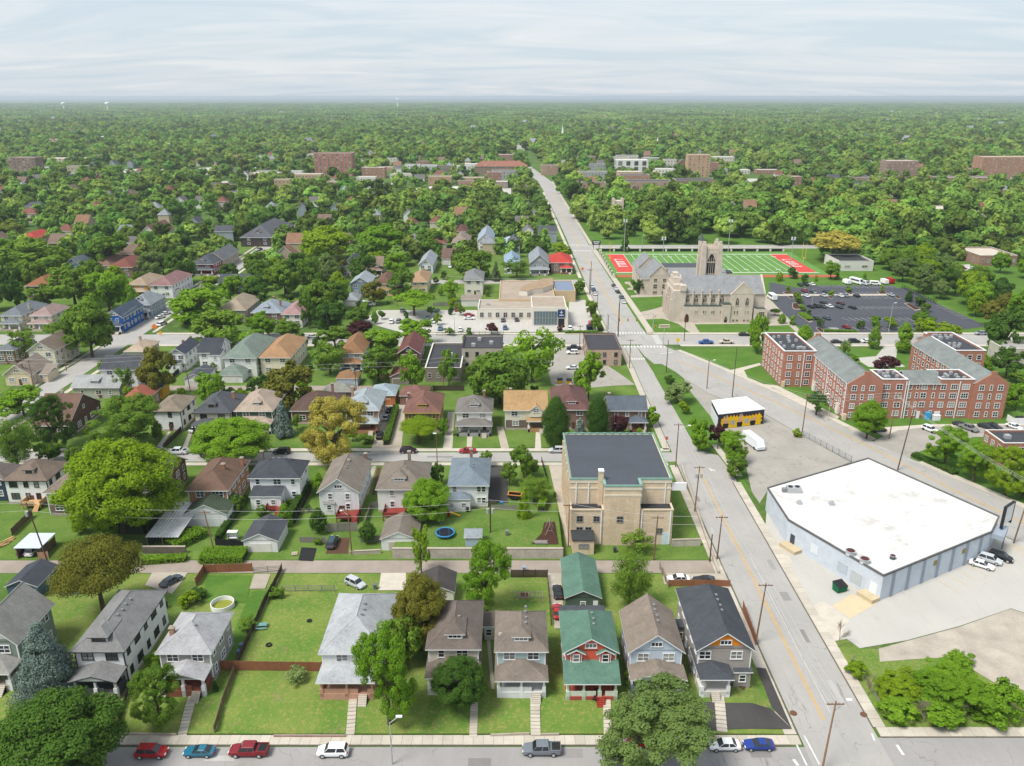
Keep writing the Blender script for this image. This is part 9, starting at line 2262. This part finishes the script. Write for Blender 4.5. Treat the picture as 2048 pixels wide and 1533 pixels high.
# ---------------------------------------------------------------- woods,far houses,haze
rng = np.random.default_rng(4)
ROADX = lambda y: 45.0 - (y - 310) * 0.0165
def blocked(x, y, r, front=11.0):
  if abs(x - ROADX(y)) < 9.5 + r * .45 and y > 300: return True
  if abs(x + 153.5 + (y - 300) * .025) < 6.5 + r * .3 and y < 640: return True
  if 300 < y < 323: return True
  if 424 - r < y < 434 and -60 < x < 40: return True
  if 512 - r * .5 < y < 532 and 50 < x < 210: return True
  if 50 < x < 182 and 424 < y < 514 + r: return True
  if 100 < x < 203 and 320 < y < 432: return True
  if 228 < x < 256 and 372 < y < 424: return True
  for (a, b_, c, d) in FOOT:
    if a - r * .35 < x < b_ + r * .35 and c - front < y < d + r * .3: return True
  return False
pts = []
def scatter(x0,x1,y0,y1,sp,rlo,rhi,keep=1.0,cone=True):
  n = int((x1 - x0) * (y1 - y0) / sp ** 2 * 1.6); grid = {}; out = []
  for _ in range(n):
    x,y = rng.uniform(x0,x1),rng.uniform(y0,y1)
    if cone and abs(x) > .66 * y + 25: continue
    if rng.random() > keep: continue
    k = (int(x // sp), int(y // sp))
    if any((x - q[0]) ** 2 + (y - q[1]) ** 2 < (sp * .8) ** 2 for i in (-1,0,1) for j in (-1,0,1) for q in grid.get((k[0] + i,k[1] + j),())): continue
    if 815 < y < 1300 and abs(x) < 340 and rng.random() < .42: continue
    r = rng.uniform(rlo, rhi)
    if blocked(x, y, r): continue
    grid.setdefault(k,[]).append((x,y)); out.append((x,y,r))
  return out
# small houses glimpsed in the far woods
HN = ('white', 'cream', 'taupe', 'blue-grey', 'tan', 'brick'); HQ = ('grey', 'brown', 'silver', 'charcoal', 'tan', 'rust')
HW = [siding(C(c)) for c in ('e6e6e4', 'd8cfc0', 'b0a090', '9aa3ac', 'c9b8a0', '8d6a5c')]; HR = [shingle(C(c)) for c in ('6d6a68', '7d6a60', '8b9096', '55585e', '8d6d58', '80574c')]
hm = []
for i in range(8):
  W_,D_ = 8 + (i % 3),10 + (i % 4); k = ('gf', 'hip', 'gs')[i % 3]
  b = MB(); gable_wall(b,W_,D_,.4,.8,6.0,k,0); b2 = MB()
  hm.append((b.mesh('wall',[HW[i % 6]]),roof_mesh(k,W_,D_,.8,6.0,[HR[(i * 5) % 6],WHITE])))
nh = 0; far_h = []; tries = 0
while nh < 205 and tries < 9000:
  tries += 1
  x,y = rng.uniform(-620,620),440 * (1400 / 440) ** rng.random()
  y = round(y / 42) * 42 + rng.uniform(-4,4)
  if abs(x) > .64 * y or blocked(x,y,9,3) or (x > 50 and y < 640) or any(abs(x - a) < 13 and abs(y - b_) < 20 for a,b_ in far_h) or any((x - q[0]) ** 2 + (y - q[1]) ** 2 < 64 for q in TREES): continue
  far_h.append((x,y)); nh += 1; FOOT.append((x - 4,x + 4,y - 5 - (y - 400) * .012,y + 5))
  i = int(rng.integers(0,8)); l_ = describe(x,y,f'{HN[i % 6]} {HQ[(i * 5) % 6]}-roofed', 'far house')
  t = thing('far_house',l_, 'house',(x,y,0),R(rng.choice((0,90,180))), 'small houses among the far trees'); obj('wall',hm[i][0],t,scale=(1,1,1.15)); obj('roof',hm[i][1],t,scale=(1,1,1.15))

cand = scatter(-420,-60,330,640,13.8,4.0,7.4) + scatter(-60,34,436,660,12.5,3.6,6.4) + scatter(54,420,526,700,12.5,5.4,9.6) + scatter(203,420,328,526,9.5,3.6,6.2) + scatter(180,230,434,526,11,3.5,5.5)
cand = [c for c in cand if all((c[0] - t_[0]) ** 2 + (c[1] - t_[1]) ** 2 > (max(c[2],t_[2]) * 1.1) ** 2 for t_ in TREES)]
cand.sort(key=lambda c: c[1])
left = max(0,297 - len(TREES))
KINDS_ = ['mid', 'bright', 'lime', 'dark', 'bright', 'mid', 'lime', 'mid', 'dark', 'olive', 'bright', 'willow']
for i, (x, y, r) in enumerate(cand):
  if i < left:
    rz = r * rng.uniform(.85,1.25); m = KINDS_[int(rng.integers(0,len(KINDS_)))]
    tree((x,y,r,rz,rz + rng.uniform(1.5,2.6)),m,('round', 'dome', 'round', 'dome', 'egg')[int(rng.integers(0,5))],None,0,group='trees of the wooded blocks')
  else: pts.append((x,y,r,r * rng.uniform(.85,1.25)))
far = scatter(-900,900,640,1320,14,4.2,9.2,.88)
pts += [(x,y,r,r * rng.uniform(.8,1.15)) for x,y,r in far]
mid_ = []
for y0 in range(1320,3000,120):
  w = .66 * (y0 + 120) + 40; sp = 15.5 + (y0 - 1320) * .006
  n = int(2 * w * 120 / sp ** 2)
  X = rng.uniform(-w,w,n); Y = rng.uniform(y0,y0 + 120,n); Rr = rng.uniform(6.5,11,n)
  for x, y, r in zip(X, Y, Rr):
    if abs(x - 13 - (y - 960) * -.0) < 9 and y < 1700: continue
    if y < 1500 and blocked(x,y,r): continue
    mid_.append((x,y,r,r * rng.uniform(.75,1.05)))
pts += mid_
fp = []
for y0 in range(3000,11000,250):
  w = .66 * (y0 + 250) + 80; n = int(2 * w * 250 / 88 ** 2)
  for x,y in zip(rng.uniform(-w,w,n),rng.uniform(y0,y0 + 250,n)): fp.append((x,y))

# bushes and young trees in the gardens
nb = 0; tries = 0
while nb < 150 and tries < 6000:
  tries += 1
  x,y = rng.choice((rng.uniform(-146,42),rng.uniform(-330,-165)),p=(.75,.25)),rng.choice((rng.uniform(150,193),rng.uniform(207,300),rng.uniform(330,430)),p=(.2,.5,.3))
  if abs(x) > .64 * y or (y > 322 and x > -10) or (-26 < x < 12 and y < 175) or (x > 8 and y > 240) or (x > 10 and y < 196) : continue
  if any(a < x < b_ and c + 1.5 < y < d for a,b_,c,d in FOOT) or 250 < y < 258 or any(abs(x - q[0]) < 2.2 and abs(y - q[1]) < 2.6 for q in TREES): continue
  r = rng.uniform(.8,2.3); rz = r * rng.uniform(.8,1.5); nb += 1
  tree((x,y,r,rz,rz + (.2 if r < 1.5 else .9)),KINDS_[int(rng.integers(0,9))], 'round' if rng.random() < .7 else 'egg',None,0,name='garden_bush',group='garden bushes and young trees')

# crowns for the woods: low in faces,placed by instancing
WC = bpy.data.collections.new('woodland_crowns')
for i in range(6):
  p,n,z,rg = crown_points(300 + i,30,26,.135,('round', 'dome', 'egg', 'dome', 'flat', 'round')[i])
  p[:, 2] += 1.0
  WC.objects.link(bpy.data.objects.new(f'woodland_crown_{i}',quads_mesh('woodland_crown',p,n,z,rg,LM['forest'])))
PC = bpy.data.collections.new('woodland_patches')
for i in range(3):
  P,N,Z = [],[],[]; rg = np.random.default_rng(50 + i)
  for k in range(44):
    p,n,z,_ = crown_points(700 + i * 60 + k,9,7,.33, 'round')
    r = rg.uniform(6,10); P.append(p * np.array([r,r,r * .8]) + np.array([rg.uniform(-48,48),rg.uniform(-48,48),r * .85])); N.append(n); Z.append(z * r)
  PC.objects.link(bpy.data.objects.new(f'woodland_patch_{i}',quads_mesh('woodland_patch',np.concatenate(P),np.concatenate(N),np.concatenate(Z),rg,LM['forest'])))
def instancer(name, P, S, coll, label):
  me = bpy.data.meshes.new(name); me.vertices.add(len(P)); me.vertices.foreach_set('co',np.asarray(P,np.float32).ravel())
  a = me.attributes.new('scl', 'FLOAT_VECTOR', 'POINT'); a.data.foreach_set('vector',np.asarray(S,np.float32).ravel())
  rt = np.zeros((len(P),3),np.float32); rt[:,2] = rng.uniform(0,6.28,len(P))
  a = me.attributes.new('rot', 'FLOAT_VECTOR', 'POINT'); a.data.foreach_set('vector',rt.ravel())
  a = me.attributes.new('idx', 'INT', 'POINT'); a.data.foreach_set('value',rng.integers(0,len(coll.objects),len(P)).astype(np.int32))
  o = struct(obj(name,me), 'stuff',label)
  ng = bpy.data.node_groups.new(name, 'GeometryNodeTree')
  ng.interface.new_socket('Geometry',in_out='INPUT',socket_type='NodeSocketGeometry'); ng.interface.new_socket('Geometry',in_out='OUTPUT',socket_type='NodeSocketGeometry')
  gi,go = ng.nodes.new('NodeGroupInput'),ng.nodes.new('NodeGroupOutput')
  ip = ng.nodes.new('GeometryNodeInstanceOnPoints'); ci = ng.nodes.new('GeometryNodeCollectionInfo')
  ci.inputs['Collection'].default_value = coll; ci.inputs['Separate Children'].default_value = True; ci.inputs['Reset Children'].default_value = True
  ip.inputs['Pick Instance'].default_value = True
  def attr(nm, dt):
    q = ng.nodes.new('GeometryNodeInputNamedAttribute'); q.data_type = dt; q.inputs['Name'].default_value = nm; return q.outputs['Attribute']
  ng.links.new(gi.outputs[0],ip.inputs['Points']); ng.links.new(ci.outputs[0],ip.inputs['Instance'])
  ng.links.new(attr('idx', 'INT'),ip.inputs['Instance Index']); ng.links.new(attr('rot', 'FLOAT_VECTOR'),ip.inputs['Rotation']); ng.links.new(attr('scl', 'FLOAT_VECTOR'),ip.inputs['Scale'])
  ng.links.new(ip.outputs[0],go.inputs[0])
  md = o.modifiers.new('scatter', 'NODES'); md.node_group = ng
  return o
instancer('woodland',[(x,y,.8) for x,y,r,z in pts],[(r,r,z) for x,y,r,z in pts],WC, 'green woodland of street trees spreading to the horizon')
instancer('far_woodland',[(x,y,0) for x,y in fp],[(1,1,1)] * len(fp),PC, 'hazy far woodland below the horizon')

# rooftops of the farthest blocks: too far to tell apart
RC_ = bpy.data.collections.new('far_roof_kinds')
for i in range(8):
  me = hm[i][0].copy(); bm_ = MB(); W_,D_ = 9 + 3 * (i % 3),11 + 4 * (i % 4)
  if i < 5: bm_.box(-W_ / 2,W_ / 2,-D_ / 2,D_ / 2,0,6.5); o_ = bm_.mesh('far_roof',[HW[i % 6]]); o2 = roof_mesh(('gf', 'hip', 'gs')[i % 3],W_,D_,.8,6.5,[HR[i % 6],WHITE])
  else: bm_.box(-17,17,-7,7,0,8); o_ = bm_.mesh('far_roof',[WHITE if i < 7 else HW[1]])
  RC_.objects.link(bpy.data.objects.new(f'far_roof_kind_{i}',o_))
  if i < 5: RC_.objects.link(bpy.data.objects.new(f'far_roof_top_{i}',o2))
Yr = 1450 * (7500 / 1450) ** rng.random(330); Xr = rng.uniform(-.62,.62,330) * Yr
instancer('far_rooftops',[(x,y,4.5) for x,y in zip(Xr,Yr)],[(.95,.95,1.15)] * 330,RC_, 'pale rooftops scattered in the farthest woods')

# the air
hz = MB().box(-39000,39000,-1500,39500,-1.0,100.0)
m = bpy.data.materials.new('haze_air'); m.use_nodes = True
n,l = m.node_tree.nodes,m.node_tree.links; n.clear()
out = n.new('ShaderNodeOutputMaterial'); pv = n.new('ShaderNodeVolumePrincipled')
pv.inputs['Color'].default_value = (0.76,0.86,0.96,1); pv.inputs['Density'].default_value = 0.00008; pv.inputs['Anisotropy'].default_value = 0.2
l.new(pv.outputs[0],out.inputs['Volume'])
struct(hz.build('haze',m), 'stuff', 'thin bluish haze over the plain')
